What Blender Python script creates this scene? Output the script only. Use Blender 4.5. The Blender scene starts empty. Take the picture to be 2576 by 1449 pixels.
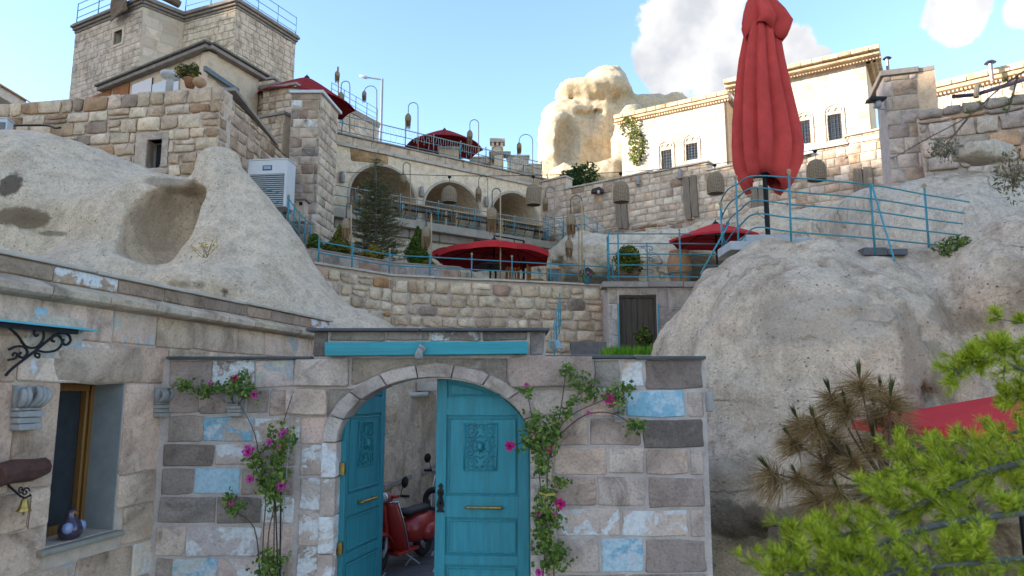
import bpy, bmesh, math, random
import numpy as np
from mathutils import Vector, Matrix
from mathutils.geometry import tessellate_polygon
random.seed(7)
sc = bpy.context.scene
COL = sc.collection
R = math.radians
# ------------------------------------------------------------------ camera, sky, sun, exposure
FPX, CX, CY, PITCH, CAMZ = 1752.0, 1288.0, 724.5, R(8.3), 2.4
cam_d = bpy.data.cameras.new('camera'); cam = bpy.data.objects.new('camera', cam_d); COL.objects.link(cam)
cam.location = (0, 0, CAMZ); cam.rotation_euler = (R(90) + PITCH, 0, 0)
cam_d.sensor_width = 36.0; cam_d.lens = 36.0 * FPX / 2576.0
cam_d.clip_start = 0.05; cam_d.clip_end = 3000.0
cam_d.dof.use_dof = True; cam_d.dof.focus_distance = 12.0; cam_d.dof.aperture_fstop = 2.6
sc.camera = cam
SUN_EL, SUN_AZ = R(16.0), R(-101.0)          # azimuth measured from +Y towards +X: the sun stands to the left
sdir = Vector((math.sin(SUN_AZ) * math.cos(SUN_EL), math.cos(SUN_AZ) * math.cos(SUN_EL), math.sin(SUN_EL)))
sun_d = bpy.data.lights.new('sun', 'SUN'); sun = bpy.data.objects.new('sun', sun_d); COL.objects.link(sun)
sun_d.energy = 3.0; sun_d.angle = R(0.5); sun_d.color = (1.0, 0.90, 0.76)
sun.rotation_euler = (-sdir).to_track_quat('-Z', 'Y').to_euler(); sun.location = (-30, 0, 40)
world = bpy.data.worlds.new('World'); sc.world = world; world.use_nodes = True
wn = world.node_tree; wn.nodes.clear()
def wnode(t, **k):
    n = wn.nodes.new(t)
    for a, b in k.items(): setattr(n, a, b)
    return n
def wlink(a, b): wn.links.new(a, b)
sky = wnode('ShaderNodeTexSky', sky_type='NISHITA', sun_disc=False)
sky.sun_elevation = SUN_EL; sky.sun_rotation = SUN_AZ; sky.altitude = 1000; sky.air_density = 1.0; sky.dust_density = 1.2; sky.ozone_density = 1.9
wbg = wnode('ShaderNodeBackground'); wout = wnode('ShaderNodeOutputWorld'); wbg.inputs['Strength'].default_value = 0.13
tc = wnode('ShaderNodeTexCoord')
def px_dir(x, y):
    d = Vector(((x - CX) / FPX, 1, (CY - y) / FPX))
    c, s = math.cos(PITCH), math.sin(PITCH)
    return Vector((d.x, d.y * c - d.z * s, d.y * s + d.z * c))
# clouds: soft cumulus masses spread over the sky, broken up by noise
n1 = wnode('ShaderNodeTexNoise'); n1.inputs['Scale'].default_value = 11.0; n1.inputs['Detail'].default_value = 9; n1.inputs['Roughness'].default_value = 0.68
n1.inputs['Distortion'].default_value = 0.35
wlink(tc.outputs['Generated'], n1.inputs['Vector'])
acc = None
CLOUDS = [(1745, 75, .075), (1680, 150, .054), (1820, 165, .052), (1990, 130, .036), (2060, 150, .02), (2410, 25, .036), (2410, 75, .02), (2575, 25, .022), (1770, 10, .042),
          (1100, -560, .16), (300, -800, .2), (2400, -900, .25), (3300, 100, .16), (3900, -300, .2), (-1500, 100, .15), (-900, -600, .2)]
dirs = [(px_dir(x, y).normalized(), r) for x, y, r in CLOUDS]
dirs += [(Vector((math.sin(a), math.cos(a), e)).normalized(), r) for a, e, r in ((2.2, .3, .2), (2.9, .5, .22), (3.6, .25, .18), (4.2, .6, .2), (3.2, .9, .2))]
for d, r in dirs:
    dp = wnode('ShaderNodeVectorMath', operation='DOT_PRODUCT'); wlink(tc.outputs['Generated'], dp.inputs[0]); dp.inputs[1].default_value = d
    mr = wnode('ShaderNodeMapRange'); mr.inputs['From Min'].default_value = math.cos(r * 1.35); mr.inputs['From Max'].default_value = math.cos(r * 0.25)
    wlink(dp.outputs['Value'], mr.inputs['Value'])
    if acc is None: acc = mr.outputs['Result']
    else:
        mx = wnode('ShaderNodeMath', operation='MAXIMUM'); wlink(acc, mx.inputs[0]); wlink(mr.outputs['Result'], mx.inputs[1]); acc = mx.outputs[0]
ma = wnode('ShaderNodeMath', operation='MULTIPLY_ADD'); wlink(acc, ma.inputs[0]); ma.inputs[1].default_value = 0.62; wlink(n1.outputs['Fac'], ma.inputs[2])
mr = wnode('ShaderNodeMapRange', interpolation_type='SMOOTHSTEP'); mr.inputs['From Min'].default_value = 0.755; mr.inputs['From Max'].default_value = 0.88
wlink(ma.outputs[0], mr.inputs['Value'])
n2 = wnode('ShaderNodeTexNoise'); n2.inputs['Scale'].default_value = 14.0; n2.inputs['Detail'].default_value = 5
wlink(tc.outputs['Generated'], n2.inputs['Vector'])
cr = wnode('ShaderNodeValToRGB'); cr.color_ramp.elements[0].position = .36; cr.color_ramp.elements[0].color = (1.3, 1.35, 1.45, 1)
cr.color_ramp.elements[1].position = .60; cr.color_ramp.elements[1].color = (1.95, 1.94, 1.93, 1)
wlink(n2.outputs['Fac'], cr.inputs['Fac'])
mixc = wnode('ShaderNodeMix', data_type='RGBA'); wlink(mr.outputs['Result'], mixc.inputs['Factor']); wlink(sky.outputs['Color'], mixc.inputs['A']); wlink(cr.outputs['Color'], mixc.inputs['B'])
wlink(mixc.outputs['Result'], wbg.inputs['Color']); wlink(wbg.outputs['Background'], wout.inputs['Surface'])
sc.view_settings.view_transform = 'Standard'; sc.view_settings.look = 'None'; sc.view_settings.gamma = 1.0
sc.view_settings.use_curve_mapping = False; sc.view_settings.exposure = 2.12
sc.cycles.use_denoising = True; sc.cycles.max_bounces = 6; sc.cycles.diffuse_bounces = 4; sc.cycles.glossy_bounces = 2; sc.cycles.transmission_bounces = 4
sc.cycles.sample_clamp_indirect = 4.0

# ------------------------------------------------------------------ surveying helpers (sight lines met with real planes)
CAMP = Vector((0, 0, CAMZ))
def PY(x, y, Y):
    d = px_dir(x, y); return CAMP + d * (Y / d.y)
def PZ(x, y, z):
    d = px_dir(x, y); return CAMP + d * ((z - CAMZ) / d.z)
def PX(x, y, X):
    d = px_dir(x, y); return CAMP + d * (X / d.x)
class Plane:
    """vertical plane through two plan points; u runs from a to b, v is height, n faces the viewer"""
    def __init__(s, a, b):
        s.o = Vector((a[0], a[1], 0)); e = Vector((b[0], b[1], 0)) - s.o; s.L = e.length; s.u = e.normalized()
        s.n = Vector((s.u.y, -s.u.x, 0))
        if s.n.dot(-s.o) < 0: s.n = -s.n
    def hit(s, x, y):
        d = px_dir(x, y); t = (s.o - CAMP).dot(s.n) / d.dot(s.n); return CAMP + d * t
    def uv(s, x, y):
        p = s.hit(x, y); return ((p - s.o).dot(s.u), p.z)
    def at(s, u, v, off=0.0):
        p = s.o + s.u * u + s.n * off; return Vector((p.x, p.y, v))
    def mat(s, u, v, off=0.0):
        p = s.at(u, v, off); flip = s.u.cross(Vector((0, 0, 1))).dot(s.n)
        u_ = s.u
        return Matrix(((u_.x, 0, s.n.x, p.x), (u_.y, 0, s.n.y, p.y), (u_.z, 1, s.n.z, p.z), (0, 0, 0, 1)))

# ------------------------------------------------------------------ object helpers
def tag(o, label=None, cat=None, group=None, kind=None):
    if label: o['label'] = label
    if cat: o['category'] = cat
    if group: o['group'] = group
    if kind: o['kind'] = kind
    return o
def thing(name, label, cat, loc=(0, 0, 0), rz=0.0, group=None, scale=1.0):
    o = bpy.data.objects.new(name, None); COL.objects.link(o); o.empty_display_size = 0.1
    o.location = loc; o.rotation_euler = (0, 0, rz); o.scale = (scale,) * 3
    return tag(o, label, cat, group)
def wmat(o):
    b = o.matrix_basis if o.parent is None else o.matrix_parent_inverse @ o.matrix_basis
    return b if o.parent is None else wmat(o.parent) @ b
def rel(o, parent, local=False):
    """parent o; children built in world space keep their place"""
    o.parent = parent
    if not local: o.matrix_parent_inverse = wmat(parent).inverted_safe()
def mesh_obj(name, me, parent=None, local=False, mat=None, smooth=False):
    o = bpy.data.objects.new(name, me); COL.objects.link(o)
    if mat is not None and not me.materials: me.materials.append(mat)
    if smooth and len(me.polygons): me.polygons.foreach_set('use_smooth', [True] * len(me.polygons))
    if parent is not None: rel(o, parent, local)
    return o
def copy_tree(o, parent=None):
    c = o.copy(); COL.objects.link(c)
    if parent is not None: c.parent = parent; c.matrix_parent_inverse = o.matrix_parent_inverse
    for ch in o.children: copy_tree(ch, c)
    return c
class MB:
    """collects simple solids; build() links them as one mesh object"""
    def __init__(s): s.v = []; s.f = []
    def add(s, vs, fs):
        b = len(s.v); s.v += [tuple(p) for p in vs]; s.f += [tuple(i + b for i in f) for f in fs]; return s
    def box(s, c, half, rz=0.0, m=None):
        hx, hy, hz = half; vs = []
        for z in (-hz, hz):
            for x, y in ((-hx, -hy), (hx, -hy), (hx, hy), (-hx, hy)): vs.append(Vector((x, y, z)))
        M = m if m is not None else Matrix.Translation(c) @ Matrix.Rotation(rz, 4, 'Z')
        return s.add([M @ p for p in vs], [(3, 2, 1, 0), (4, 5, 6, 7), (0, 1, 5, 4), (1, 2, 6, 5), (2, 3, 7, 6), (3, 0, 4, 7)])
    def beam(s, a, b, w, h, up=(0, 0, 1)):
        a, b = Vector(a), Vector(b); d = (b - a); L = d.length; d.normalize(); up = Vector(up); sd = d.cross(up).normalized(); up = sd.cross(d)
        M = Matrix((( d.x, sd.x, up.x, (a.x + b.x) / 2), (d.y, sd.y, up.y, (a.y + b.y) / 2), (d.z, sd.z, up.z, (a.z + b.z) / 2), (0, 0, 0, 1)))
        return s.box(None, (L / 2, w / 2, h / 2), m=M)
    def tube(s, pts, r, n=6, cap=True, closed=False):
        pts = [Vector(p) for p in pts]; k = len(pts); rs = r if isinstance(r, (list, tuple)) else [r] * k
        rings = []; prev = None
        for i, p in enumerate(pts):
            if closed: t = pts[(i + 1) % k] - pts[i - 1]
            else: t = pts[min(i + 1, k - 1)] - pts[max(i - 1, 0)]
            if t.length < 1e-9: t = Vector((0, 0, 1))
            t.normalize()
            if prev is None:
                a = Vector((0, 0, 1)) if abs(t.z) < .9 else Vector((1, 0, 0)); x = t.cross(a).normalized()
            else: x = (prev - t * prev.dot(t)).normalized()
            prev = x; y = t.cross(x)
            rings.append([p + (x * math.cos(2 * math.pi * j / n) + y * math.sin(2 * math.pi * j / n)) * rs[i] for j in range(n)])
        vs = [q for rg in rings for q in rg]; fs = []
        for i in range(k if closed else k - 1):
            i2 = (i + 1) % k
            for j in range(n): fs.append((i * n + j, i * n + (j + 1) % n, i2 * n + (j + 1) % n, i2 * n + j))
        if cap and not closed: fs += [tuple(range(n))[::-1], tuple((k - 1) * n + j for j in range(n))]
        return s.add(vs, fs)
    def lathe(s, prof, c=(0, 0, 0), n=16, wob=None):
        c = Vector(c); vs = []; k = len(prof)
        for r, z in prof:
            for j in range(n):
                a = 2 * math.pi * j / n; rr = r * (wob(a, z) if wob else 1); vs.append(c + Vector((rr * math.cos(a), rr * math.sin(a), z)))
        fs = [(i * n + j, i * n + (j + 1) % n, (i + 1) * n + (j + 1) % n, (i + 1) * n + j) for i in range(k - 1) for j in range(n)]
        fs += [tuple(range(n))[::-1], tuple((k - 1) * n + j for j in range(n))]
        return s.add(vs, fs)
    def prism(s, outer, holes, fn, thick, front=0.0):
        """polygon in (u,v) with holes; fn(u,v,off) gives the world point"""
        loops = [list(outer)] + [list(h) for h in holes]
        flat = [p for l in loops for p in l]; tris = tessellate_polygon([[Vector((p[0], p[1], 0)) for p in l] for l in loops]); n = len(flat)
        vs = [fn(p[0], p[1], front) for p in flat] + [fn(p[0], p[1], front - thick) for p in flat]
        fs = [tuple(t) for t in tris] + [tuple(i + n for i in t)[::-1] for t in tris]; b = 0
        for l in loops:
            m = len(l)
            for i in range(m): fs.append((b + i, b + (i + 1) % m, b + (i + 1) % m + n, b + i + n))
            b += m
        return s.add(vs, fs)
    def mesh(s, name):
        me = bpy.data.meshes.new(name); me.from_pydata(s.v, [], s.f)
        bm = bmesh.new(); bm.from_mesh(me); bmesh.ops.recalc_face_normals(bm, faces=bm.faces); bm.to_mesh(me); bm.free()
        return me
    def build(s, name, mat, parent=None, local=False, smooth=False, bevel=0.0, kind=None, color=None):
        o = mesh_obj(name, s.mesh(name), parent, local, mat, smooth)
        if bevel:
            md = o.modifiers.new('bevel', 'BEVEL'); md.width = bevel; md.segments = 2; md.limit_method = 'ANGLE'
        if kind: o['kind'] = kind
        if color: o.color = (*color, 1)
        return o
def arr_mesh(name, V, Fc, mat=None, smooth=False):
    """fast mesh from numpy arrays; Fc is (n,3) or (n,4)"""
    me = bpy.data.meshes.new(name); V = np.asarray(V, np.float32); Fc = np.asarray(Fc, np.int32); k = Fc.shape[1]
    me.vertices.add(len(V)); me.vertices.foreach_set('co', V.ravel())
    me.loops.add(Fc.size); me.loops.foreach_set('vertex_index', Fc.ravel())
    me.polygons.add(len(Fc)); me.polygons.foreach_set('loop_start', np.arange(0, Fc.size, k, dtype=np.int32)); me.polygons.foreach_set('loop_total', np.full(len(Fc), k, np.int32))
    me.polygons.foreach_set('use_smooth', np.full(len(Fc), smooth))
    me.update(calc_edges=True); me.validate()
    if mat: me.materials.append(mat)
    return me
def smooth_path(pts, n=6):
    """Catmull-Rom through the points"""
    pts = [Vector(p) for p in pts]; out = []
    P = [pts[0] * 2 - pts[1]] + pts + [pts[-1] * 2 - pts[-2]]
    for i in range(1, len(P) - 2):
        a, b, c, d = P[i - 1], P[i], P[i + 1], P[i + 2]
        for k in range(n):
            t = k / n
            out.append(0.5 * ((2 * b) + (c - a) * t + (2 * a - 5 * b + 4 * c - d) * t * t + (3 * b - a - 3 * c + d) * t ** 3))
    out.append(pts[-1]); return out

# ------------------------------------------------------------------ materials
def new_mat(name):
    m = bpy.data.materials.new(name); m.use_nodes = True; nt = m.node_tree; b = nt.nodes['Principled BSDF']
    return m, nt, b
class NB:
    """small node-graph writer"""
    def __init__(s, nt): s.nt = nt
    def n(s, t, ins=None, **k):
        x = s.nt.nodes.new(t)
        for a, b in k.items(): setattr(x, a, b)
        for a, b in (ins or {}).items():
            if hasattr(b, 'is_output') or isinstance(b, bpy.types.NodeSocket): s.nt.links.new(b, x.inputs[a])
            else: x.inputs[a].default_value = b
        return x
    def noise(s, vec, scale, detail=4, rough=.55, dist=0.0): return s.n('ShaderNodeTexNoise', {'Vector': vec, 'Scale': scale, 'Detail': detail, 'Roughness': rough, 'Distortion': dist}).outputs['Fac']
    def vor(s, vec, scale, out='Distance', feature='F1'): return s.n('ShaderNodeTexVoronoi', {'Vector': vec, 'Scale': scale}, feature=feature).outputs[out]
    def ramp(s, fac, stops):
        x = s.n('ShaderNodeValToRGB', {'Fac': fac}); e = x.color_ramp.elements
        while len(e) > 1: e.remove(e[-1])
        for i, (p, c) in enumerate(stops):
            q = e[0] if i == 0 else e.new(p)
            q.position = p; q.color = (c, c, c, 1) if isinstance(c, (int, float)) else (*c, 1)
        return x.outputs['Color']
    def mix(s, fac, a, b, mode='MIX'):
        x = s.n('ShaderNodeMix', data_type='RGBA', blend_type=mode)
        for nm, val in (('Factor', fac), ('A', a), ('B', b)):
            sk = [q for q in x.inputs if q.name == nm and (q.type == 'RGBA' if nm != 'Factor' else q.type == 'VALUE')][0]
            if isinstance(val, bpy.types.NodeSocket): s.nt.links.new(val, sk)
            else: sk.default_value = val if nm == 'Factor' else (*val, 1)
        return [q for q in x.outputs if q.type == 'RGBA'][0]
    def math(s, op, a, b=0.0, c=0.0):
        x = s.n('ShaderNodeMath', operation=op)
        for i, val in enumerate((a, b, c)):
            if isinstance(val, bpy.types.NodeSocket): s.nt.links.new(val, x.inputs[i])
            else: x.inputs[i].default_value = val
        return x.outputs[0]
    def coords(s, kind='Object', spread=True, scale=None):
        v = s.n('ShaderNodeTexCoord').outputs[kind]
        if scale: v = s.n('ShaderNodeMapping', {'Vector': v, 'Scale': scale}).outputs[0]
        if spread:
            oi = s.n('ShaderNodeObjectInfo'); k = s.math('MULTIPLY', oi.outputs['Random'], 57.0)
            v = s.n('ShaderNodeVectorMath', {0: v, 1: k}, operation='ADD').outputs[0]
        return v
    def bump(s, h, strength, dist, nrm=None):
        ins = {'Height': h, 'Strength': strength, 'Distance': dist}
        if nrm is not None: ins['Normal'] = nrm
        return s.n('ShaderNodeBump', ins).outputs['Normal']
    def link(s, a, b): s.nt.links.new(a, b)
MATS = {}
def mat(name, col, rough=.7, metal=0.0, var=0.25, scale=8.0, bump=0.0, bscale=30.0, stretch=None, spec=.3, coords='Object', trans=0.0, dirt=0.0):
    """plain painted / metal / cloth surface with mottling and optional relief"""
    if name in MATS: return MATS[name]
    m, nt, b = new_mat(name); g = NB(nt); v = g.coords(coords, True, stretch)
    n = g.noise(v, scale, 6, .65); f = g.ramp(n, [(.25, 1 - var), (.75, 1 + var * .4)])
    c = g.mix(1.0, col, f, 'MULTIPLY')
    if dirt:
        d = g.ramp(g.noise(v, scale * .37, 8, .7, .4), [(.48, 0.0), (.7, dirt)]); c = g.mix(d, c, tuple(x * .45 + .02 for x in col))
    g.link(c, b.inputs['Base Color']); b.inputs['Roughness'].default_value = rough; b.inputs['Metallic'].default_value = metal
    b.inputs['Specular IOR Level'].default_value = spec
    if bump: g.link(g.bump(g.noise(v, bscale, 6, .6), bump, .02), b.inputs['Normal'])
    if trans:
        tr = g.n('ShaderNodeBsdfTranslucent', {'Color': c}); mx = g.n('ShaderNodeMixShader', {0: trans, 1: b.outputs[0], 2: tr.outputs[0]})
        g.link(mx.outputs[0], nt.nodes['Material Output'].inputs['Surface'])
    MATS[name] = m; return m
def stone_mat(name, pit=.5, bump=.5, fine=38.0, blotch=.35, layer=None, layer_amt=(.52, .60), layer2=None, layer_scale=3.0, rough=.92):
    """stone whose own colour comes from the object; layer = remains of lime wash or paint flaking off it"""
    if name in MATS: return MATS[name]
    m, nt, b = new_mat(name); g = NB(nt); v = g.coords()
    oc = g.mix(1.0, g.n('ShaderNodeObjectInfo').outputs['Color'], (1.45, 1.28, 1.12), 'MULTIPLY')
    big = g.noise(v, 2.6, 5, .6, .5); c = g.mix(1.0, oc, g.ramp(big, [(.25, 1 - blotch), (.55, 1.0), (.8, 1 + blotch * .45)]), 'MULTIPLY')
    warm = g.noise(v, 1.4, 3); c = g.mix(g.ramp(warm, [(.45, 0.0), (.75, .35)]), c, g.mix(1.0, c, (1.1, .93, .78), 'MULTIPLY'))
    dk = g.ramp(g.noise(v, 1.7, 8, .72, 1.4), [(.53, 0.0), (.68, blotch * 1.5)]); c = g.mix(dk, c, g.mix(1.0, c, (.42, .38, .36), 'MULTIPLY'))
    lt = g.ramp(g.noise(v, 4.2, 8, .75, .9), [(.56, 0.0), (.72, .35)]); c = g.mix(lt, c, (.52, .49, .46))
    fn = g.noise(v, fine, 5, .7); c = g.mix(1.0, c, g.ramp(fn, [(.3, 1 - pit * .55), (.5, 1.0), (.75, 1.1)]), 'MULTIPLY')
    sp = g.vor(v, fine * .55); c = g.mix(g.ramp(sp, [(.06, .5), (.17, 0.0)]), c, (.09, .075, .06))
    h = g.math('MULTIPLY_ADD', fn, .5, g.noise(v, 7, 6, .6))
    if layer:
        lm = g.ramp(g.math('MULTIPLY_ADD', g.noise(v, 19, 6, .7), .28, g.noise(v, layer_scale, 4, .6, .6)), [(layer_amt[0] + .14, 0.0), (layer_amt[1] + .12, 1.0)])
        lc = layer
        if layer2: lc = g.mix(g.ramp(g.noise(v, 5.5, 6, .7), [(.47, 0.0), (.54, 1.0)]), layer, layer2)
        lc = g.mix(1.0, lc, g.ramp(g.noise(v, 26, 4, .7), [(.3, .78), (.6, 1.06)]), 'MULTIPLY')
        c = g.mix(lm, c, lc); h = g.math('ADD', h, g.math('MULTIPLY', lm, .25))
    g.link(c, b.inputs['Base Color']); b.inputs['Roughness'].default_value = rough; b.inputs['Specular IOR Level'].default_value = .2
    g.link(g.bump(h, bump, .03), b.inputs['Normal']); MATS[name] = m; return m
def tuff_mat(name, col, speck=1.0, stain=.35, bumpd=.05, chisel=False, spots=(), crack=0.0):
    """pale volcanic tuff: gritty, full of small pebbles, with rain stains"""
    if name in MATS: return MATS[name]
    m, nt, b = new_mat(name); g = NB(nt); v = g.coords('Object', False)
    c = g.mix(g.ramp(g.noise(v, .8, 6, .6, .8), [(.3, 0.0), (.7, 1.0)]), col, tuple(a * q for a, q in zip(col, (1.14, 1.09, 1.0))))
    c = g.mix(g.ramp(g.noise(v, .55, 7, .65, 1.2), [(.52, 0.0), (.75, stain)]), c, (col[0] * .62, col[1] * .56, col[2] * .48))
    vs = g.n('ShaderNodeMapping', {'Vector': v, 'Scale': (1.6, 1.6, .22)}).outputs[0]
    c = g.mix(g.ramp(g.noise(vs, 1.3, 6, .6, .3), [(.5, 0.0), (.72, stain)]), c, (col[0] * .55, col[1] * .5, col[2] * .45))
    gr = g.noise(v, 24, 6, .8); c = g.mix(1.0, c, g.ramp(gr, [(.26, .58), (.5, .98), (.75, 1.2)]), 'MULTIPLY')
    mid = g.noise(v, 5, 7, .75); c = g.mix(1.0, c, g.ramp(mid, [(.28, .66), (.55, 1.04)]), 'MULTIPLY')
    p1 = g.vor(v, 10.0); sel = g.ramp(g.noise(v, 6, 2), [(.5, 0.0), (.6, .8 * speck)])
    c = g.mix(g.math('MULTIPLY', g.ramp(p1, [(.10, .85), (.19, 0.0)]), sel), c, (.10, .085, .07))
    p2 = g.vor(v, 24.0); c = g.mix(g.ramp(p2, [(.12, .55 * speck), (.24, 0.0)]), c, (.17, .14, .115))
    p3 = g.vor(v, 5.0); c = g.mix(g.math('MULTIPLY', g.ramp(p3, [(.09, .6), (.16, 0.0)]), g.ramp(g.noise(v, 5, 2), [(.55, 0.0), (.6, 1.0)])), c, (.36, .22, .13))
    for (q, rad, sc_, amt) in spots:      # stain, soot and lichen tones; dark ones also fill niche, holes and undercut
        mp = g.n('ShaderNodeVectorMath', {0: v, 1: tuple(q)}, operation='SUBTRACT').outputs[0]; mp = g.n('ShaderNodeVectorMath', {0: mp, 1: tuple(1.0 / a for a in rad)}, operation='MULTIPLY').outputs[0]
        ln = g.n('ShaderNodeVectorMath', {0: mp}, operation='LENGTH').outputs['Value']; ln = g.math('MULTIPLY_ADD', g.noise(v, 3.5, 7, .7, .5), 1.1, ln)
        c = g.mix(g.math('MULTIPLY', g.ramp(g.math('MULTIPLY', ln, .5), [(.60, 1.0), (.70, 0.0)]), amt), c, sc_)
    h = g.math('MULTIPLY_ADD', gr, .35, g.math('MULTIPLY_ADD', mid, .9, g.noise(v, 3.2, 7, .65)))
    if crack:
        wv = g.n('ShaderNodeVectorMath', {0: v, 1: g.n('ShaderNodeTexNoise', {'Vector': v, 'Scale': 1.3, 'Detail': 5}).outputs['Color']}, operation='ADD').outputs[0]
        ck = g.ramp(g.vor(wv, .75, 'Distance', 'DISTANCE_TO_EDGE'), [(.006, crack), (.022, 0.0)]); ck = g.math('MULTIPLY', ck, g.ramp(g.noise(v, 1.1, 3), [(.48, 0.0), (.58, 1.0)]))
        c = g.mix(ck, c, (.12, .09, .07)); h = g.math('SUBTRACT', h, g.math('MULTIPLY', ck, .8))
    h = g.math('SUBTRACT', h, g.math('MULTIPLY', g.ramp(p1, [(.05, 1.0), (.2, 0.0)]), .35))
    if chisel:
        vc = g.n('ShaderNodeMapping', {'Vector': v, 'Scale': (1.0, 1.0, .35), 'Rotation': (.2, .5, .3)}).outputs[0]
        h = g.math('MULTIPLY_ADD', g.vor(vc, 9.0), 1.1, h)
    g.link(c, b.inputs['Base Color']); b.inputs['Roughness'].default_value = .95; b.inputs['Specular IOR Level'].default_value = .15
    g.link(g.bump(h, 1.0, bumpd), b.inputs['Normal']); MATS[name] = m; return m
def leaf_mat(name, a, b_, c_=None, trans=.35, rough=.55):
    """foliage: every leaf takes its own tone"""
    if name in MATS: return MATS[name]
    m, nt, b = new_mat(name); g = NB(nt); r = g.n('ShaderNodeNewGeometry').outputs['Random Per Island']
    st = [(0.0, a), (.7, b_)] + ([(1.0, c_)] if c_ else []); c = g.ramp(r, st)
    g.link(c, b.inputs['Base Color']); b.inputs['Roughness'].default_value = rough; b.inputs['Specular IOR Level'].default_value = .25
    tr = g.n('ShaderNodeBsdfTranslucent', {'Color': c}); mx = g.n('ShaderNodeMixShader', {0: trans, 1: b.outputs[0], 2: tr.outputs[0]})
    g.link(mx.outputs[0], nt.nodes['Material Output'].inputs['Surface']); MATS[name] = m; return m

CUT = stone_mat('cut_stone', .6, .6, 38, .5)
ROUGH = stone_mat('rough_stone', .7, 1.0, 30, .5)
PALE = stone_mat('pale_stone', .3, .45, 30, .25)
FLAKE_W = stone_mat('stone_white_flakes', .5, .5, 34, .35, layer=(.64, .63, .63), layer_amt=(.50, .57), layer_scale=3.4)
FLAKE_BW = stone_mat('stone_blue_white_flakes', .5, .5, 34, .35, layer=(.50, .55, .59), layer2=(.22, .40, .51), layer_amt=(.45, .53), layer_scale=2.6)
BLUE = stone_mat('stone_blue_paint', .5, .5, 34, .3, layer=(.24, .44, .55), layer2=(.42, .54, .60), layer_amt=(.20, .30), layer_scale=2.0)
PALEBLUE = stone_mat('stone_pale_blue_paint', .5, .5, 34, .3, layer=(.36, .52, .60), layer2=(.42, .56, .64), layer_amt=(.16, .24), layer_scale=2.0)
YFLAKE = stone_mat('stone_cream_flakes', .5, .5, 34, .35, layer=(.50, .46, .38), layer2=(.40, .41, .42), layer_amt=(.50, .58), layer_scale=3.6)
MORTAR = mat('mortar', (.58, .46, .37), .95, var=.3, scale=9, bump=.6, bscale=40, spec=.1, coords='Object')
MORTAR_G = mat('mortar_grey', (.53, .45, .41), .95, var=.3, scale=7, bump=.6, bscale=40, spec=.1)
MORTAR_P = mat('mortar_pale', (.56, .48, .38), .95, var=.25, scale=7, bump=.5, bscale=40, spec=.1)
SLATE = mat('slate_coping', (.085, .09, .10), .6, var=.35, scale=5, bump=.3, bscale=25, dirt=.3)
COPE = mat('stone_coping', (.33, .28, .24), .9, var=.35, scale=4, bump=.5, bscale=22, spec=.15, dirt=.4)
COPE_P = mat('pale_coping', (.52, .45, .375), .9, var=.3, scale=4, bump=.4, bscale=22, spec=.15, dirt=.3)
TUFF = None
TUFF_R = None
TUFF_C = tuff_mat('tuff_chiselled', (.62, .54, .45), .6, .5, .07, True, (), .5)
TUFF_G = tuff_mat('tuff_gold', (.58, .49, .36), .35, .45, .07, False, (), .3)
TUFF_M = tuff_mat('tuff_mid', (.66, .57, .45), .6, .55, .07, False, (), .6)
PLASTER = tuff_mat('tuff_facade', (.74, .60, .45), .25, .35, .02)
TEAL = mat('teal_rail_paint', (.045, .25, .31), .45, var=.3, scale=20, spec=.4)
TEALW = mat('teal_wood_paint', (.03, .25, .31), .5, var=.28, scale=3.0, bump=.3, bscale=9, stretch=(8, 8, .6), spec=.35, dirt=.65)
TEALW2 = mat('teal_wood_paint_level', (.032, .29, .345), .5, var=.2, scale=3.0, bump=.35, bscale=9, stretch=(.5, 8, 9), spec=.35, dirt=.6)
RED = mat('red_canvas', (.58, .04, .045), .85, var=.15, scale=3, bump=.2, bscale=300, spec=.15, trans=.18)
REDD = mat('dark_red_canvas', (.36, .028, .032), .85, var=.2, scale=3, bump=.2, bscale=300, spec=.15, trans=.3)
IRON = mat('black_iron', (.02, .02, .022), .5, .6, spec=.4)
GREYM = mat('grey_metal', (.30, .31, .32), .45, .3)
WHITEM = mat('white_paint', (.56, .57, .58), .5, var=.1, dirt=.15)
GLASS = mat('dark_glass', (.03, .035, .04), .08, var=.3, spec=.6)
WOOD = mat('weathered_wood', (.27, .21, .155), .85, var=.5, scale=3, bump=.8, bscale=6, stretch=(14, 14, 1.0), dirt=.5)
DWOOD = mat('dark_door_wood', (.085, .062, .045), .75, var=.45, scale=3, bump=.5, bscale=8, stretch=(12, 12, .8), dirt=.4)
OWOOD = mat('varnished_wood', (.42, .19, .04), .45, var=.35, scale=4, stretch=(10, 10, 1))
PINE = mat('bench_wood', (.46, .33, .17), .6, var=.3, scale=4, stretch=(1, 10, 10))
BAMBOO = mat('bamboo', (.42, .30, .17), .6, var=.3, scale=6)
WICKER = mat('wicker', (.46, .36, .25), .9, var=.5, scale=60, bump=.6, bscale=90)
STRAW = leaf_mat('straw_fringe', (.20, .115, .05), (.34, .215, .11), (.42, .29, .17), .25, .8)
TERRA = mat('terracotta', (.36, .17, .09), .85, var=.35, scale=7, bump=.3, bscale=25, dirt=.4)
BRASS = mat('brass', (.42, .29, .09), .35, .9, var=.4, scale=30)
BARK = mat('bark', (.13, .095, .07), .9, var=.5, scale=20, bump=.8, bscale=40)
G_DARK = leaf_mat('leaf_dark', (.018, .045, .012), (.045, .09, .02), (.10, .14, .03))
G_ROSE = leaf_mat('leaf_rose', (.06, .11, .02), (.14, .22, .04), (.30, .36, .08))
G_YEL = leaf_mat('leaf_yellow', (.08, .11, .015), (.20, .20, .02), (.36, .27, .03))
G_LIME = leaf_mat('needle_lime', (.18, .24, .015), (.46, .53, .03), (.70, .72, .10), .5)
G_BROWN = leaf_mat('needle_brown', (.18, .11, .04), (.31, .20, .08), (.46, .33, .17), .3)
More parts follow.
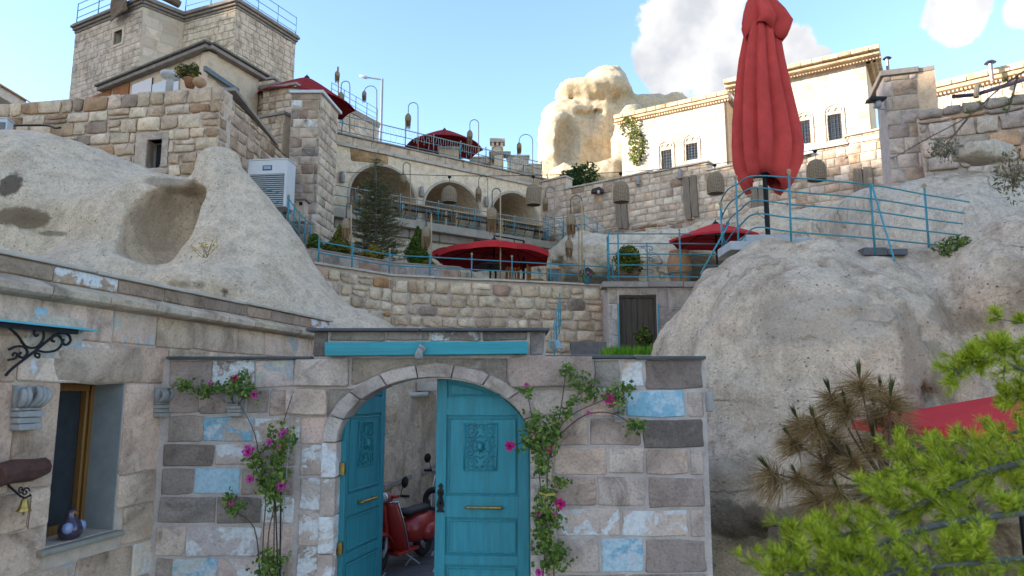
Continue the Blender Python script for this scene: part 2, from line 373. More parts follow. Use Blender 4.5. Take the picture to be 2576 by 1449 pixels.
G_SPRUCE = leaf_mat('needle_spruce', (.05, .065, .03), (.13, .14, .06), (.26, .22, .10), .25)
G_THUJA = leaf_mat('leaf_thuja', (.03, .07, .01), (.085, .14, .015), (.20, .24, .03), .3)
G_GRASS = leaf_mat('grass_blade', (.08, .22, .01), (.16, .36, .02), (.26, .46, .05), .4)
PETAL = leaf_mat('rose_petal', (.42, .02, .20), (.60, .05, .32), (.66, .22, .50), .3)
PETAL_D = leaf_mat('rose_petal_deep', (.45, .01, .12), (.62, .02, .20), (.62, .05, .28), .3)
# ------------------------------------------------------------------ masonry
def clip_half(poly, a, b, c):
    """keep a*u+b*v<=c"""
    out = []; n = len(poly)
    for i in range(n):
        p, q = poly[i], poly[(i + 1) % n]; dp = a * p[0] + b * p[1] - c; dq = a * q[0] + b * q[1] - c
        if dp <= 0: out.append(p)
        if dp * dq < 0:
            t = dp / (dp - dq); out.append((p[0] + (q[0] - p[0]) * t, p[1] + (q[1] - p[1]) * t))
    return out
def clip_rect(poly, u0, v0, u1, v1):
    for a, b, c in ((1, 0, u1), (-1, 0, -u0), (0, 1, v1), (0, -1, -v0)):
        poly = clip_half(poly, a, b, c)
        if len(poly) < 3: return []
    return poly
def area(p): return 0.5 * sum(p[i][0] * p[(i + 1) % len(p)][1] - p[(i + 1) % len(p)][0] * p[i][1] for i in range(len(p)))
def clean(p, eps=.012):
    out = []
    for q in p:
        if not out or math.hypot(q[0] - out[-1][0], q[1] - out[-1][1]) > eps: out.append(q)
    while len(out) > 2 and math.hypot(out[0][0] - out[-1][0], out[0][1] - out[-1][1]) <= eps: out.pop()
    return out
def inset(p, d):
    n = len(p); out = []
    for i in range(n):
        a, b, c = p[i - 1], p[i], p[(i + 1) % n]
        e1 = (b[0] - a[0], b[1] - a[1]); e2 = (c[0] - b[0], c[1] - b[1]); l1 = math.hypot(*e1) or 1e-6; l2 = math.hypot(*e2) or 1e-6
        n1 = (-e1[1] / l1, e1[0] / l1); n2 = (-e2[1] / l2, e2[0] / l2); m = (n1[0] + n2[0], n1[1] + n2[1]); k = max(.35, 1 + n1[0] * n2[0] + n1[1] * n2[1])
        out.append((b[0] + m[0] * d / k, b[1] + m[1] * d / k))
    return out
def rounded(p, r, jit, rng):
    n = len(p); out = []
    for i in range(n):
        a, b, c = p[i - 1], p[i], p[(i + 1) % n]
        for q in (a, c):
            l = math.hypot(q[0] - b[0], q[1] - b[1]) or 1e-6; t = min(r / l, .42) * rng.uniform(.6, 1.3)
            t = min(t, .45)
            if q is c and l > .26 and jit: t2 = .5 + rng.uniform(-.12, .12); extra = (b[0] + (q[0] - b[0]) * t2 + rng.uniform(-jit, jit), b[1] + (q[1] - b[1]) * t2 + rng.uniform(-jit, jit))
            else: extra = None
            out.append((b[0] + (q[0] - b[0]) * t + rng.uniform(-jit, jit), b[1] + (q[1] - b[1]) * t + rng.uniform(-jit, jit)))
            if extra: out.append(extra)
    return out
def stone(plane, poly, depth, parent, m, color, rng, bev=.015, rnd=.03, jit=.006, bulge=.01, gap=.008, off=0.0, name='stone', smooth=True):
    """one block: polygon outline on the wall plane, chamfered edge, slightly domed face"""
    poly = clean(poly)
    if len(poly) < 3: return None
    if area(poly) < 0: poly = poly[::-1]
    if area(poly) < .004: return None
    poly = inset(poly, gap)
    if area(poly) < .003: return None
    cu = sum(p[0] for p in poly) / len(poly); cv = sum(p[1] for p in poly) / len(poly)
    loc = [(p[0] - cu, p[1] - cv) for p in poly]; ring = rounded(loc, rnd, jit, rng) if rnd else loc; n = len(ring)
    hw = max(abs(q[0]) for q in ring) + 1e-6; hh = max(abs(q[1]) for q in ring) + 1e-6; kx, ky = max(.45, 1 - bev / hw), max(.45, 1 - bev / hh); ins = [(a * kx, b * ky) for a, b in ring]
    d = depth * rng.uniform(.75, 1.15)
    vs = [(a, b, -.05) for a, b in ring] + [(a, b, d - bev) for a, b in ring] + [(a, b, d + rng.uniform(-.08, .08) * bev) for a, b in ins]
    vs.append((rng.uniform(-.1, .1) * abs(ring[0][0]), rng.uniform(-.1, .1) * abs(ring[0][1]), d + bulge * rng.uniform(-.2, 1.2)))
    fs = []
    for k in (0, n):
        for i in range(n): fs.append((k + i, k + (i + 1) % n, k + n + (i + 1) % n, k + n + i))
    for i in range(n): fs.append((2 * n + i, 2 * n + (i + 1) % n, 3 * n))
    me = bpy.data.meshes.new(name); me.from_pydata(vs, [], fs)
    if plane.u.cross(Vector((0, 0, 1))).dot(plane.n) < 0: me.flip_normals()
    me.polygons.foreach_set('use_smooth', [smooth and bulge > .007 and i >= 2 * n for i in range(len(me.polygons))]); me.materials.append(m)
    o = bpy.data.objects.new(name, me); COL.objects.link(o); o.matrix_basis = plane.mat(cu, cv, off); rel(o, parent); o.color = (*color, 1)
    return o
def jitter_col(c, rng, v=.15, h=.022):
    k = rng.uniform(1 - v, 1 + v); return tuple(max(.01, min(.95, x * k * rng.uniform(1 - h, 1 + h))) for x in c)
def pick(rng, pal):
    t = sum(w for w, *_ in pal); r = rng.uniform(0, t)
    for w, *x in pal:
        r -= w
        if r <= 0: return x
    return pal[-1][1:]
def courses(plane, region, parent, pal, ch=(.24, .32), cw=(.25, .5), depth=.05, seed=1, openings=(), lim=300, style='rough', gap=.008, wave=0.0, name='stone', split=.12, off=0.0):
    """lay courses of blocks over a region of the wall; the first lim blocks are parts, the rest are joined"""
    rng = random.Random(seed); us = [p[0] for p in region]; vs = [p[1] for p in region]; u0, u1, v0, v1 = min(us), max(us), min(vs), max(vs)
    if area(region) < 0: region = region[::-1]
    st = dict(rough=dict(bev=.016, rnd=.04, jit=.018, bulge=.018), block=dict(bev=.010, rnd=.018, jit=.011, bulge=.008), cut=dict(bev=.010, rnd=.012, jit=.006, bulge=.004), fine=dict(bev=.006, rnd=0.0, jit=0, bulge=.002))[style]
    made = []; v = v0 - rng.uniform(0, ch[0] * .3)
    while v < v1:
        h = rng.uniform(*ch); top = v + h
        if v1 - top < ch[0] * .4: top = v1 + .01
        u = u0 - rng.uniform(0, cw[1])
        while u < u1:
            w = rng.uniform(*cw); a, b = u, u + w; u = b
            rects = [(a, v + rng.uniform(-wave, wave), b, top + rng.uniform(-wave, wave))]
            if style == 'rough' and h > ch[0] * 1.05 and rng.random() < split:
                mid = v + h * rng.uniform(.42, .58); rects = [(a, v, b, mid), (a, mid, b, top)]
            for r in rects:
                bad = False
                for (pu0, pv0, pu1, pv1) in openings:
                    if r[0] < pu1 and r[2] > pu0 and r[1] < pv1 and r[3] > pv0:
                        opts = [(r[0], r[1], min(r[2], pu0), r[3]), (max(r[0], pu1), r[1], r[2], r[3]), (r[0], r[1], r[2], min(r[3], pv0)), (r[0], max(r[1], pv1), r[2], r[3])]
                        opts = [o for o in opts if o[2] - o[0] > .06 and o[3] - o[1] > .06]
                        if not opts: bad = True; break
                        r = max(opts, key=lambda o: (o[2] - o[0]) * (o[3] - o[1]))
                if bad: continue
                pl = clip_rect(region, *r)
                if len(pl) < 3: continue
                if style == 'rough': pl = [(p[0] + rng.uniform(-.02, .02), p[1] + rng.uniform(-.015, .015)) for p in pl]
                cm = pick(rng, pal); c = jitter_col(cm[0], rng); m = cm[1] if len(cm) > 1 else (ROUGH if style == 'rough' else CUT)
                o = stone(plane, pl, depth, parent, m, c, rng, gap=gap * rng.uniform(.8, 1.6), name=name, off=off, **st)
                if o: made.append(o)
        v = top
    if len(made) > lim:      # past the limit: join the smallest (farthest) into one mass
        made.sort(key=lambda o: (wmat(o).translation - CAMP).length); rest = made[lim:]; groups = {}
        for o in rest: groups.setdefault(o.data.materials[0].name, []).append(o)
        for k, os_ in groups.items():
            mb = MB(); cols = []
            for o in os_:
                M = wmat(o); mb.add([M @ q.co for q in o.data.vertices], [tuple(p.vertices) for p in o.data.polygons])
            q = mb.build(name, os_[0].data.materials[0], parent, kind='stuff', color=tuple(os_[0].color)[:3])
            for o in os_:
                me = o.data; bpy.data.objects.remove(o); bpy.data.meshes.remove(me)
    return made
def wall_core(plane, outer, holes, thick, m, parent, name='mortar_core', front=0.0):
    return MB().prism(outer, holes, plane.at, thick, front).build(name, m, parent)
def coping(plane, u0, u1, v0, v1, parent, m, th=.07, over=.06, back=.5, piece=1.1, seed=0, name='coping_slab', bevel=.008):
    """slabs laid along the top of a wall from (u0,v0) to (u1,v1)"""
    rng = random.Random(seed); L = abs(u1 - u0); n = max(1, round(L / piece)); ts = [0] + [(i + rng.uniform(-.12, .12)) / n for i in range(1, n)] + [1]
    for a, b in zip(ts[:-1], ts[1:]):
        ua, ub = u0 + (u1 - u0) * a, u0 + (u1 - u0) * b; va, vb = v0 + (v1 - v0) * a, v0 + (v1 - v0) * b; g = .004 * (1 if u1 > u0 else -1); dz = rng.uniform(-.006, .006)
        MB().prism([(ua + g, va + dz), (ub - g, vb + dz), (ub - g, vb + th + dz), (ua + g, va + th + dz)], [], plane.at, back + over, over + rng.uniform(-.006, .006)).build(name, m, parent, bevel=bevel)
def D2uv(plane, pts): return [plane.uv(*p) for p in pts]
def arch_loop(cu, v_spring, rx, ry, v0, n=18):
    """opening outline: jambs from v0 up to the springing, then the arch"""
    return [(cu - rx, v0)] + [(cu - rx * math.cos(math.pi * i / n), v_spring + ry * math.sin(math.pi * i / n)) for i in range(n + 1)] + [(cu + rx, v0)]

# ------------------------------------------------------------------ rock: implicit solids meshed with surface nets
_rs = np.random.RandomState(3); _tab = _rs.rand(32, 32, 32).astype(np.float32)
def vnoise(P, s):
    Q = P * s; i = np.floor(Q).astype(np.int32); f = Q - i; f = f * f * (3 - 2 * f); i &= 31; j = (i + 1) & 31
    x0, y0, z0, x1, y1, z1 = i[..., 0], i[..., 1], i[..., 2], j[..., 0], j[..., 1], j[..., 2]; fx, fy, fz = f[..., 0], f[..., 1], f[..., 2]
    c00 = _tab[x0, y0, z0] * (1 - fx) + _tab[x1, y0, z0] * fx; c10 = _tab[x0, y1, z0] * (1 - fx) + _tab[x1, y1, z0] * fx
    c01 = _tab[x0, y0, z1] * (1 - fx) + _tab[x1, y0, z1] * fx; c11 = _tab[x0, y1, z1] * (1 - fx) + _tab[x1, y1, z1] * fx
    a = c00 * (1 - fy) + c10 * fy; b = c01 * (1 - fy) + c11 * fy; return a * (1 - fz) + b * fz - .5
def s_ell(P, c, r, rz=0.0, rx=0.0):
    q = P - np.array(c, np.float32)
    if rz:
        k, s = math.cos(rz), math.sin(rz); q = np.stack([q[..., 0] * k + q[..., 1] * s, -q[..., 0] * s + q[..., 1] * k, q[..., 2]], -1)
    if rx:
        k, s = math.cos(rx), math.sin(rx); q = np.stack([q[..., 0], q[..., 1] * k + q[..., 2] * s, -q[..., 1] * s + q[..., 2] * k], -1)
    r = np.array(r, np.float32); k0 = np.linalg.norm(q / r, axis=-1); k1 = np.linalg.norm(q / (r * r), axis=-1) + 1e-6
    return k0 * (k0 - 1) / k1
def s_box(P, c, h, rz=0.0, rd=.1):
    q = P - np.array(c, np.float32)
    if rz:
        k, s = math.cos(rz), math.sin(rz); q = np.stack([q[..., 0] * k + q[..., 1] * s, -q[..., 0] * s + q[..., 1] * k, q[..., 2]], -1)
    d = np.abs(q) - (np.array(h, np.float32) - rd); return np.linalg.norm(np.maximum(d, 0), axis=-1) + np.minimum(d.max(-1), 0) - rd
def s_cone(P, a, b, ra, rb):
    a = np.array(a, np.float32); b = np.array(b, np.float32); ab = b - a; t = np.clip(((P - a) @ ab) / (ab @ ab), 0, 1)
    return np.linalg.norm(P - a - t[..., None] * ab, axis=-1) - (ra + (rb - ra) * t)
def smin(a, b, k): h = np.clip(.5 + .5 * (b - a) / k, 0, 1); return b * (1 - h) + a * h - k * h * (1 - h)
def smax(a, b, k): return -smin(-a, -b, k)
def rock(name, lo, hi, step, fn, m, parent=None, zcut=None):
    n = [int((hi[i] - lo[i]) / step) + 1 for i in range(3)]
    ax = [np.linspace(lo[i], lo[i] + step * (n[i] - 1), n[i], dtype=np.float32) for i in range(3)]
    P = np.stack(np.meshgrid(*ax, indexing='ij'), -1); V = fn(P)
    S = V < 0; cs = np.array([(0, 0, 0), (1, 0, 0), (0, 1, 0), (1, 1, 0), (0, 0, 1), (1, 0, 1), (0, 1, 1), (1, 1, 1)])
    sl = lambda o: tuple(slice(o[i], n[i] - 1 + o[i]) for i in range(3))
    cnt = sum(S[sl(o)].astype(np.int8) for o in cs); act = (cnt > 0) & (cnt < 8); idx = -np.ones(act.shape, np.int32); cell = np.argwhere(act); idx[act] = np.arange(len(cell))
    pos = np.zeros((len(cell), 3), np.float64); w = np.zeros(len(cell))
    for i in range(8):
        for k in (1, 2, 4):
            if i & k: continue
            a = cell + cs[i]; b = cell + cs[i | k]; va = V[a[:, 0], a[:, 1], a[:, 2]]; vb = V[b[:, 0], b[:, 1], b[:, 2]]; cr = (va < 0) != (vb < 0)
            t = np.where(cr, va / np.where(va - vb == 0, 1, va - vb), 0)[:, None]; pos += np.where(cr[:, None], a + (b - a) * t, 0); w += cr
    pos = np.array(lo) + step * pos / w[:, None]; F = []
    for d in range(3):
        e1, e2 = [(1, 2), (2, 0), (0, 1)][d]; A = [slice(1, n[i] - 1) for i in range(3)]; A[d] = slice(0, n[d] - 1); B = list(A); B[d] = slice(1, n[d])
        sa, sb = S[tuple(A)], S[tuple(B)]
        for flip in (False, True):
            q = np.argwhere((sa & ~sb) if not flip else (~sa & sb))
            if not len(q): continue
            q = q + np.array([1 if i != d else 0 for i in range(3)]); c = []
            for o1, o2 in ((0, 0), (-1, 0), (-1, -1), (0, -1)):
                r = q.copy(); r[:, e1] += o1; r[:, e2] += o2; c.append(idx[r[:, 0], r[:, 1], r[:, 2]])
            c = np.stack(c, 1); F.append(c if not flip else c[:, ::-1])
    F = np.concatenate(F); F = F[(F >= 0).all(1)]
    me = arr_mesh(name, pos, F, m, True); return mesh_obj(name, me, parent)

# ------------------------------------------------------------------ leaves and needles
def leaf_mesh(name, C, N, size, m, seed=0, aspect=1.7, fold=.25, up=None):
    """one small folded diamond per point, lying around the given directions"""
    rs = np.random.RandomState(seed); C = np.asarray(C, np.float64); n = len(C); N = np.asarray(N, np.float64); N = N / (np.linalg.norm(N, axis=1, keepdims=True) + 1e-9)
    d = rs.normal(size=(n, 3)); d = d - (d * N).sum(1, keepdims=True) * N; d /= np.linalg.norm(d, axis=1, keepdims=True) + 1e-9; s = np.cross(N, d); sz = (size * rs.uniform(.6, 1.35, n))[:, None]
    a = C - d * sz * aspect * .5; b = C + d * sz * aspect * .5; l = C + s * sz * .5 + N * sz * fold; r = C - s * sz * .5 + N * sz * fold
    V = np.stack([a, l, b, r], 1).reshape(-1, 3); F = (np.arange(n)[:, None] * 4 + np.array([0, 1, 2, 3])); F = np.concatenate([F[:, [0, 1, 2]], F[:, [0, 2, 3]]])
    return arr_mesh(name, V, F, m)
def needle_mesh(name, A, B, w, m, seed=0):
    """thin blades from A to B"""
    rs = np.random.RandomState(seed); A = np.asarray(A, np.float64); B = np.asarray(B, np.float64); n = len(A); t = B - A; x = rs.normal(size=(n, 3)); s = np.cross(t, x); s /= np.linalg.norm(s, axis=1, keepdims=True) + 1e-9
    s *= np.asarray(w).reshape(-1, 1) * .5; M = (A + B) / 2; V = np.stack([A - s * .6, A + s * .6, M + s, B, M - s], 1).reshape(-1, 3); i = np.arange(n)[:, None] * 5
    F = np.concatenate([i + np.array([0, 1, 2]), i + np.array([0, 2, 4]), i + np.array([4, 2, 3])]); return arr_mesh(name, V, F, m)
# ================================================================== SETTING
GATE = Plane((-4.2, 7.0), (3.0, 7.0))
HOUSE = Plane((-3.5 - .2 * 3.2, 7.0 - .98 * 3.2), (-2.76, 10.62))
RET1 = Plane((-4.35, 15.0), (-2.92, 16.7)); RET2 = Plane((-2.92, 16.7), (2.75, 18.45))
STR = Plane((2.2, 17.2), (5.4, 17.2))
GAL = Plane((-6.8, 24.0), (1.28, 29.8))
RW = Plane((1.28, 29.8), (12.6, 21.1))
# ground sheet to the horizon, courtyard paving, terraces
g = MB(); g.add([(-900, -400, -.35), (900, -400, -.35), (900, 1500, -.35), (-900, 1500, -.35)], [(0, 1, 2, 3)])
tag(g.build('ground', mat('dusty_ground', (.30, .25, .19), .95, var=.4, scale=.8, bump=.5, bscale=6)), kind='structure')
pv = tag(bpy.data.objects.new('courtyard_paving', None), kind='structure'); COL.objects.link(pv)
MB().box((-.5, 9.6, -.06), (2.6, 3.2, .05)).build('joint_bed', mat('pale_joint', (.55, .55, .54), .9, var=.2), pv)
SLAB = mat('slate_flag', (.11, .105, .108), .5, var=.5, scale=4, bump=.4, bscale=18, spec=.45, dirt=.3)
rng = random.Random(5); y = 6.6
while y < 12.6:
    w = rng.uniform(.26, .36); x = -3.0 + rng.uniform(-.4, 0)
    while x < 2.0:
        l = rng.uniform(.45, .85); z = rng.uniform(0, .008)
        MB().box((x + l / 2, y + w / 2, -.02 + z), (l / 2 - .016, w / 2 - .016, .014)).build('flagstone', SLAB, pv, bevel=.006); x += l
    y += w
MB().add([(-9, -6, -.03), (9, -6, -.03), (9, 7.0, -.03), (-9, 7.0, -.03)], [(0, 1, 2, 3)]).build('street_paving', mat('street_dust', (.48, .42, .35), .95, var=.3, scale=2, bump=.5, bscale=15)).__setitem__('kind', 'structure')
FLOORM = mat('terrace_paving', (.38, .33, .27), .9, var=.3, scale=2.5, bump=.4, bscale=12)
def floor_poly(name, pts, z, th=.25):
    o = MB().prism([(p[0], p[1]) for p in pts], [], lambda u, v, off: Vector((u, v, z + off)), th).build(name, FLOORM); o['kind'] = 'structure'; return o
floor_poly('lower_terrace', [(-4.3, 15.2), (-2.9, 16.9), (2.7, 18.6), (5.0, 18.4), (9, 20), (2, 28.6), (-7.5, 23), (-6.5, 16)], 5.02, .2)
floor_poly('door_yard', [(.75, 12.6), (4.2, 12.6), (4.2, 17.4), (2.2, 18.2), (.75, 17.7)], 3.02, 3.2)
floor_poly('gallery_floor', [GAL.at(-1.5, 0, .9)[:2], GAL.at(GAL.L + .4, 0, .9)[:2], GAL.at(GAL.L + .4, 0, -5)[:2], GAL.at(-1.5, 0, -5)[:2]], 8.62, .3)
floor_poly('upper_terrace', [GAL.at(-1.2, 0, -.1)[:2], GAL.at(GAL.L + .3, 0, -.1)[:2], GAL.at(GAL.L + 1, 0, -9)[:2], GAL.at(-1.5, 0, -9)[:2]], 11.3, .25)
floor_poly('hill_terrace', [(-16, 18.2), (-7.6, 16.7), (-7.0, 22), (-7.4, 27), (-10, 33), (-20, 33)], 9.0, .4)
floor_poly('building_terrace', [RW.at(-.5, 0, -.3)[:2], RW.at(RW.L + 3, 0, -.3)[:2], RW.at(RW.L + 8, 0, -16)[:2], RW.at(2, 0, -16)[:2]], 9.6, .5)

# ---- the tuff
BRN = (.20, .145, .095); DRK = (.10, .075, .055); MOSS = (.19, .175, .11)
TUFF = tuff_mat('tuff', (.69, .555, .425), 1.0, .45, .065, False, [(PY(56, 478, 12.9), (.2, 1.2, .36), DRK, .9), (PY(62, 550, 12.6), (.55, 1.0, .26), BRN, .9), (PY(100, 575, 12.3), (.45, .8, .1), MOSS, .8), (PY(440, 470, 13.2), (.65, .9, .22), BRN, .55), (PY(390, 560, 13.2), (.9, .6, .8), (.36, .29, .22), .5), (PY(590, 742, 11.6), (.16, .6, .16), DRK, .9), (PY(485, 722, 11.2), (.5, .6, .12), BRN, .6), (PY(245, 355, 15.4), (.3, .8, .25), MOSS, .7)])  # niche and hole darkness is put into the colour; brown patches are stains
TUFF_R = tuff_mat('tuff_dark', (.71, .575, .45), 1.0, .95, .08, False, [(PY(2290, 960, 8.6), (.34, 1.2, 1.4), (.34, .27, .2), .6), (PY(2040, 800, 8.6), (1.3, 1.0, .5), (.40, .34, .28), .45), (PY(1900, 1330, 8.4), (1.6, 1.5, .35), DRK, .75), (PY(2400, 985, 8.0), (.35, .6, .3), DRK, .9), (PY(2420, 930, 8.2), (.3, .8, .9), MOSS, .5), (PY(1830, 1200, 8.4), (.5, 1.0, .9), (.30, .25, .2), .55), (PY(2420, 800, 9.0), (.8, 1.2, .3), BRN, .4)], .3)  # darkest patches lie at the undercut and the small hole
def nz(P, *oct):
    t = 0
    for s, a in oct: t = t + vnoise(P, s) * a
    return t
def left_rock(P):
    d = s_ell(P, PY(75, 660, 14.7), (2.9, 2.5, 2.85))
    d = smin(d, s_ell(P, PY(-250, 620, 15), (3, 2.6, 2.4)), .8)
    d = smin(d, s_ell(P, PY(330, 600, 15.0), (2.3, 1.5, 1.55)), .5)
    d = smin(d, s_ell(P, PY(400, 600, 13.9), (1.9, 1.4, 1.25)), .4)
    d = smin(d, s_ell(P, PY(270, 850, 13.4), (3.6, 2.0, 1.75)), .5)
    d = smin(d, s_cone(P, PY(552, 425, 13.5), PY(640, 960, 13.1), .42, 2.35), .22)
    d = smin(d, s_ell(P, PY(880, 870, 13.4), (1.0, 1.3, .7)), .5)
    d = smin(d, s_ell(P, PY(480, 735, 11.6), (.85, .7, .42)), .3)
    h = s_ell(P, PY(400, 575, 12.45), (.76, 1.25, .68)); h = smin(h, s_ell(P, PY(455, 485, 12.6), (.42, 1.1, .34)), .2)
    h = smin(h, s_ell(P, PY(345, 610, 12.2), (.45, .9, .32)), .3); h = smin(h, s_ell(P, PY(430, 530, 12.9), (.5, .8, .5)), .3)
    d = smax(d, -h, .05)
    d = smax(d, -s_ell(P, PY(62, 552, 12.35), (.36, .3, .13), R(35)), .12)
    for x, yy, r in ((590, 742, .10), (612, 752, .06), (885, 748, .08)): d = smax(d, -s_ell(P, PY(x, yy, 11.4), (r, 1.4, r)), .04)
    return d + nz(P, (.7, .22), (1.7, .12), (4.1, .06), (9, .02))
tag(rock('tuff_outcrop', (-13, 10.2, 1.5), (-1.2, 18, 8.2), .075, left_rock, TUFF), 'pale smooth tuff outcrop with scooped hollow above the house wall', 'rock')
def right_rock(P):
    d = s_ell(P, (4.5, 10.9, 2.25), (2.38, 2.5, 2.52))
    d = smin(d, s_ell(P, (6.6, 11.6, 2.9), (2.6, 2.3, 1.85)), .5)
    d = smin(d, s_ell(P, (7.75, 10.2, 2.3), (2.1, 2.3, 2.75)), .25)
    d = smin(d, s_ell(P, (9.9, 9.3, 3.0), (2.3, 2.4, 2.8)), .35)
    d = smin(d, s_ell(P, (3.9, 12.6, 1.9), (1.25, 2.0, 2.2)), .5); d = smin(d, s_ell(P, (3.3, 9.4, .8), (1.0, 1.0, 1.2)), .4)
    d = smin(d, s_ell(P, (5.6, 9.2, 1.4), (.9, .8, 1.0)), .4)
    d = smax(d, P[..., 2] - 4.78, .2)
    d = smax(d, -s_box(P, (5.0, 7.0, -1.2), (5.0, 2.2, 1.95), .05, .5), .25)
    d = smax(d, -s_ell(P, PY(2400, 985, 7.9), (.17, .9, .13)), .04)
    Q = P * np.array((1, 1, .45), np.float32)
    return d + nz(P, (.6, .4), (1.3, .26), (4.3, .10), (9, .06), (16, .03)) + nz(Q, (2.2, .24))
tag(rock('tuff_boulder', (1.0, 7.2, -.4), (12.5, 14.2, 5.8), .065, right_rock, TUFF_R), 'huge bulging tuff boulder carrying the closed parasol, beside the gate wall', 'rock')
def upper_rock(P):
    d = s_ell(P, (9.9, 15.2, 4.6), (2.55, 2.2, 2.55)); d = smin(d, s_box(P, (9.4, 16.2, 4.2), (1.75, 1.6, 2.7), .1, .5), .4)
    d = smin(d, s_ell(P, (12.2, 13.2, 4.4), (2.4, 2.2, 2.3)), .5); d = smin(d, s_ell(P, (7.7, 15.2, 3.9), (.9, .9, 1.5)), .3)
    return d + nz(P, (.9, .2), (2.2, .12), (5, .05))
tag(rock('chiselled_rock', (6.5, 11.5, 3.2), (14.5, 18.5, 7.8), .08, upper_rock, TUFF_C), 'chiselled tuff face behind the curved teal railing, below the rubble wall', 'rock')
def cliff(P):
    a = math.atan2(GAL.u.y, GAL.u.x); c = GAL.at(GAL.L / 2 - 1, 6.2, -2.1); d = s_box(P, c, (GAL.L / 2 + 2.2, 2.55, 2.1), a, .35)
    b = math.atan2(RW.u.y, RW.u.x); c = RW.at(RW.L / 2, 6.1, -2.0); d = smin(d, s_box(P, c, (RW.L / 2 + 1, 2.5, 2.4), b, .5), .5)
    for x, y, Y, r in ((1510, 655, 24.5, (1.6, 1.6, .9)), (1640, 668, 20.8, (1.15, 1.0, .85)), (1560, 655, 23.5, (1.7, 1.4, .7)), (1720, 630, 23.0, (2.4, 1.6, .7)), (1830, 625, 22.0, (2.2, 1.4, .8)), (2010, 615, 20.5, (2.1, 1.5, .8)), (2150, 610, 17.5, (1.2, 1.0, .7))):
        d = smin(d, s_ell(P, PY(x, y, Y), r), .4)
    d = smax(d, -s_box(P, PY(1395, 700, 24.4), (.42, 1.4, .75), 0, .08), .08); d = smax(d, -s_box(P, PY(1310, 705, 24.8), (.5, 1.2, .8), 0, .1), .1)
    d = smax(d, -s_ell(P, PY(1590, 582, 25.5), (.75, 1.0, .3)), .1); d = smax(d, -s_ell(P, PY(1480, 600, 26.2), (.7, .9, .25)), .1)
    Q = P * np.array((1, 1, 2.6), np.float32)
    return d + nz(P, (.6, .35), (1.4, .25), (3.7, .12)) + nz(Q, (.8, .35), (2.0, .18))
tag(rock('tuff_cliff', (-10, 15.8, 4.4), (14, 32, 9.4), .11, cliff, TUFF_M), 'carved tuff bank between the lower terrace and the arcade', 'rock')
def stack(P):
    c = PY(1485, 330, 37.5); zt_ = PY(1480, 240, 36).z
    d = s_box(P, (c.x - .25, 37.6, 13.5), (2.55, 2.0, 4.6), .18, .9); d = smax(d, (P[..., 2] - zt_ - .9) * .8 - (P[..., 0] - c.x) * .25, .5)
    d = smin(d, s_ell(P, PY(1490, 232, 36.6), (2.1, 1.7, .75), .1), .15); d = smin(d, s_ell(P, PY(1520, 210, 36.8), (1.1, 1.2, .85)), .2)
    d = smin(d, s_ell(P, PY(1590, 370, 35.0), (1.2, 1.3, 2.3)), .3); d = smin(d, s_ell(P, PY(1480, 440, 34.6), (2.3, 1.0, .9)), .3); d = smin(d, s_ell(P, PY(1395, 380, 36.4), (.75, 1.2, 2.3)), .3)
    d = smin(d, s_box(P, PY(1630, 310, 38), (1.9, 1.5, 1.1), .0, .3), .3)
    d = smax(d, -s_ell(P, PY(1440, 345, 34.6), (.75, 1.5, 1.75), .25), .1); d = smax(d, -s_box(P, PY(1500, 345, 34.3), (.8, 1.1, 1.3), .5, .2), .2)
    d = smax(d, -s_box(P, PY(1462, 268, 34.6), (.85, 1.2, .1), .0, .05), .05); d = smax(d, -s_box(P, PY(1515, 258, 34.6), (.3, 1.3, .14), .0, .03), .05)
    return d + nz(P, (.5, .5), (1.2, .34), (2.7, .2), (6, .09))
tag(rock('rock_pinnacle', (-1.5, 32.0, 8.0), (11.5, 41.5, 20.6), .13, stack, TUFF_G), 'sunlit golden rock pinnacle with carved recess against the sky', 'rock')
# unseen ridge added to the left, shaped to keep sun off the court
def hill(P):
    d = s_box(P, (-118.0, 0, 10), (16.0, 75.0, 32.8), .0, 6.0); d = smin(d, s_ell(P, (-112, 10, -6), (30, 90, 30)), 10.0)
    return d + nz(P, (.04, 5.0), (.1, 3.0), (.3, 1.2))
tag(rock('shade_ridge', (-150, -110, -4), (-74, 110, 46), 1.6, hill, TUFF_M), kind='structure')
# ------------------------------------------------------------------ left house wall
PAL_HOUSE = [(5, (.45, .365, .305)), (3, (.48, .40, .345)), (2, (.38, .305, .25)), (.7, (.46, .40, .36), FLAKE_W), (1, (.45, .365, .31), YFLAKE)]
hs = thing('stone_house', 'pinkish grey ashlar house wall with a deep narrow window and stepped cornice', 'house', HOUSE.at(0, 0))
def hv(x, y): return HOUSE.uv(x, y)
uE = HOUSE.uv(828, 800)[0]; uS = HOUSE.uv(-60, 700)[0]
win = [hv(150, 962), hv(318, 962), hv(300, 1338), hv(120, 1372)]
wu0, wu1 = hv(148, 1000)[0], hv(312, 1000)[0]; wv1 = hv(200, 963)[1]; wv0 = hv(210, 1352)[1]
zc0, zc1 = hv(300, 785)[1], hv(300, 743)[1]; ztop = hv(300, 702)[1]
wall_core(HOUSE, [(uS, -.4), (uE, -.4), (uE, ztop), (uS, ztop)], [[(wu0, wv0), (wu1, wv0), (wu1, wv1), (wu0, wv1)]], .6, MORTAR, hs)
rs_ = random.Random(11)
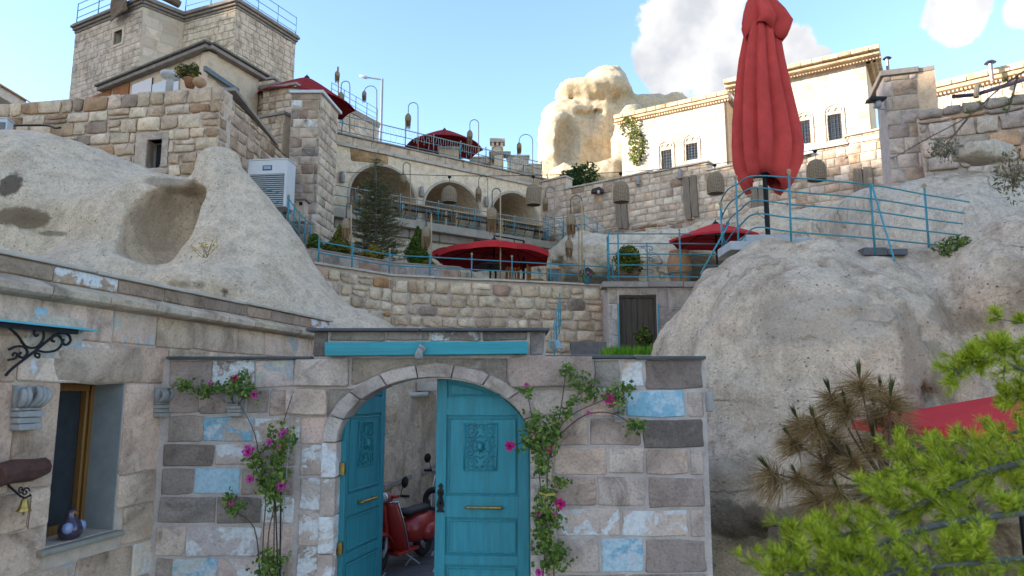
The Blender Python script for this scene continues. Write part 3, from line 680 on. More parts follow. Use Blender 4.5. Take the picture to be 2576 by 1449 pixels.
# laid course by course after the photograph (pixel corners on the wall plane)
HST = [(0, 932, 150, 1050), (-70, 932, 0, 1050)]
def hblock(x0, y0, x1, y1, c, m=CUT, **k):
    u0, u1 = hv(x0, (y0 + y1) / 2)[0], hv(x1, (y0 + y1) / 2)[0]; xm = (x0 + x1) / 2; v1, v0 = hv(xm, y0)[1], hv(xm, y1)[1]
    return stone(HOUSE, [(u0, v0), (u1, v0), (u1, v1), (u0, v1)], .022, hs, m, jitter_col(c, rs_, .07, .03), rs_, bev=.012, rnd=.02, jit=.008, bulge=.006, gap=.006, **k)
zs = [-.35, .0, .33, .66, .98, 1.32, 1.62, wv1, wv1 + .36, wv1 + .70, zc0 - .005]
PH = PAL_HOUSE
for i in range(len(zs) - 1):
    v0, v1 = zs[i], zs[i + 1]; u = uS - rs_.uniform(0, .4)
    while u < uE:
        w = rs_.uniform(.45, .95); a, b = max(u, uS), min(u + w, uE); u += w
        if b - a < .12: continue
        segs = [(a, b)]
        if v0 < wv1 - .05 and v1 > wv0 + .02: segs = [(a, min(b, wu0)), (max(a, wu1), b)]
        for (p, q) in segs:
            if q - p < .1: continue
            cm = pick(rs_, PH); m = cm[1] if len(cm) > 1 else CUT
            stone(HOUSE, [(p, v0), (q, v0), (q, v1), (p, v1)], .022, hs, m, jitter_col(cm[0], rs_, .1, .03), rs_, bev=.012, rnd=.02, jit=.008, bulge=.006, gap=.006)
# blue-washed stones near the bracket
for r, m, c in (((60, 790, 205, 905), YFLAKE, (.42, .40, .36)), ((75, 770, 112, 860), PALEBLUE, (.3, .34, .36))):
    u0, u1 = hv(r[0], 850)[0], hv(r[2], 850)[0]; v1, v0 = hv((r[0] + r[2]) / 2, r[1])[1], hv((r[0] + r[2]) / 2, r[3])[1]
    stone(HOUSE, [(u0, v0), (u1, v0), (u1, v1), (u0, v1)], .03 if m is YFLAKE else .034, hs, m, c, rs_, bev=.01, rnd=.02, jit=.006, bulge=.004)
# parapet blocks above the cornice, cornice mouldings, coping
u = uS
while u < uE - .05:
    w = min(rs_.uniform(.55, .85), uE - u)
    if uE - u - w < .3: w = uE - u
    cm = pick(rs_, [(3, (.25, .20, .165)), (2, (.21, .175, .15)), (1, (.30, .26, .215), YFLAKE), (1, (.27, .22, .18), FLAKE_W)])
    stone(HOUSE, [(u, zc1 + .01), (u + w, zc1 + .01), (u + w, ztop), (u, ztop)], .02, hs, cm[1] if len(cm) > 1 else CUT, jitter_col(cm[0], rs_), rs_, bev=.01, rnd=.015, jit=.005, bulge=.003, gap=.005); u += w
u = uS; uC = HOUSE.uv(788, 850)[0] + .2
while u < uE - .02:
    w = min(rs_.uniform(.5, .7), uE - u)
    if uE - u - w < .25: w = uE - u
    c = jitter_col((.37, .33, .285), rs_, .12, .04); dm = zc1 - zc0
    prof = [(0.0, zc0), (.13, zc0 + .02), (.16, zc0 + .04), (.165, zc0 + dm * .62), (.05, zc1), (0.0, zc1 + .008)]
    vs = [HOUSE.at(q, z, o) for q in (u + .004, u + w - .004) for o, z in prof]; k = len(prof)
    fs = [tuple(range(k)), tuple(range(2 * k - 1, k - 1, -1))] + [(i, (i + 1) % k, k + (i + 1) % k, k + i) for i in range(k)]
    MB().add(vs, fs).build('cornice_stone', CUT, hs, color=c, bevel=.008); u += w
coping(HOUSE, uS, uE + .05, ztop, ztop, hs, COPE_P, .035, .05, .6, 1.1, 3)
# window: reveal lining, frame, pane, sill
wi = MB(); d0 = -.31
for (a, b) in (((wu0, wv0), (wu0 + .05, wv1)), ((wu1 - .045, wv0), (wu1, wv1)), ((wu0 + .07, wv0), (wu1 - .07, wv0 + .08)), ((wu0 + .07, wv1 - .07), (wu1 - .07, wv1))):
    wi.prism([(a[0], a[1]), (b[0], a[1]), (b[0], b[1]), (a[0], b[1])], [], HOUSE.at, .07, d0)
wf = wi.build('window_frame', mat('brown_varnish', (.24, .11, .03), .45, var=.35, scale=4, stretch=(10, 10, 1)), hs, bevel=.006)
um = wu1 - .115
MB().prism([(um, wv0 + .08), (um + .03, wv0 + .08), (um + .03, wv1 - .07), (um, wv1 - .07)], [], HOUSE.at, .06, d0 + .01).build('mullion', MATS['brown_varnish'], wf, bevel=.006)
MB().prism([(wu0, wv0), (wu1, wv0), (wu1, wv1), (wu0, wv1)], [], HOUSE.at, .02, d0 - .05).build('window_pane', GLASS, hs)
MB().prism([(wu1 - .012, wv0), (wu1 - .002, wv0), (wu1 - .002, wv1), (wu1 - .012, wv1)], [], HOUSE.at, .31, -.004).build('reveal_lining', mat('grey_render', (.27, .285, .285), .9, var=.25, scale=5), hs)
MB().prism([(wu0 - .10, wv0 - .055), (wu1 + .05, wv0 - .055), (wu1 + .05, wv0 - .005), (wu0 - .10, wv0 - .005)], [], HOUSE.at, .36, .09).build('window_sill', mat('sill_stone', (.30, .27, .22), .8, var=.3), hs, bevel=.018)
# lintel stone, a little broken, proud of the wall
stone(HOUSE, [(wu0 - .12, wv1 - .01), (wu1 + .2, wv1 - .01), (wu1 + .2, wv1 + .33), (wu0 - .12, wv1 + .33)], .035, hs, CUT, (.355, .30, .26), rs_, bev=.02, rnd=.05, jit=.02, bulge=.01)
# carved capitals set in walls
CARVE = mat('carved_stone', (.34, .325, .31), .85, var=.3, scale=12, bump=.35, bscale=40)
def capital(name_parent, plane, cx, cy, w, h, leafy=True, off=.02):
    u, v = plane.uv(cx, cy); mb = MB(); k = 9
    f = lambda du, dv, o: plane.at(u + du, v + dv, o + off)
    for i, (z0, z1, o, ww) in enumerate(((-.5, -.36, .10, .86), (-.35, -.22, .085, .9), (-.21, -.08, .10, .96), (-.07, .0, .07, 1.0))):
        pts = [(-.5 * ww * w, z0 * h), (.5 * ww * w, z0 * h), (.5 * ww * w, z1 * h), (-.5 * ww * w, z1 * h)]; mb.prism(pts, [], f, o + .04, o)
    base = mb.build('carved_capital', CARVE, name_parent, bevel=.012)
    lf = MB()
    for j in range(5):
        a = (j - 2) / 2.0; pts = []
        for i in range(7):
            t = i / 6; pts.append(f((a * .34 + .12 * math.sin(t * 2.4) * (1 if a >= 0 else -1)) * w, (0.02 + .46 * t - .06 * abs(a) * t) * h, .05 + .07 * math.sin(t * 2.6)))
        lf.tube(pts, [.03 * (1.1 - .5 * abs(i / 6 - .4)) * w / .28 for i in range(7)], 6)
    lf.prism([(-.44 * w, -.02 * h), (.44 * w, -.02 * h), (.48 * w, .5 * h), (-.48 * w, .5 * h)], [], f, .06, .05)
    lf.build('carved_leaves', CARVE, base, smooth=True)
capital(hs, HOUSE, 52, 1025, .24, .34); capital(hs, HOUSE, 397, 1012, .20, .28)
# wooden beam stub, bell on its bracket, sill bird, awning bracket
bm_ = MB(); a = HOUSE.at(hv(-30, 1190)[0], hv(40, 1188)[1], .07); b = HOUSE.at(hv(93, 1180)[0], hv(40, 1182)[1] + .01, .07); bm_.tube([a, a.lerp(b, .3) + Vector((0, 0, .012)), a.lerp(b, .7) - Vector((0, 0, .008)), b], [.085, .09, .086, .07], 9)
bm_.build('beam_stub', mat('old_brown_beam', (.10, .045, .035), .85, var=.5, scale=14, bump=.7, bscale=30), hs)
def spiral(c, ux, uy, r0, turns, a0=0.0, n=22, sgn=1):
    return [c + ux * (r0 * (1 - i / n * .85) * math.cos(a0 + sgn * turns * 2 * math.pi * i / n)) + uy * (r0 * (1 - i / n * .85) * math.sin(a0 + sgn * turns * 2 * math.pi * i / n)) for i in range(n + 1)]
bl = thing('door_bell', 'small brass bell on a scrolled iron bracket below the brown beam', 'bell', HOUSE.at(hv(25, 1300)[0], hv(25, 1300)[1], .1))
U_, Z_ = HOUSE.u, Vector((0, 0, 1)); cb = HOUSE.at(hv(25, 1265)[0], hv(25, 1262)[1], .13); s_ = .0042
mbk = MB().tube([cb + U_ * -.06 + Z_ * .13 - HOUSE.n * .1, cb + U_ * -.04 + Z_ * .05, cb + Z_ * .03, cb + U_ * .05 + Z_ * .045], .008, 6)
mbk.tube(spiral(cb + Z_ * .075, U_, Z_, .035, 1.3), .006, 6).tube(spiral(cb + Z_ * .1 - U_ * .04, U_, Z_, .028, -1.3), .006, 6)
mbk.build('scroll_bracket', IRON, bl)
MB().lathe([(.012, .03), (.022, .02), (.028, -.01), (.036, -.04), (.052, -.062), (.05, -.066), (.02, -.06), (.008, -.066), (.009, -.09), (.004, -.095)], cb, 16).build('bell', BRASS, bl, smooth=True)
MB().tube([cb + U_ * .055 + Z_ * .04, cb + U_ * .053 - Z_ * .2], .003, 5).build('pull_cord', IRON, bl)
bd = thing('bird_figurine', 'glossy blue and brown bird figurine on the window sill', 'figurine', HOUSE.at(hv(190, 1345)[0], wv0, -.09))
bc = HOUSE.at(hv(190, 1345)[0], wv0, -.07)
MB().lathe([(.03, 0), (.075, .015), (.092, .05), (.095, .09), (.082, .13), (.055, .165), (.04, .19), (.045, .215), (.035, .24), (.01, .252)], bc, 16, lambda a, z: 1 + .14 * math.cos(a)).build('body', mat('bird_glaze', (.05, .035, .06), .15, var=.3, spec=.6), bd, smooth=True)
for sd in (-1, 1):
    MB().lathe([(.004, -.05), (.035, -.03), (.045, 0), (.035, .035), (.005, .05)], bc + U_ * (.068 * sd) + Vector((0, 0, .1)) + HOUSE.n * .05, 10).build('wing', mat('bird_blue', (.25, .32, .52), .2, var=.3, spec=.6), bd, smooth=True)
MB().tube([bc + HOUSE.n * .04 + Z_ * .22, bc + HOUSE.n * .085 + Z_ * .21], [.014, .002], 6).build('beak', OWOOD, bd)
br = thing('awning_bracket', 'black scrolled iron bracket carrying a thin turquoise awning board on the house wall', 'bracket', HOUSE.at(hv(60, 860)[0], 2.6, .2))
A0, A1 = HOUSE.at(hv(-160, 815)[0], hv(60, 822)[1], .34), HOUSE.at(hv(140, 828)[0], hv(60, 822)[1], .34)
bo = MB(); sl_ = lambda u, v, o: HOUSE.at(u, v, o)
ub0, ub1 = hv(-160, 815)[0], hv(205, 828)[0]; vb = hv(80, 822)[1]
bo.prism([(ub0, vb), (ub1, vb), (ub1, vb + .016), (ub0, vb + .016)], [], HOUSE.at, .16, .17).build('awning_board', mat('turquoise_board', (.11, .42, .50), .4, var=.15), br)
MB().prism([(ub0, vb - .04), (hv(162, 828)[0], vb - .04), (hv(162, 828)[0], vb), (ub0, vb)], [], HOUSE.at, .03, .14).build('top_bar', IRON, br)
sc_ = MB(); o_ = .12
W_ = lambda x, y: HOUSE.at(hv(x, y)[0], hv(x, y)[1], o_)
sc_.tube(smooth_path([W_(-20, 945), W_(0, 925), W_(60, 880), W_(95, 852), W_(120, 838), W_(140, 842), W_(146, 858), W_(135, 868), W_(126, 862), W_(129, 854)], 5), .011, 6)
sc_.tube(smooth_path([W_(60, 882), W_(85, 886), W_(112, 880), W_(125, 862), W_(117, 846), W_(102, 845), W_(98, 856), W_(105, 860)], 5), .010, 6)
sc_.tube(smooth_path([W_(58, 884), W_(56, 896), W_(64, 900), W_(67, 892), W_(61, 889)], 5), .009, 6)
sc_.tube(smooth_path([W_(-10, 826), W_(12, 846), W_(32, 872), W_(58, 874), W_(76, 855), W_(76, 832), W_(62, 828), W_(53, 838), W_(58, 846), W_(64, 842)], 5), .010, 6)
sc_.tube(smooth_path([W_(-12, 880), W_(8, 872), W_(28, 874), W_(36, 888), W_(26, 900), W_(14, 896), W_(20, 886)], 5), .010, 6)
sc_.tube(smooth_path([W_(-14, 906), W_(4, 902), W_(10, 892), W_(2, 888), W_(-2, 896)], 5), .009, 6)
sc_.build('scrollwork', IRON, br, smooth=True)
# ------------------------------------------------------------------ gate wall
gw = thing('gate_wall', 'grey ashlar gate wall with patches of flaking blue and white paint around an arched doorway', 'wall', (0, 7, 0))
gv = GATE.uv
GREY = (.215, .185, .17); LG = (.31, .275, .255); DK = (.12, .105, .098); MG = (.245, .205, .18); PK = (.32, .26, .23)
uL, uR = gv(398, 980)[0], gv(1775, 980)[0]; zT = gv(600, 903)[1]; zT2 = gv(1000, 835)[1]
acx, asp = gv(1092, 1100)[0], gv(1092, 1112)[1]; arx, ary = gv(1334, 1100)[0] - acx, gv(1092, 948)[1] - asp
arch = arch_loop(acx, asp, arx + .035, ary + .035, -.3, 22)
wall_core(GATE, [(uL, -.35), (uR, -.35), (uR, zT), (gv(1372, 880)[0], zT), (gv(1372, 880)[0], zT2), (gv(790, 880)[0], zT2), (gv(790, 880)[0], zT), (uL, zT)], [arch], .42, MORTAR_G, gw)
rg = random.Random(21)
# every block after the photograph: left, top, right, bottom (px), colour, surface
ST = [
 # left field
 (428, 905, 533, 972, GREY, CUT), (536, 905, 640, 972, GREY, FLAKE_W), (644, 905, 742, 975, LG, YFLAKE), (745, 903, 880, 973, LG, CUT),
 (428, 976, 500, 1040, GREY, CUT), (503, 978, 575, 1040, GREY, CUT), (622, 978, 675, 1040, GREY, CUT), (679, 978, 720, 1045, MG, CUT), (722, 978, 825, 1042, PK, CUT),
 (425, 1044, 510, 1112, GREY, CUT), (513, 1048, 636, 1112, LG, FLAKE_BW), (640, 1050, 752, 1112, LG, FLAKE_W),
 (413, 1117, 538, 1172, (.14, .128, .12), CUT), (541, 1117, 640, 1172, LG, FLAKE_W), (643, 1117, 745, 1172, GREY, CUT),
 (409, 1176, 486, 1245, (.17, .155, .145), CUT), (489, 1176, 604, 1245, (.36, .42, .46), PALEBLUE), (608, 1176, 660, 1245, GREY, CUT), (663, 1176, 740, 1245, GREY, CUT),
 (402, 1250, 543, 1317, (.16, .148, .14), CUT), (546, 1250, 655, 1317, (.145, .135, .128), CUT), (660, 1250, 740, 1317, LG, FLAKE_W),
 (396, 1323, 465, 1400, LG, CUT), (468, 1323, 655, 1400, (.27, .27, .28), FLAKE_W), (660, 1323, 735, 1400, PK, CUT),
 (392, 1405, 430, 1470, GREY, CUT), (433, 1405, 545, 1470, (.32, .37, .40), FLAKE_BW), (548, 1405, 655, 1470, LG, FLAKE_W), (660, 1405, 735, 1470, GREY, CUT),
 # right field
 (1280, 898, 1490, 975, GREY, CUT), (1493, 905, 1560, 975, (.16, .148, .14), CUT), (1563, 905, 1618, 975, LG, FLAKE_W), (1622, 905, 1768, 978, DK, CUT),
 (1340, 980, 1455, 1045, LG, CUT), (1458, 980, 1570, 1045, PK, CUT), (1574, 983, 1722, 1050, (.2, .36, .44), BLUE), (1726, 983, 1770, 1050, LG, CUT),
 (1395, 1050, 1480, 1122, PK, CUT), (1483, 1050, 1612, 1122, MG, CUT), (1616, 1056, 1770, 1126, DK, CUT),
 (1393, 1127, 1528, 1193, PK, CUT), (1531, 1127, 1620, 1193, LG, CUT), (1624, 1130, 1730, 1193, PK, CUT), (1733, 1130, 1772, 1193, LG, CUT),
 (1393, 1198, 1500, 1274, PK, CUT), (1503, 1198, 1624, 1274, LG, CUT), (1628, 1200, 1772, 1276, (.23, .205, .19), CUT),
 (1400, 1279, 1560, 1350, LG, FLAKE_W), (1563, 1282, 1732, 1350, LG, FLAKE_W), (1736, 1282, 1775, 1352, LG, CUT),
 (1400, 1355, 1508, 1440, LG, CUT), (1511, 1355, 1620, 1440, (.25, .36, .42), FLAKE_BW), (1623, 1358, 1778, 1440, (.185, .165, .155), CUT),
 (1400, 1444, 1580, 1500, GREY, CUT), (1583, 1444, 1778, 1500, (.16, .145, .14), CUT),
 # jamb blocks either side of the arch
 (760, 1048, 822, 1115, PK, CUT), (757, 1120, 836, 1195, LG, FLAKE_W), (756, 1200, 838, 1285, (.30, .285, .28), FLAKE_W), (752, 1290, 840, 1372, LG, FLAKE_W), (748, 1376, 840, 1470, GREY, FLAKE_W),
 (1344, 1050, 1390, 1150, LG, CUT), (1344, 1155, 1390, 1270, PK, CUT), (1344, 1275, 1396, 1380, LG, CUT), (1344, 1385, 1396, 1480, PK, CUT),
 # frieze above the beam and spandrels
 (832, 832, 970, 858, (.16, .148, .14), CUT), (973, 832, 1080, 858, (.17, .155, .148), CUT), (1083, 832, 1210, 858, (.15, .14, .135), FLAKE_W), (1213, 832, 1326, 858, (.13, .12, .118), CUT),
 (790, 833, 826, 896, (.11, .10, .098), CUT), (1331, 833, 1370, 893, (.17, .16, .155), CUT),
]
def in_arch_cut(poly):
    return poly
for x0, y0, x1, y1, c, m in ST:
    u0, v1 = gv(x0, y0); u1, v0 = gv(x1, y1)
    big = (x0, y0) in ((745, 903), (722, 978), (1280, 898)); dp = .075 if big else .016
    c = (c[0] * 1.26, c[1] * 1.27, c[2] * 1.34)
    stone(GATE, [(u0, v0), (u1, v0), (u1, v1), (u0, v1)], dp, gw, m, jitter_col(c, rg, .1, .02), rg, bev=.010, rnd=.014, jit=.011, bulge=.004, gap=.004)
# spandrel pieces hugging the arch ring
RO = 1.155
def ring_pt(a, k): return (acx - arx * k * math.cos(a), asp + ary * (k + (k - 1) * .25) * math.sin(a))
for s0, s1, edge in ((.30, .98, 'l'), (math.pi - .98, math.pi - .30, 'r')):
    n = 6; arc = [ring_pt(s0 + (s1 - s0) * i / n, RO + .02) for i in range(n + 1)]
    ue = gv(826 if edge == 'l' else 1338, 1000)[0]; vt = gv(1000, 978 if edge == 'l' else 980)[1]
    if edge == 'l':
        pl = [(ue, arc[0][1])] + arc[:-1] + [(arc[-2][0], vt), (ue, vt)]
    else:
        pl = [(arc[1][0], vt)] + arc[1:] + [(ue, arc[-1][1]), (ue, vt)]
    pl = [p for p in pl if p[1] <= vt + .001]
    stone(GATE, pl if area(pl) > 0 else pl[::-1], .014, gw, CUT, (.20, .185, .175), rg, bev=.008, rnd=.01, jit=.003, bulge=.002, gap=.004)
n = 8; arc = [ring_pt(.80 + (math.pi - 1.6) * i / n, RO + .02) for i in range(n + 1)]; vt2 = gv(1090, 901)[1]
lft = [(gv(884, 950)[0], arc[0][1])] + arc[:5] + [(arc[4][0] - .004, vt2), (gv(884, 950)[0], vt2)]
rgt = [(arc[4][0] + .004, vt2)] + arc[4:] + [(gv(1277, 950)[0], arc[-1][1]), (gv(1277, 950)[0], vt2)]
for pl, c in ((lft, (.235, .215, .195)), (rgt, (.19, .172, .16))): stone(GATE, pl if area(pl) > 0 else pl[::-1], .013, gw, CUT, c, rg, bev=.008, rnd=.008, jit=.002, bulge=.002, gap=.003)
# voussoirs
nv = 9
for i in range(nv):
    a0, a1 = math.pi * i / nv + .006, math.pi * (i + 1) / nv - .006; k = 5
    pl = [ring_pt(a0 + (a1 - a0) * j / k, 1.0) for j in range(k + 1)] + [ring_pt(a1 + (a0 - a1) * j / k, RO) for j in range(k + 1)]
    MB().prism(pl, [], GATE.at, .44, .05 + .006 * math.sin(i * 5)).build('arch_stone', CUT, gw, bevel=.012, color=jitter_col((.30, .28, .28) if i % 3 else (.37, .35, .345), rg, .1, .03))
vj = [asp, asp - .34, asp - .7, asp - 1.05, asp - 1.4, asp - 1.75, -.3]
for sd in (-1, 1):
    for a, b in zip(vj[:-1], vj[1:]):
        e0, e1 = acx + sd * arx, acx + sd * arx * RO
        if b < -.31: continue
        MB().prism([(min(e0, e1), b + .004), (max(e0, e1), b + .004), (max(e0, e1), a - .004), (min(e0, e1), a - .004)], [], GATE.at, .44, .045 + rg.uniform(-.005, .005)).build('jamb_stone', FLAKE_W if sd < 0 else CUT, gw, bevel=.012, color=jitter_col((.38, .355, .35), rg, .1, .03))
# turquoise lintel beam, slate copings
MB().prism([gv(825, 897), gv(1327, 892), gv(1327, 861), gv(825, 863)], [], GATE.at, .2, .13).build('lintel_beam', TEALW2, gw, bevel=.008)
coping(GATE, gv(425, 893)[0], gv(788, 893)[0], zT, zT, gw, SLATE, .028, .06, .48, 1.0, 1)
coping(GATE, gv(1372, 888)[0], gv(1773, 888)[0], zT, zT, gw, SLATE, .032, .06, .48, .95, 2)
coping(GATE, gv(776, 827)[0], gv(1382, 827)[0], zT2, zT2, gw, SLATE, .03, .12, .55, 1.2, 3)
capital(gw, GATE, 598, 1015, .15, .24, off=.01); capital(gw, GATE, 1850, 1040, .12, .18, off=.0) if False else capital(gw, GATE, 1553, 1040, .10, .16, off=.01)
u_, v_ = gv(1779, 1010); MB().box((u_ + GATE.o.x + .02, 7.05, v_), (.035, .1, .1)).build('corner_carving', CARVE, gw, bevel=.02)

# ------------------------------------------------------------------ the two door leaves
def ornament(M, w, h, parent, name='carved_panel'):
    """raised scrollwork in a framed rectangle; M maps (x across, y up, z out)"""
    f = lambda x, y, z=0.0: M @ Vector((x, y, z)); mb = MB(); t = .012
    for (x0, y0, x1, y1) in ((-w / 2, -h / 2, w / 2, -h / 2 + t), (-w / 2, h / 2 - t, w / 2, h / 2), (-w / 2, -h / 2 + t, -w / 2 + t, h / 2 - t), (w / 2 - t, -h / 2 + t, w / 2, h / 2 - t)):
        mb.prism([(x0, y0), (x1, y0), (x1, y1), (x0, y1)], [], lambda u, v, o: f(u, v, o), .014, .012)
    def sp(cx, cy, r, turns, a0, sg):
        n = 16; pts = [f(cx + r * (1 - .8 * i / n) * math.cos(a0 + sg * turns * 2 * math.pi * i / n), cy + r * (1 - .8 * i / n) * math.sin(a0 + sg * turns * 2 * math.pi * i / n), .006 + .004 * i / n) for i in range(n + 1)]
        mb.tube(pts, [.0065 * (1.2 - .5 * i / n) for i in range(n + 1)], 5)
    for sx in (-1, 1):
        for sy in (-1, 1):
            sp(sx * w * .27, sy * h * .33, w * .17, 1.4, math.pi / 2 * (1 + sx), sx * sy); sp(sx * w * .33, sy * h * .12, w * .12, 1.3, -sy * math.pi / 2, -sx * sy)
            sp(sx * w * .12, sy * h * .43, w * .09, 1.2, 0, sx * sy); sp(sx * w * .40, sy * h * .44, w * .06, 1.2, math.pi, -sx * sy)
            mb.tube([f(sx * w * .44, sy * h * .2, .006), f(sx * w * .30, sy * h * .22, .01), f(sx * w * .1, sy * h * .19, .008), f(0, sy * h * .24, .008)], .006, 5)
        sp(sx * w * .2, 0, w * .2, .9, math.pi / 2, sx)
        sp(sx * w * .36, 0, w * .08, 1.1, math.pi, sx)
    mb.tube([f(0, h * .09, .0), f(0, h * .05, .02), f(0, -.02 * h, .03), f(0, -h * .09, .0)], [.012, .03, .034, .008], 10)
    for k in range(9):
        a = math.pi * 2 * k / 9; mb.tube([f(0, 0, .015), f(.055 * math.cos(a), .07 * math.sin(a), .004)], [.012, .003], 5)
    return mb.build(name, TEALW, parent, smooth=True)
def door_leaf(M, w, h, arch_fn, mirror, parent):
    """M maps local (x from hinge to meeting edge, y up, z towards the street)"""
    f = lambda u, v, o: M @ Vector((u, v, o))
    def clipv(u, v): return min(v, arch_fn(u) - .004)
    n = 14; top = [(w * i / n, arch_fn(w * i / n)) for i in range(n + 1)]
    lf = MB().prism([(0, .02), (w, .02)] + top[::-1], [], f, .05, 0.0).build('door_leaf', TEALW, parent)
    st = .105
    def bar(x0, y0, x1, y1, o=.022, mb=None):
        pl = [(x0, y0), (x1, y0)] + [(x, clipv(x, y1)) for x in np.linspace(x1, x0, 6)]; mb.prism(pl, [], f, o + .004, o)
    fr = MB(); bar(0, .02, st, h, mb=fr); bar(w - st, .02, w, h, mb=fr)
    for y0, y1 in ((.02, .14), (.62, .86), (1.05, 1.13), (2.14, 2.27)):
        pass
    rails = [(.02, .13), (.69, .78), (1.14, 1.35), (2.14, 2.32)]
    for y0, y1 in rails: bar(st, y0, w - st, y1, mb=fr)
    fr.build('door_frame', TEALW, lf, bevel=.004)
    pans = [(.13, .69), (.78, 1.14), (1.35, 2.14), (2.32, h)]
    for y0, y1 in pans:
        mb = MB(); m = .03
        pl = [(st + m, y0 + m), (w - st - m, y0 + m)] + [(x, min(y1 - m, arch_fn(x) - .05)) for x in np.linspace(w - st - m, st + m, 8)]
        if min(p[1] for p in pl[2:]) < y0 + m + .03: pl = [p for p in pl if p[1] >= y0 + m - .001]
        mb.prism(pl, [], f, .012, .010).build('door_panel', TEALW, lf, bevel=.006)
        mb = MB(); t = .016     # moulding round the panel
        for a, b in zip(pl, pl[1:] + pl[:1]): mb.tube([f(a[0] + (st - a[0]) * 0, a[1], .014), f(b[0], b[1], .014)], .009, 6)
        mb.build('moulding', TEALW, lf)
    return lf
gate_y = 7.16
archv = lambda X: asp + ary * math.sqrt(max(0, 1 - min(1, ((X - (GATE.o.x + acx)) / arx) ** 2))) - .015
xc = GATE.o.x + acx; xl, xr = xc - arx, xc + arx; wl = arx - .008
# right leaf: almost shut, swung a little inwards
HR = Vector((xr - .01, gate_y, 0)); ar = R(4); ux = Vector((-math.cos(ar), math.sin(ar), 0)); uz = Vector((-math.sin(ar), -math.cos(ar), 0))
MR = Matrix(((ux.x, 0, uz.x, HR.x), (ux.y, 0, uz.y, HR.y), (0, 1, 0, 0), (0, 0, 0, 1)))
lr = door_leaf(MR, wl, 2.6, lambda u: archv(HR.x + ux.x * u), False, gw)
lr['label'] = 'turquoise door leaf with carved panel and brass bar, nearly shut'
ornament(MR @ Matrix.Translation((wl * .52, 1.83, .012)), .34, .47, lr)
def bar_handle(M, w, parent):
    f = lambda x, y, z: M @ Vector((x, y, z)); mb = MB()
    mb.tube([f(-w / 2, 0, .05), f(-w * .38, 0, .05), f(-w * .36, 0, .05), f(w * .36, 0, .05), f(w * .38, 0, .05), f(w / 2, 0, .05)], [.004, .013, .016, .012, .016, .004], 10)
    for s in (-.4, .4): mb.tube([f(w * s, 0, 0), f(w * s, 0, .05)], [.016, .01], 8); mb.tube([f(w * s - .012, 0, .05), f(w * s + .012, 0, .05)], .018, 10)
    mb.build('door_handle', BRASS, parent, smooth=True)
bar_handle(MR @ Matrix.Translation((wl * .47, 1.245, .02)), .40, lr)
esc = MB(); fE = lambda x, y, z: MR @ Matrix.Translation((wl - .055, 1.33, .026)) @ Vector((x, y, z))
pr = [(.006, .14), (.026, .115), (.012, .09), (.03, .075), (.034, .04), (.018, .01), (.034, -.04), (.04, -.08), (.022, -.1), (.038, -.13), (.042, -.14)]
esc.prism([(a, b) for a, b in pr] + [(-a, b) for a, b in pr[::-1]], [], lambda u, v, o: fE(u, v, o), .008, .008); esc.tube([fE(0, .05, .01), fE(0, .04, .045), fE(0, -.03, .05), fE(0, -.06, .012)], .009, 6)
esc.build('lock_plate', IRON, lr)
# left leaf: swung far open into the court
HL = Vector((xl + .01, gate_y, 0)); al = R(75); ux = Vector((math.cos(al), math.sin(al), 0)); uz = Vector((math.sin(al), -math.cos(al), 0))
ML = Matrix(((ux.x, 0, uz.x, HL.x), (ux.y, 0, uz.y, HL.y), (0, 1, 0, 0), (0, 0, 0, 1)))
ll = door_leaf(ML, wl, 2.6, lambda u: archv(xl + .01 + u), True, gw)
ll['label'] = 'turquoise door leaf swung open into the court'
ornament(ML @ Matrix.Translation((wl * .52, 1.83, .012)), .34, .47, ll)
bar_handle(ML @ Matrix.Translation((wl * .52, 1.245, .02)), .40, ll)
for z in (1.62, .86):
    MB().box((xl + .03, gate_y - .03, z), (.022, .035, .06)).build('hinge', BRASS, ll, bevel=.004)
for sx_ in (xl + .022, xr - .022): MB().box((sx_, gate_y + .04, asp / 2), (.03, .05, asp / 2)).build('door_post', TEALW, gw)
# cloth knotted on a string below the coping
rgk = thing('knotted_rag', 'grey rag knotted to a string on the turquoise lintel beam', 'cloth', GATE.at(*gv(1062, 880), .16))
c = GATE.at(*gv(1062, 876), .155); RAG = mat('grey_rag', (.33, .32, .31), .95, var=.35, scale=40, bump=.6, bscale=60)
MB().tube([GATE.at(*gv(1062, 842), .14), c], .004, 5).build('string', RAG, rgk)
MB().tube([c + Vector((-.01, 0, .02)), c + Vector((.018, -.02, .0)), c + Vector((.045, 0, -.012)), c + Vector((.03, .01, -.035)), c + Vector((0, -.015, -.02))], [.012, .02, .018, .02, .015], 7).build('knot', RAG, rgk, smooth=True)
MB().tube([c + Vector((0, -.012, -.01)), c + Vector((-.018, -.02, -.05)), c + Vector((-.026, -.01, -.09)), c + Vector((.01, -.012, -.115))], [.018, .026, .036, .012], 7).tube([c + Vector((.02, -.012, -.02)), c + Vector((.008, -.026, -.06)), c + Vector((.02, -.01, -.125))], [.015, .024, .012], 7).build('rag_end', RAG, rgk, smooth=True)
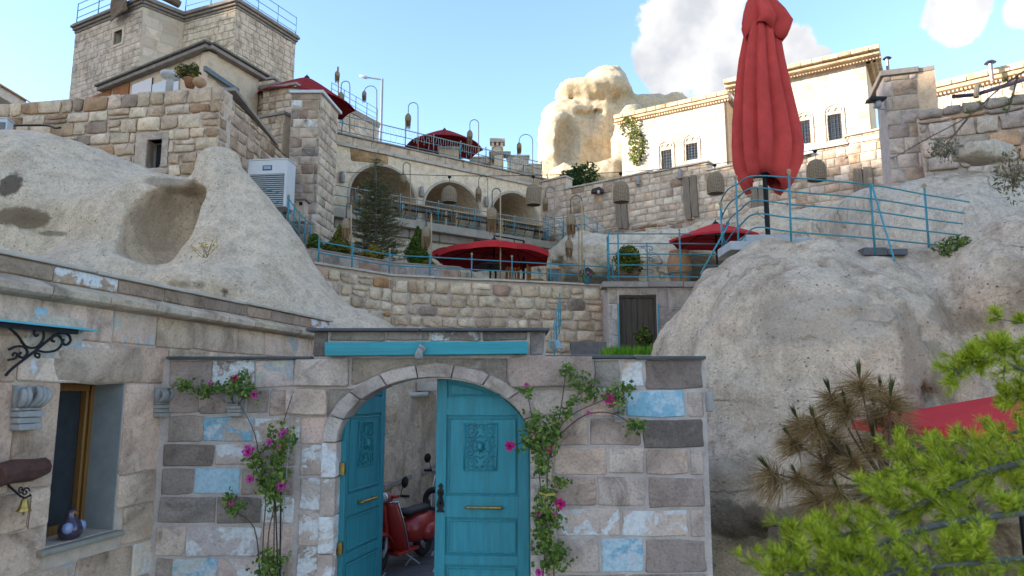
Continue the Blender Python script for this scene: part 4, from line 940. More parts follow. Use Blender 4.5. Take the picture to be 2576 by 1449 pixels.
# ------------------------------------------------------------------ lower terrace: retaining wall, planter wall, cellar door
PAL_RUB = [(6, (.47, .405, .325)), (4, (.42, .35, .27)), (2.2, (.50, .44, .36)), (.5, (.34, .21, .115)), (.5, (.36, .26, .21)), (.4, (.27, .225, .195)), (2, (.52, .455, .37))]
ZR = 5.12
rw = thing('retaining_wall', 'rubble retaining wall of tan and rust coloured stones below the teal terrace rail', 'wall', (-.5, 17.0, 2.8))
for pl, sd in ((RET1, 31), (RET2, 32)):
    reg = [(0, 2.7), (pl.L, 2.7), (pl.L, ZR), (0, ZR)]
    wall_core(pl, reg, [], .45, MORTAR, rw)
    courses(pl, [(0, 2.75), (pl.L, 2.75), (pl.L, ZR - .06), (0, ZR - .06)], rw, PAL_RUB, (.25, .34), (.28, .55), .05, sd, gap=.017, wave=.012, lim=290)
    coping(pl, -.02, pl.L + .02, ZR, ZR, rw, COPE_P, .05, .08, .45, 1.3, sd)
# planter wall with remains of blue paint
PL1 = Plane((-4.6, 15.55), (-3.0, 17.35)); PL2 = Plane((-3.0, 17.35), (-1.35, 18.05))
pw = thing('planter_wall', 'low planter wall with flakes of blue paint in front of the conifers', 'planter', (-3, 17.2, 5.02))
for pl, sd in ((PL1, 41), (PL2, 42)):
    wall_core(pl, [(0, 4.95), (pl.L, 4.95), (pl.L, 5.56), (0, 5.56)], [], .2, MORTAR_G, pw)
    courses(pl, [(0, 4.98), (pl.L, 4.98), (pl.L, 5.54), (0, 5.54)], pw, [(3, (.30, .27, .25)), (1, (.33, .34, .35), FLAKE_BW), (1, (.3, .22, .19))], (.27, .3), (.4, .75), .02, sd, gap=.006, style='cut')
    coping(pl, 0, pl.L, 5.56, 5.56, pw, COPE, .04, .03, .22, 1.2, sd)
MB().prism([(-4.6, 15.8), (-3.0, 17.5), (-1.35, 18.2), (-1.6, 19.2), (-3.4, 18.8), (-5.6, 17.0)], [], lambda u, v, o: Vector((u, v, 5.5 + o)), .5).build('soil', mat('soil', (.12, .09, .06), .95, var=.4, scale=9, bump=.6, bscale=20), pw)
# cellar front with the brown double door
cf = thing('cellar_front', 'grey stone cellar front with a brown double door under the planter terrace', 'building', (3.3, 17.2, 3.0))
sv = STR.uv
du0, du1 = sv(1558, 800)[0], sv(1653, 800)[0]; dv1 = sv(1600, 742)[1]; su0 = sv(1531, 800)[0]; zS = 4.92
wall_core(STR, [(su0, 2.9), (STR.L, 2.9), (STR.L, zS), (su0, zS)], [[(du0, 2.95), (du1, 2.95), (du1, dv1), (du0, dv1)]], .4, MORTAR_G, cf)
courses(STR, [(su0, 2.95), (du0 - .01, 2.95), (du0 - .01, zS - .02), (su0, zS - .02)], cf, [(2, (.33, .32, .32)), (1, (.36, .34, .34), FLAKE_W), (1, (.30, .27, .24))], (.33, .42), (.4, .5), .02, 51, style='cut')
courses(STR, [(du1 + .01, 2.95), (STR.L, 2.95), (STR.L, zS - .02), (du1 + .01, zS - .02)], cf, [(2, (.28, .25, .24)), (1, (.33, .30, .29))], (.36, .45), (.45, .75), .02, 52, style='cut')
courses(STR, [(du0, dv1 + .005), (du1, dv1 + .005), (du1, zS - .02), (du0, zS - .02)], cf, [(1, (.31, .28, .26))], (.2, .3), (.9, 1.1), .02, 53, style='cut')
coping(STR, su0 - .15, STR.L, zS, zS, cf, COPE, .14, .12, .5, .95, 54, bevel=.02)
MB().prism([(su0, 3.0), (STR.L, 3.0), (STR.L, 4.96), (su0, 4.96)], [], STR.at, 1.5, -.42).build('cellar_mass', MORTAR_G, cf)
for k, (a, b) in enumerate(((du0 + .05, (du0 + du1) / 2 - .004), ((du0 + du1) / 2 + .004, du1 - .05))):
    dr = MB().prism([(a, 2.97), (b, 2.97), (b, dv1 - .06), (a, dv1 - .06)], [], STR.at, .04, -.12).build('door_leaf', DWOOD, cf, bevel=.004)
    for j in range(3):
        w = (b - a) / 3; MB().prism([(a + j * w + .004, 2.98), (a + (j + 1) * w - .004, 2.98), (a + (j + 1) * w - .004, dv1 - .07), (a + j * w + .004, dv1 - .07)], [], STR.at, .014, -.108).build('plank', DWOOD, dr, bevel=.003)
MB().prism([(du0, 2.97), (du0 + .05, 2.97), (du0 + .05, dv1 - .06), (du1 - .05, dv1 - .06), (du1 - .05, 2.97), (du1, 2.97), (du1, dv1), (du0, dv1)], [], STR.at, .1, -.06).build('door_frame', DWOOD, cf)
for u in (du0 - .045, du1 + .015):
    MB().prism([(u, 3.2), (u + .03, 3.2), (u + .03, dv1 - .22), (u, dv1 - .22)], [], STR.at, .03, .045).build('teal_strip', TEAL, cf)
# steps up beside the cellar
sp = thing('stone_steps', 'dark stone steps climbing past the cellar front to the terrace', 'steps', (1.7, 16.5, 3.0))
for i in range(3):
    x0, x1 = PY(1436, 860, 16.4).x, 2.22; MB().box(((x0 + x1) / 2, 16.0 + .27 * i, 3.1 + .16 * i), ((x1 - x0) / 2, .15, .095)).build('step', mat('dark_step', (.17, .15, .14), .9, var=.35, scale=6, bump=.4, bscale=20), sp, bevel=.012)
# ---- railings
def rail_bits(th, pts, zs, r=.014, post_at=None, post_r=.018, finial=True, base=0.0, top=None, post_h=None, rails_name='rail', gold=BAMBOO):
    """pts: base points; zs: rail heights above them; posts at the indices post_at"""
    pts = [Vector(p) for p in pts]
    for z in zs: MB().tube([p + Vector((0, 0, z)) for p in pts], r, 6).build(rails_name, TEAL, th, smooth=True)
    for i in (range(len(pts)) if post_at is None else post_at):
        p = pts[i]; h = post_h if post_h else max(zs)
        po = MB().tube([p + Vector((0, 0, base)), p + Vector((0, 0, h + .02))], post_r, 6).build('post', TEAL, th, smooth=True)
        if finial:
            MB().lathe([(.014, 0), (.02, .01), (.014, .022), (.028, .035), (.034, .055), (.026, .078), (.008, .092)], p + Vector((0, 0, h + .02)), 10).build('finial', gold, po, smooth=True)
rl = thing('terrace_railing', 'two-bar teal railing along the coping of the rubble retaining wall', 'railing', (-.5, 16.9, ZR))
base = [RET1.at(u, ZR + .05, -.1) for u in (.2, RET1.L * .5, RET1.L)] + [RET2.at(RET2.L * k, ZR + .05, -.1) for k in (.16, .34, .52, .70, .86, 1.0)]
sm = smooth_path(base, 4); rail_bits(rl, sm, (.24, .50), .016, range(0, len(sm), 4), .02, True, 0, None, .56)
rl2 = thing('roof_railing', 'five-bar teal railing round the planter terrace above the cellar door', 'railing', (3, 17.2, 5.06))
b2 = [STR.at(sv(1532, 700)[0], 5.06, .05), STR.at(sv(1556, 700)[0], 5.06, .05), STR.at(sv(1712, 700)[0], 5.06, .05), STR.at(sv(1835, 700)[0], 5.06, .0)]
rail_bits(rl2, b2, (.12, .42, .70, .97, 1.22), .016, (0, 1, 2), .022, True, 0, None, 1.25)
b3 = [STR.at(sv(1532, 700)[0], 5.06, .05), STR.at(sv(1540, 700)[0], 5.06, -.75)]
rail_bits(rl2, b3, (.12, .42, .70, .97, 1.22), .014, (1,), .02)
sc2 = thing('scroll_railing', 'teal gate rail with curled ends behind the boxed shrub', 'railing', (3.7, 17.9, 5.02))
p0, p1 = PY(1588, 640, 17.9), PY(1628, 640, 17.9)
for k, z in enumerate((5.18, 5.5, 5.82, 6.12)):
    a, b = Vector((p0.x, 17.9, z)), Vector((p1.x + .05, 17.9, z)); c = b + Vector((.04, 0, -.07))
    MB().tube([a, b] + [c + Vector((.07 * (1 - .6 * i / 10) * math.sin(4.7 * i / 10), 0, .07 * (1 - .6 * i / 10) * math.cos(4.7 * i / 10))) for i in range(11)], .012, 6).build('scroll_bar', TEAL, sc2, smooth=True)
pp = Vector((p1.x, 17.9, 5.02)); MB().tube([pp, pp + Vector((0, 0, 1.2))], .018, 6).build('post', TEAL, sc2)
sr = thing('stair_railing', 'short teal stair rail rising steeply from the steps behind the gate', 'railing', (1.1, 15.6, 3.0))
q0, q1 = PY(1392, 880, 15.4), PY(1408, 748, 17.2)
for k in range(4):
    o = Vector((.0, 0, -.28 * k)); MB().tube([q0 + Vector((0, 0, .45)) + o * .4, q1 + o], .014, 6).build('rail', TEAL, sr)
for t in (.05, .4, .75, 1.0):
    p = q0.lerp(q1, t); MB().tube([Vector((p.x + .02, p.y, 3.05 + t * .9)), p + Vector((0, 0, .1))], .018, 6).build('post', TEAL, sr)
fl = thing('flood_light', 'pale blue box flood light at the foot of the stair rail', 'lamp', PY(1395, 868, 14.6))
p = PY(1395, 867, 14.6); MB().prism([(-.12, -.09), (.16, -.09), (.10, .1), (-.12, .1)], [], lambda u, v, o: p + Vector((u, o, v)), .16, .08).build('housing', mat('pale_blue_metal', (.22, .38, .46), .4, var=.2), fl, bevel=.01)
MB().prism([(-.10, -.06), (.02, -.06), (-.01, .07), (-.10, .07)], [], lambda u, v, o: p + Vector((u, -.085 + o, v)), .01, -.005).build('lens', GLASS, fl)

# ---- parasols
def parasol(name, label, P, rad, z_eave, z_apex, n=8, m=RED, rz=.2, pole=None, tilt=(0, 0), group='open red parasols', drop=.16, offset_pole=True, pz0=5.02, sq=1.0):
    """octagonal canopy with ribs, hub, valance and mast; P is the plan point under the hub"""
    t = thing(name, label, 'parasol', (P[0], P[1], pz0), 0, group)
    c = Vector((P[0], P[1], 0)); hub = Vector((P[0], P[1], z_apex))
    rim = []; T = Matrix.Rotation(tilt[0], 3, 'X') @ Matrix.Rotation(tilt[1], 3, 'Y')
    W = lambda x, y, z: hub + T @ Vector((x, y, z))
    H = z_eave - z_apex; cor = [(rad * math.cos(rz + 2 * math.pi * i / n), rad * sq * math.sin(rz + 2 * math.pi * i / n)) for i in range(n)]
    vs = []; fs = []; K = 6; S = 5
    for i in range(n):      # gores sag between the ribs
        a, b = cor[i], cor[(i + 1) % n]; base_i = len(vs)
        for k in range(K + 1):
            for s in range(S + 1):
                f = k / K; w = s / S; x = (a[0] * (1 - w) + b[0] * w) * f; y = (a[1] * (1 - w) + b[1] * w) * f; sag = -.05 * rad * f * 4 * w * (1 - w) * (1 - .55 * f) * (1 if f < 1 else .0) + (0.035 * rad * f * f * 4 * w * (1 - w) if f > .6 else 0)
                vs.append(W(x, y, H * f ** 1.12 + sag))
        for k in range(K):
            for s in range(S): q = base_i + k * (S + 1) + s; fs.append((q, q + 1, q + S + 2, q + S + 1))
        base_v = len(vs)
        for s in range(S + 1):
            q = vs[base_i + K * (S + 1) + s]; vs.append(q); vs.append(q - Vector((0, 0, drop)))
        for s in range(S): q = base_v + 2 * s; fs.append((q, q + 2, q + 3, q + 1))
    o = MB().add(vs, fs).build('canopy', m, t, smooth=False); md = o.modifiers.new('thick', 'SOLIDIFY'); md.thickness = .006
    for i in range(n):
        a = cor[i]; MB().tube([W(0, 0, -.05), W(a[0] * .5, a[1] * .5, H * .5 ** 1.12 - .035), W(a[0] * .98, a[1] * .98, H - .03)], .010, 5).build('rib', IRON, t)
        MB().tube([W(0, 0, -.45), W(a[0] * .52, a[1] * .52, H * .5 - .05)], .008, 5).build('strut', IRON, t)
    MB().tube([W(0, 0, .06), W(0, 0, -.55)], .025, 8).build('hub', IRON, t); MB().lathe([(.09, -.01), (.06, .03), (.02, .06), (.01, .1)], W(0, 0, .0), 10).build('finial', IRON, t)
    if offset_pole:
        px_, py_ = pole; tp = Vector((px_, py_, z_apex + .12)); MB().tube([Vector((px_, py_, pz0)), tp], .032, 8).build('mast', IRON, t)
        MB().tube([tp, W(0, 0, .12)], .022, 6).build('arm', IRON, t); MB().tube([Vector((px_, py_, z_apex - .9)), tp.lerp(W(0, 0, .12), .35)], .016, 6).build('brace', IRON, t)
    else: MB().tube([Vector((P[0], P[1], pz0)), W(0, 0, 0)], .028, 8).build('mast', IRON, t)
    return t
ua = PY(1243, 640, 19.2); zE = PY(1243, 655, 19.2).z; zA = PY(1243, 603, 19.2).z
parasol('parasol', 'open red parasol at the middle of the lower terrace, the front one of two', (ua.x, 19.2), 1.62, zE + .12, zA, 8, RED, .39, (PY(1318, 660, 19.6).x, 19.9), (R(-2), 0), drop=.15)
ub = PY(1170, 640, 20.6)
parasol('parasol', 'open red parasol half hidden behind another one on the lower terrace', (ub.x + .3, 20.8), 1.35, PY(1170, 640, 20.8).z, PY(1170, 612, 20.8).z, 8, RED, .2, (ub.x + .9, 21.6))
uc = PY(1810, 600, 17.6)
parasol('parasol', 'open red parasol seen behind the curled teal railing by the big boulder', (uc.x, 17.9), 1.27, PY(1810, 608, 17.9).z, PY(1810, 562, 17.9).z, 6, RED, .1, None, offset_pole=False, pz0=5.1, drop=.05)
# tables and seats under the parasols
def table(label, x, y, z, r=.45, m=IRON, grp='terrace tables'):
    t = thing('table', label, 'table', (x, y, z), 0, grp); MB().lathe([(r, .70), (r, .73), (r * .96, .74)], (x, y, z), 14).build('table_top', m, t)
    MB().tube([(x, y, z), (x, y, z + .7)], .03, 6).build('leg', m, t); MB().lathe([(.22, 0), (.2, .03), (.04, .05)], (x, y, z), 12).build('foot', m, t)
tp = PY(1232, 698, 18.2); table('dark round table under the middle parasol behind the terrace railing', tp.x, 18.7, 5.02)
def slat_chair(label, x, y, z, rz, m=OWOOD, grp='wooden chairs'):
    t = thing('chair', label, 'chair', (x, y, z), rz, grp)
    for sx in (-.2, .2):
        for sy in (-.2, .2): MB().tube([(sx, sy, 0), (sx, sy, .45 if sy < 0 else .9)], .018, 5).build('leg', m, t, local=True)
    MB().box((0, 0, .45), (.23, .23, .02)).build('seat', m, t, local=True)
    for k in range(5): MB().box((-.16 + .08 * k, .2, .68), (.025, .012, .2)).build('back_slat', m, t, local=True)
    return t
for i, (x, lab) in enumerate(((1295, 'wooden slatted chair just left of the parasol mast on the lower terrace'), (1348, 'wooden slatted chair just right of the parasol mast on the lower terrace'))):
    q = PY(x, 700, 19.5); slat_chair(lab, q.x, 19.6, 5.02, .3 + i)
# cave window on the terrace, wall lantern box, flower pot on the rail
cw = thing('cave_window', 'small wood framed window cut into the tuff bank behind the railing', 'window', PY(1395, 690, 23.4)); c0, c1 = PY(1374, 712, 23.4), PY(1416, 674, 23.4)
f_ = lambda u, v, o: Vector((u, 23.4 - o, v))
MB().prism([(c0.x, c0.z), (c1.x, c0.z), (c1.x, c1.z), (c0.x, c1.z)], [[(c0.x + .05, c0.z + .05), (c1.x - .05, c0.z + .05), (c1.x - .05, c1.z - .05), (c0.x + .05, c1.z - .05)]], f_, .08).build('window_frame', OWOOD, cw)
MB().prism([(c0.x, c0.z), (c1.x, c0.z), (c1.x, c1.z), (c0.x, c1.z)], [], f_, .02, -.05).build('pane', GLASS, cw)
def wall_lantern(label, p, w=.3, flip=1):
    t = thing('wall_lantern', label, 'lantern', p, 0, 'hooded iron wall lanterns')
    MB().prism([(-w / 2, -.02), (w / 2, -.02), (w / 2, .1), (.05 * flip, .22), (-w / 2, .12)], [], lambda u, v, o: Vector((u, o, v)), .3, .3).build('hood', mat('rusty_hood', (.07, .045, .035), .7, var=.4, scale=20), t, local=True, bevel=.02)
    MB().tube([Vector((.09 * math.cos(a) * (1 - a / 12), -.31, -.08 + .1 * math.sin(a) * (1 - a / 12))) for a in [i * .45 for i in range(16)]], .009, 5).build('scroll', IRON, t, local=True)
    MB().lathe([(.03, .0), (.05, -.03), (.06, -.12), (.03, -.15)], (0, -.2, 0), 10).build('lamp_glass', mat('milk_glass', (.6, .6, .58), .3, var=.1), t, local=True)
    return t
q = PY(1476, 688, 22.3); wall_lantern('hooded iron lantern with scrollwork beside the cave window', q, .42)
fp = thing('flower_pot', 'small teal pot of purple pansies hung on the terrace railing', 'flower pot', PY(1477, 700, 18.2)); c = PY(1476, 706, 18.15)
MB().lathe([(.075, -.09), (.10, .07), (.108, .08), (.10, .085)], c, 12).build('pot', mat('teal_pot', (.05, .22, .29), .5), fp, smooth=True)
rs = np.random.RandomState(4); pts = np.array(c) + rs.normal(size=(70, 3)) * (.09, .08, .05) + (0, 0, .13)
mesh_obj('leaves', leaf_mesh('leaves', pts, rs.normal(size=(70, 3)) + (0, -.6, 1), .05, G_ROSE, 1), fp)
pts = np.array(c) + rs.normal(size=(22, 3)) * (.11, .06, .05) + (0.02, -.04, .17)
mesh_obj('blossoms', leaf_mesh('blossoms', pts, rs.normal(size=(22, 3)) + (0, -1.5, .6), .055, leaf_mat('pansy', (.10, .01, .10), (.35, .05, .25), (.6, .5, .6)), 2, 1.0), fp)
# big clay urn in a teal stand, wooden box planter
un = thing('clay_urn', 'large weathered clay urn standing on the planter terrace', 'urn', PY(1710, 716, 18.3)); c = Vector((PY(1710, 700, 18.3).x, 18.3, 5.1))
MB().lathe([(.10, 0), (.16, .03), (.25, .22), (.31, .45), (.325, .6), (.30, .78), (.255, .88), (.25, .91), (.27, .93), (.265, .97), (.22, .97), (.21, .90)], c, 24).build('urn_body', mat('urn_clay', (.44, .24, .13), .9, var=.45, scale=4, bump=.4, bscale=18, dirt=.5), un, smooth=True)
us = thing('urn_stand', 'teal iron stand holding the clay urn', 'stand', c)
MB().tube([c + Vector((.32 * math.cos(a), .32 * math.sin(a), .36)) for a in np.linspace(0, 2 * math.pi, 20)[:-1]], .014, 5, closed=True).build('hoop', TEAL, us)
for a in (.6, 2.2, 3.9, 5.4): MB().tube([c + Vector((.38 * math.cos(a), .38 * math.sin(a), .40)), c + Vector((.32 * math.cos(a), .32 * math.sin(a), .3)), c + Vector((.24 * math.cos(a), .24 * math.sin(a), -.06))], .014, 5).build('leg', TEAL, us)
bp = thing('box_planter', 'brown wooden box planter at the corner of the cellar roof', 'planter', PY(1580, 716, 17.75)); c = Vector((PY(1580, 700, 17.75).x, 17.75, 5.06)); BOXW = mat('brown_planter', (.13, .07, .045), .6, var=.3, scale=4, stretch=(1, 1, 8))
MB().box(c + Vector((0, 0, .20)), (.235, .2, .19)).build('box', BOXW, bp, bevel=.01)
for k in range(3): MB().box(c + Vector((0, -.203, .07 + .115 * k)), (.24, .012, .048)).build('board', BOXW, bp, bevel=.005)
MB().box(c + Vector((0, 0, .40)), (.265, .23, .018)).build('rim_board', BOXW, bp, bevel=.006)
for i, (x, lab) in enumerate(((1270, 'small grey wall speaker under the front parasol'), (1098, 'small carved wall lamp in the tuff behind the conical tree'))): pass
# ------------------------------------------------------------------ arcade
ar = thing('arcade', 'tan tuff arcade with four round arches and a parapet terrace on top', 'building', GAL.at(0, 8.36))
gl = GAL.uv; zF = 8.62; zP0, zP1 = 11.2, 11.62
def arch_px(xl, xr, xt, yt):
    u0, u1 = gl(xl, 520)[0], gl(xr, 520)[0]; vt = gl(xt, yt)[1]; cu = (u0 + u1) / 2; rx = (u1 - u0) / 2; ry = min(rx * .95, vt - zF - .5); return arch_loop(cu, vt - ry, rx, ry, zF - .05, 20)
u1r = gl(829, 500)[0]; a1 = arch_loop(u1r - 1.35, 9.55, 1.35, 1.15, zF - .05, 16)
HO = [a1, arch_px(879, 1045, 961, 418), arch_px(1067, 1208, 1132, 458), arch_px(1236, 1352, 1293, 486)]
wall_core(GAL, [(-2.9, zF - .4), (GAL.L + .3, zF - .4), (GAL.L + .3, zP0), (-2.9, zP0)], HO, .7, PLASTER, ar, 'arch_wall')
for i, h in enumerate(HO):      # vaulted bays behind the arches
    m = len(h); vs = [GAL.at(p[0], p[1], -.7) for p in h] + [GAL.at(p[0], p[1] , -3.6) for p in h]; fs = [(j, j + 1, m + j + 1, m + j) for j in range(m - 1)] + [tuple(range(m, 2 * m))]
    MB().add(vs, fs).build('vault', PLASTER, ar)
    us_ = [p[0] for p in h]; c_ = (min(us_) + max(us_)) / 2; k = [( c_ + (p[0] - c_) * 1.07, zF + (p[1] - zF) * 1.045) for p in h]
    MB().prism(k, [h], GAL.at, .03, .03).build('arch_band', mat('arch_band_stone', (.47, .395, .30), .9, var=.25, scale=5, bump=.3, bscale=25), ar)
rng = random.Random(8)
u = -2.9
while u < GAL.L + .2:      # parapet blocks and moulding
    w = min(rng.uniform(.6, .95), GAL.L + .3 - u)
    stone(GAL, [(u, zP0 + .12), (u + w, zP0 + .12), (u + w, zP1), (u, zP1)], .03, ar, CUT, jitter_col((.37, .32, .26), rng, .12), rng, bev=.01, rnd=.015, jit=.004, bulge=.003, gap=.006, name='parapet_stone'); u += w
wall_core(GAL, [(-2.9, zP0 + .1), (GAL.L + .3, zP0 + .1), (GAL.L + .3, zP1), (-2.9, zP1)], [], .35, MORTAR, ar, 'parapet')
coping(GAL, -2.9, GAL.L + .3, zP0, zP0, ar, COPE_P, .12, .10, .2, .8, 5, 'moulding', .03)
coping(GAL, -2.9, GAL.L + .35, zP1, zP1, ar, COPE, .06, .08, .42, .9, 6)
coping(GAL, -2.9, GAL.L + .8, zF - .22, zF - .22, ar, COPE_P, .22, .82, .2, 1.1, 7, 'ledge_stone', .05)
coping(GAL, -2.9, GAL.L + .8, zF - .62, zF - .62, ar, COPE, .32, .6, .2, 1.6, 8, 'ledge_moulding', .06)
# a patch of darker bare tuff on the facade
stone(GAL, [gl(882, 405), gl(978, 415), gl(976, 392), gl(940, 372), gl(880, 366)], .012, ar, ROUGH, (.33, .235, .135), rng, bev=.01, rnd=.05, jit=.02, bulge=.01, name='bare_patch')
def sconce(label, plane, x, y, s=1.0, grp='carved stone wall lamps on the arcade'):
    u, v = plane.uv(x, y); p = plane.at(u, v, .1 * s); t = thing('wall_lamp', label, 'wall lamp', p, 0, grp)
    MB().lathe([(.09 * s, -.2 * s), (.10 * s, -.17 * s), (.085 * s, -.1 * s), (.11 * s, -.06 * s), (.10 * s, .06 * s), (.07 * s, .12 * s), (.085 * s, .2 * s), (.03 * s, .22 * s)], (0, 0, 0), 10).build('lamp_body', CARVE, t, local=True, smooth=True)
    MB().box((0, .06, 0), (.05 * s, .06, .06 * s)).build('bracket', CARVE, t, local=True)
sconce('carved wall lamp between the first and second arch of the arcade', GAL, 859, 447); sconce('carved wall lamp between the second and third arch of the arcade', GAL, 1058, 484); sconce('carved wall lamp between the third and fourth arch of the arcade', GAL, 1221, 509)
def gal_rail(name, label, off, z, us, zs, strands=None):
    t = thing(name, label, 'railing', GAL.at(us[0], z, off)); pts = [GAL.at(u, z, off) for u in us]; rail_bits(t, pts, zs, .016, None, .02, True)
    if strands:
        mb = MB(); rr = random.Random(3); u = us[0]
        while u < us[-1]:
            L = rr.choice((.25, .45, .6, .35)); p = GAL.at(u, z + max(zs), off + .03); pts = [p + Vector((rr.uniform(-.02, .02), rr.uniform(-.02, .02), -L * k / 3)) for k in range(4)]; mb.tube(pts, .006, 3, False); u += .11
        mb.tube([GAL.at(us[0], z + max(zs) + .01, off + .02), GAL.at(us[-1], z + max(zs) + .01, off + .02)], .008, 4)
        mb.build('light_string', mat('white_light_cord', (.55, .58, .56), .5, var=.1), t, kind='stuff')
    return t
ug = [-.1, gl(879, 510)[0], gl(985, 520)[0], gl(1080, 530)[0], gl(1170, 540)[0], gl(1270, 560)[0], GAL.L - .2, GAL.L + .7]
gal_rail('gallery_railing', 'teal railing with hanging light strings in front of the arches', .72, zF + .0, ug, (.15, .5, .85), True)
ug2 = [-.3, gl(862, 300)[0], gl(942, 320)[0], gl(1021, 360)[0], gl(1092, 375)[0], gl(1160, 395)[0], gl(1224, 410)[0], gl(1285, 425)[0], GAL.L + .1]
gal_rail('parapet_railing', 'teal railing with light strings on top of the arcade parapet', -.05, zP1 + .06, ug2, (.12, .42, .72), True)
# long table and benches behind the gallery railing
for i, (xa, xb) in enumerate(((885, 985), (990, 1120), (1125, 1235), (1240, 1352))):
    u0, u1 = gl(xa, 520)[0], gl(xb, 530)[0]; t = thing('dining_table', ('long pine table in the second bay of the arcade', 'long pine table between the second and third arch', 'long pine table in the third bay of the arcade', 'long pine table in the last bay of the arcade')[i], 'table', GAL.at((u0 + u1) / 2, zF, .25), 0, 'long tables along the gallery')
    MB().prism([(u0, zF + .70), (u1, zF + .70), (u1, zF + .76), (u0, zF + .76)], [], GAL.at, .55, .5).build('table_top', PINE, t)
    for u in (u0 + .2, u1 - .2): MB().prism([(u - .05, zF), (u + .05, zF), (u + .05, zF + .7), (u - .05, zF + .7)], [], GAL.at, .4, .42).build('leg', PINE, t)
    b = thing('bench', ('dark bench in the second bay of the arcade', 'dark bench between the second and third arch', 'dark bench in the third bay of the arcade', 'dark bench in the last bay of the arcade')[i], 'bench', GAL.at((u0 + u1) / 2, zF, .55), 0, 'benches along the gallery')
    MB().prism([(u0 + .1, zF + .4), (u1 - .1, zF + .4), (u1 - .1, zF + .45), (u0 + .1, zF + .45)], [], GAL.at, .12, .68).build('seat', IRON, b)
    n = max(2, int((u1 - u0) / .5))
    for k in range(n + 1):
        u = u0 + .15 + (u1 - u0 - .3) * k / n; MB().tube([GAL.at(u - .08, zF, .62), GAL.at(u + .08, zF + .42, .62)], .016, 4).build('leg', IRON, b)
# ------------------------------------------------------------------ stone wall on the right with stepped coping
PAL_BLK = [(6, (.46, .41, .36)), (4, (.50, .45, .39)), (2, (.41, .345, .29)), (1, (.44, .35, .27)), (.4, (.32, .25, .19))]
PAL_LOW = [(3, (.30, .245, .20)), (3, (.36, .32, .29)), (1.5, (.24, .15, .10)), (1, (.27, .22, .20))]
rv = RW.uv
bw = thing('block_wall', 'long pale block wall with stepped coping climbing to the right below the white building', 'wall', RW.at(0, 8.2))
segs = [((1362, 456), (1424, 442)), ((1424, 484), (1640, 419)), ((1640, 438), (1780, 400)), ((1780, 420), (1990, 392)), ((1990, 396), (2130, 350)), ((2130, 350), (2300, 296))]
prof = []; cps = []
for (a, b) in segs:
    ua, va = rv(*a); ub, vb_ = rv(*b); vm = (va + vb_) / 2 - .06; prof += [(ua, vm), (ub, vm)]; cps.append((ua, ub, vm))
vb0 = lambda u: 8.55 - .05 * u
uEnd = prof[-1][0]
outer = [(prof[0][0], 8.1), (uEnd, 7.2)] + prof[::-1]
wall_core(RW, outer, [], .5, MORTAR_P, bw)
courses(RW, [(prof[0][0], 9.0), (uEnd, 8.4)] + prof[::-1], bw, PAL_BLK, (.24, .33), (.26, .52), .03, 61, gap=.008, wave=.006, lim=290, split=.0, style='block')
courses(RW, [(prof[0][0], 8.2), (uEnd, 7.3), (uEnd, 8.4), (prof[0][0], 9.0)], bw, PAL_LOW, (.26, .33), (.28, .5), .045, 62, gap=.014, wave=.012, lim=200)
for i, (ua, ub, vm) in enumerate(cps): coping(RW, ua - .08, ub + .05, vm, vm, bw, COPE_P, .07, .09, .55, .9, 70 + i, bevel=.012)
def timber(label, x, y0, y1, w, brk=1):
    u, v1 = rv(x, y0); v0 = rv(x, y1)[1]; t = thing('timber_post', label, 'timber', RW.at(u, v0, .1), 0, 'weathered timbers on the block wall')
    for k, s in enumerate((-1, 1)):
        a = u + (0 if s > 0 else -w / 2) + .008; b = u + (w / 2 if s > 0 else 0) - .008; j = .06 * ((k + brk) % 2)
        MB().prism([(a + .05, v0 + j), (b + .02, v0 - .03 + j), (b, v0 + (v1 - v0) * .5), (b - .03, v1), (a, v1 + .03), (a - .02, v0 + (v1 - v0) * .5)], [], RW.at, .14, .15).build('plank', WOOD, t, bevel=.012)
timber('weathered split timber hung below the left wicker dome lamp on the block wall', 1566, 500, 578, .52); timber('weathered split timber fixed left of the closed parasol', 1738, 445, 552, .55, 0)
timber('weathered timber partly hidden by the closed parasol mast', 1910, 470, 585, .55); timber('dark weathered timber beside the chiselled rock', 2172, 425, 540, .6, 0)
q = RW.at(*rv(1515, 487), .35); wall_lantern('hooded iron lantern left of the first weathered timber', q, .5)
for x, y, lab in ((1608, 455, 'small carved wall lamp above the block wall middle'), (1713, 440, 'small carved wall lamp above a split timber')): sconce(lab, RW, x, y, .9, 'carved lamps on the block wall')
# stairs beside the arcade end
st = thing('gallery_stair_railing', 'teal stair railing with light strings descending from the arcade end', 'railing', RW.at(1.2, 8, .8)); rr = random.Random(4)
pa, pb = PY(1368, 590, 27.6), PY(1540, 650, 24.2); pm = PY(1470, 585, 26.8)
pa.z = 8.36; pm.z = 8.36; pb.z = 7.1
rail_bits(st, [pa, pa.lerp(pm, .5), pm, pm.lerp(pb, .5), pb], (.15, .5, .85), .016, None, .02)
mb = MB()
for k in range(44):
    t = k / 43; p = (pa.lerp(pm, t * 2) if t < .5 else pm.lerp(pb, t * 2 - 1)) + Vector((0, -.03, .85)); mb.tube([p, p - Vector((0, 0, rr.choice((.3, .5, .7))))], .006, 3, False)
mb.build('light_string', MATS['white_light_cord'], st, kind='stuff')
st2 = thing('wall_stair_railing', 'teal stair railing climbing along the block wall from the arcade', 'railing', RW.at(1, 8.4, .4))
p1_, p2_ = PY(1372, 545, 28.3), PY(1462, 585, 26.9); rail_bits(st2, [p1_ - Vector((0, 0, .8)), p1_.lerp(p2_, .5) - Vector((0, 0, .8)), p2_ - Vector((0, 0, .8))], (.2, .5, .85), .016, None, .02)
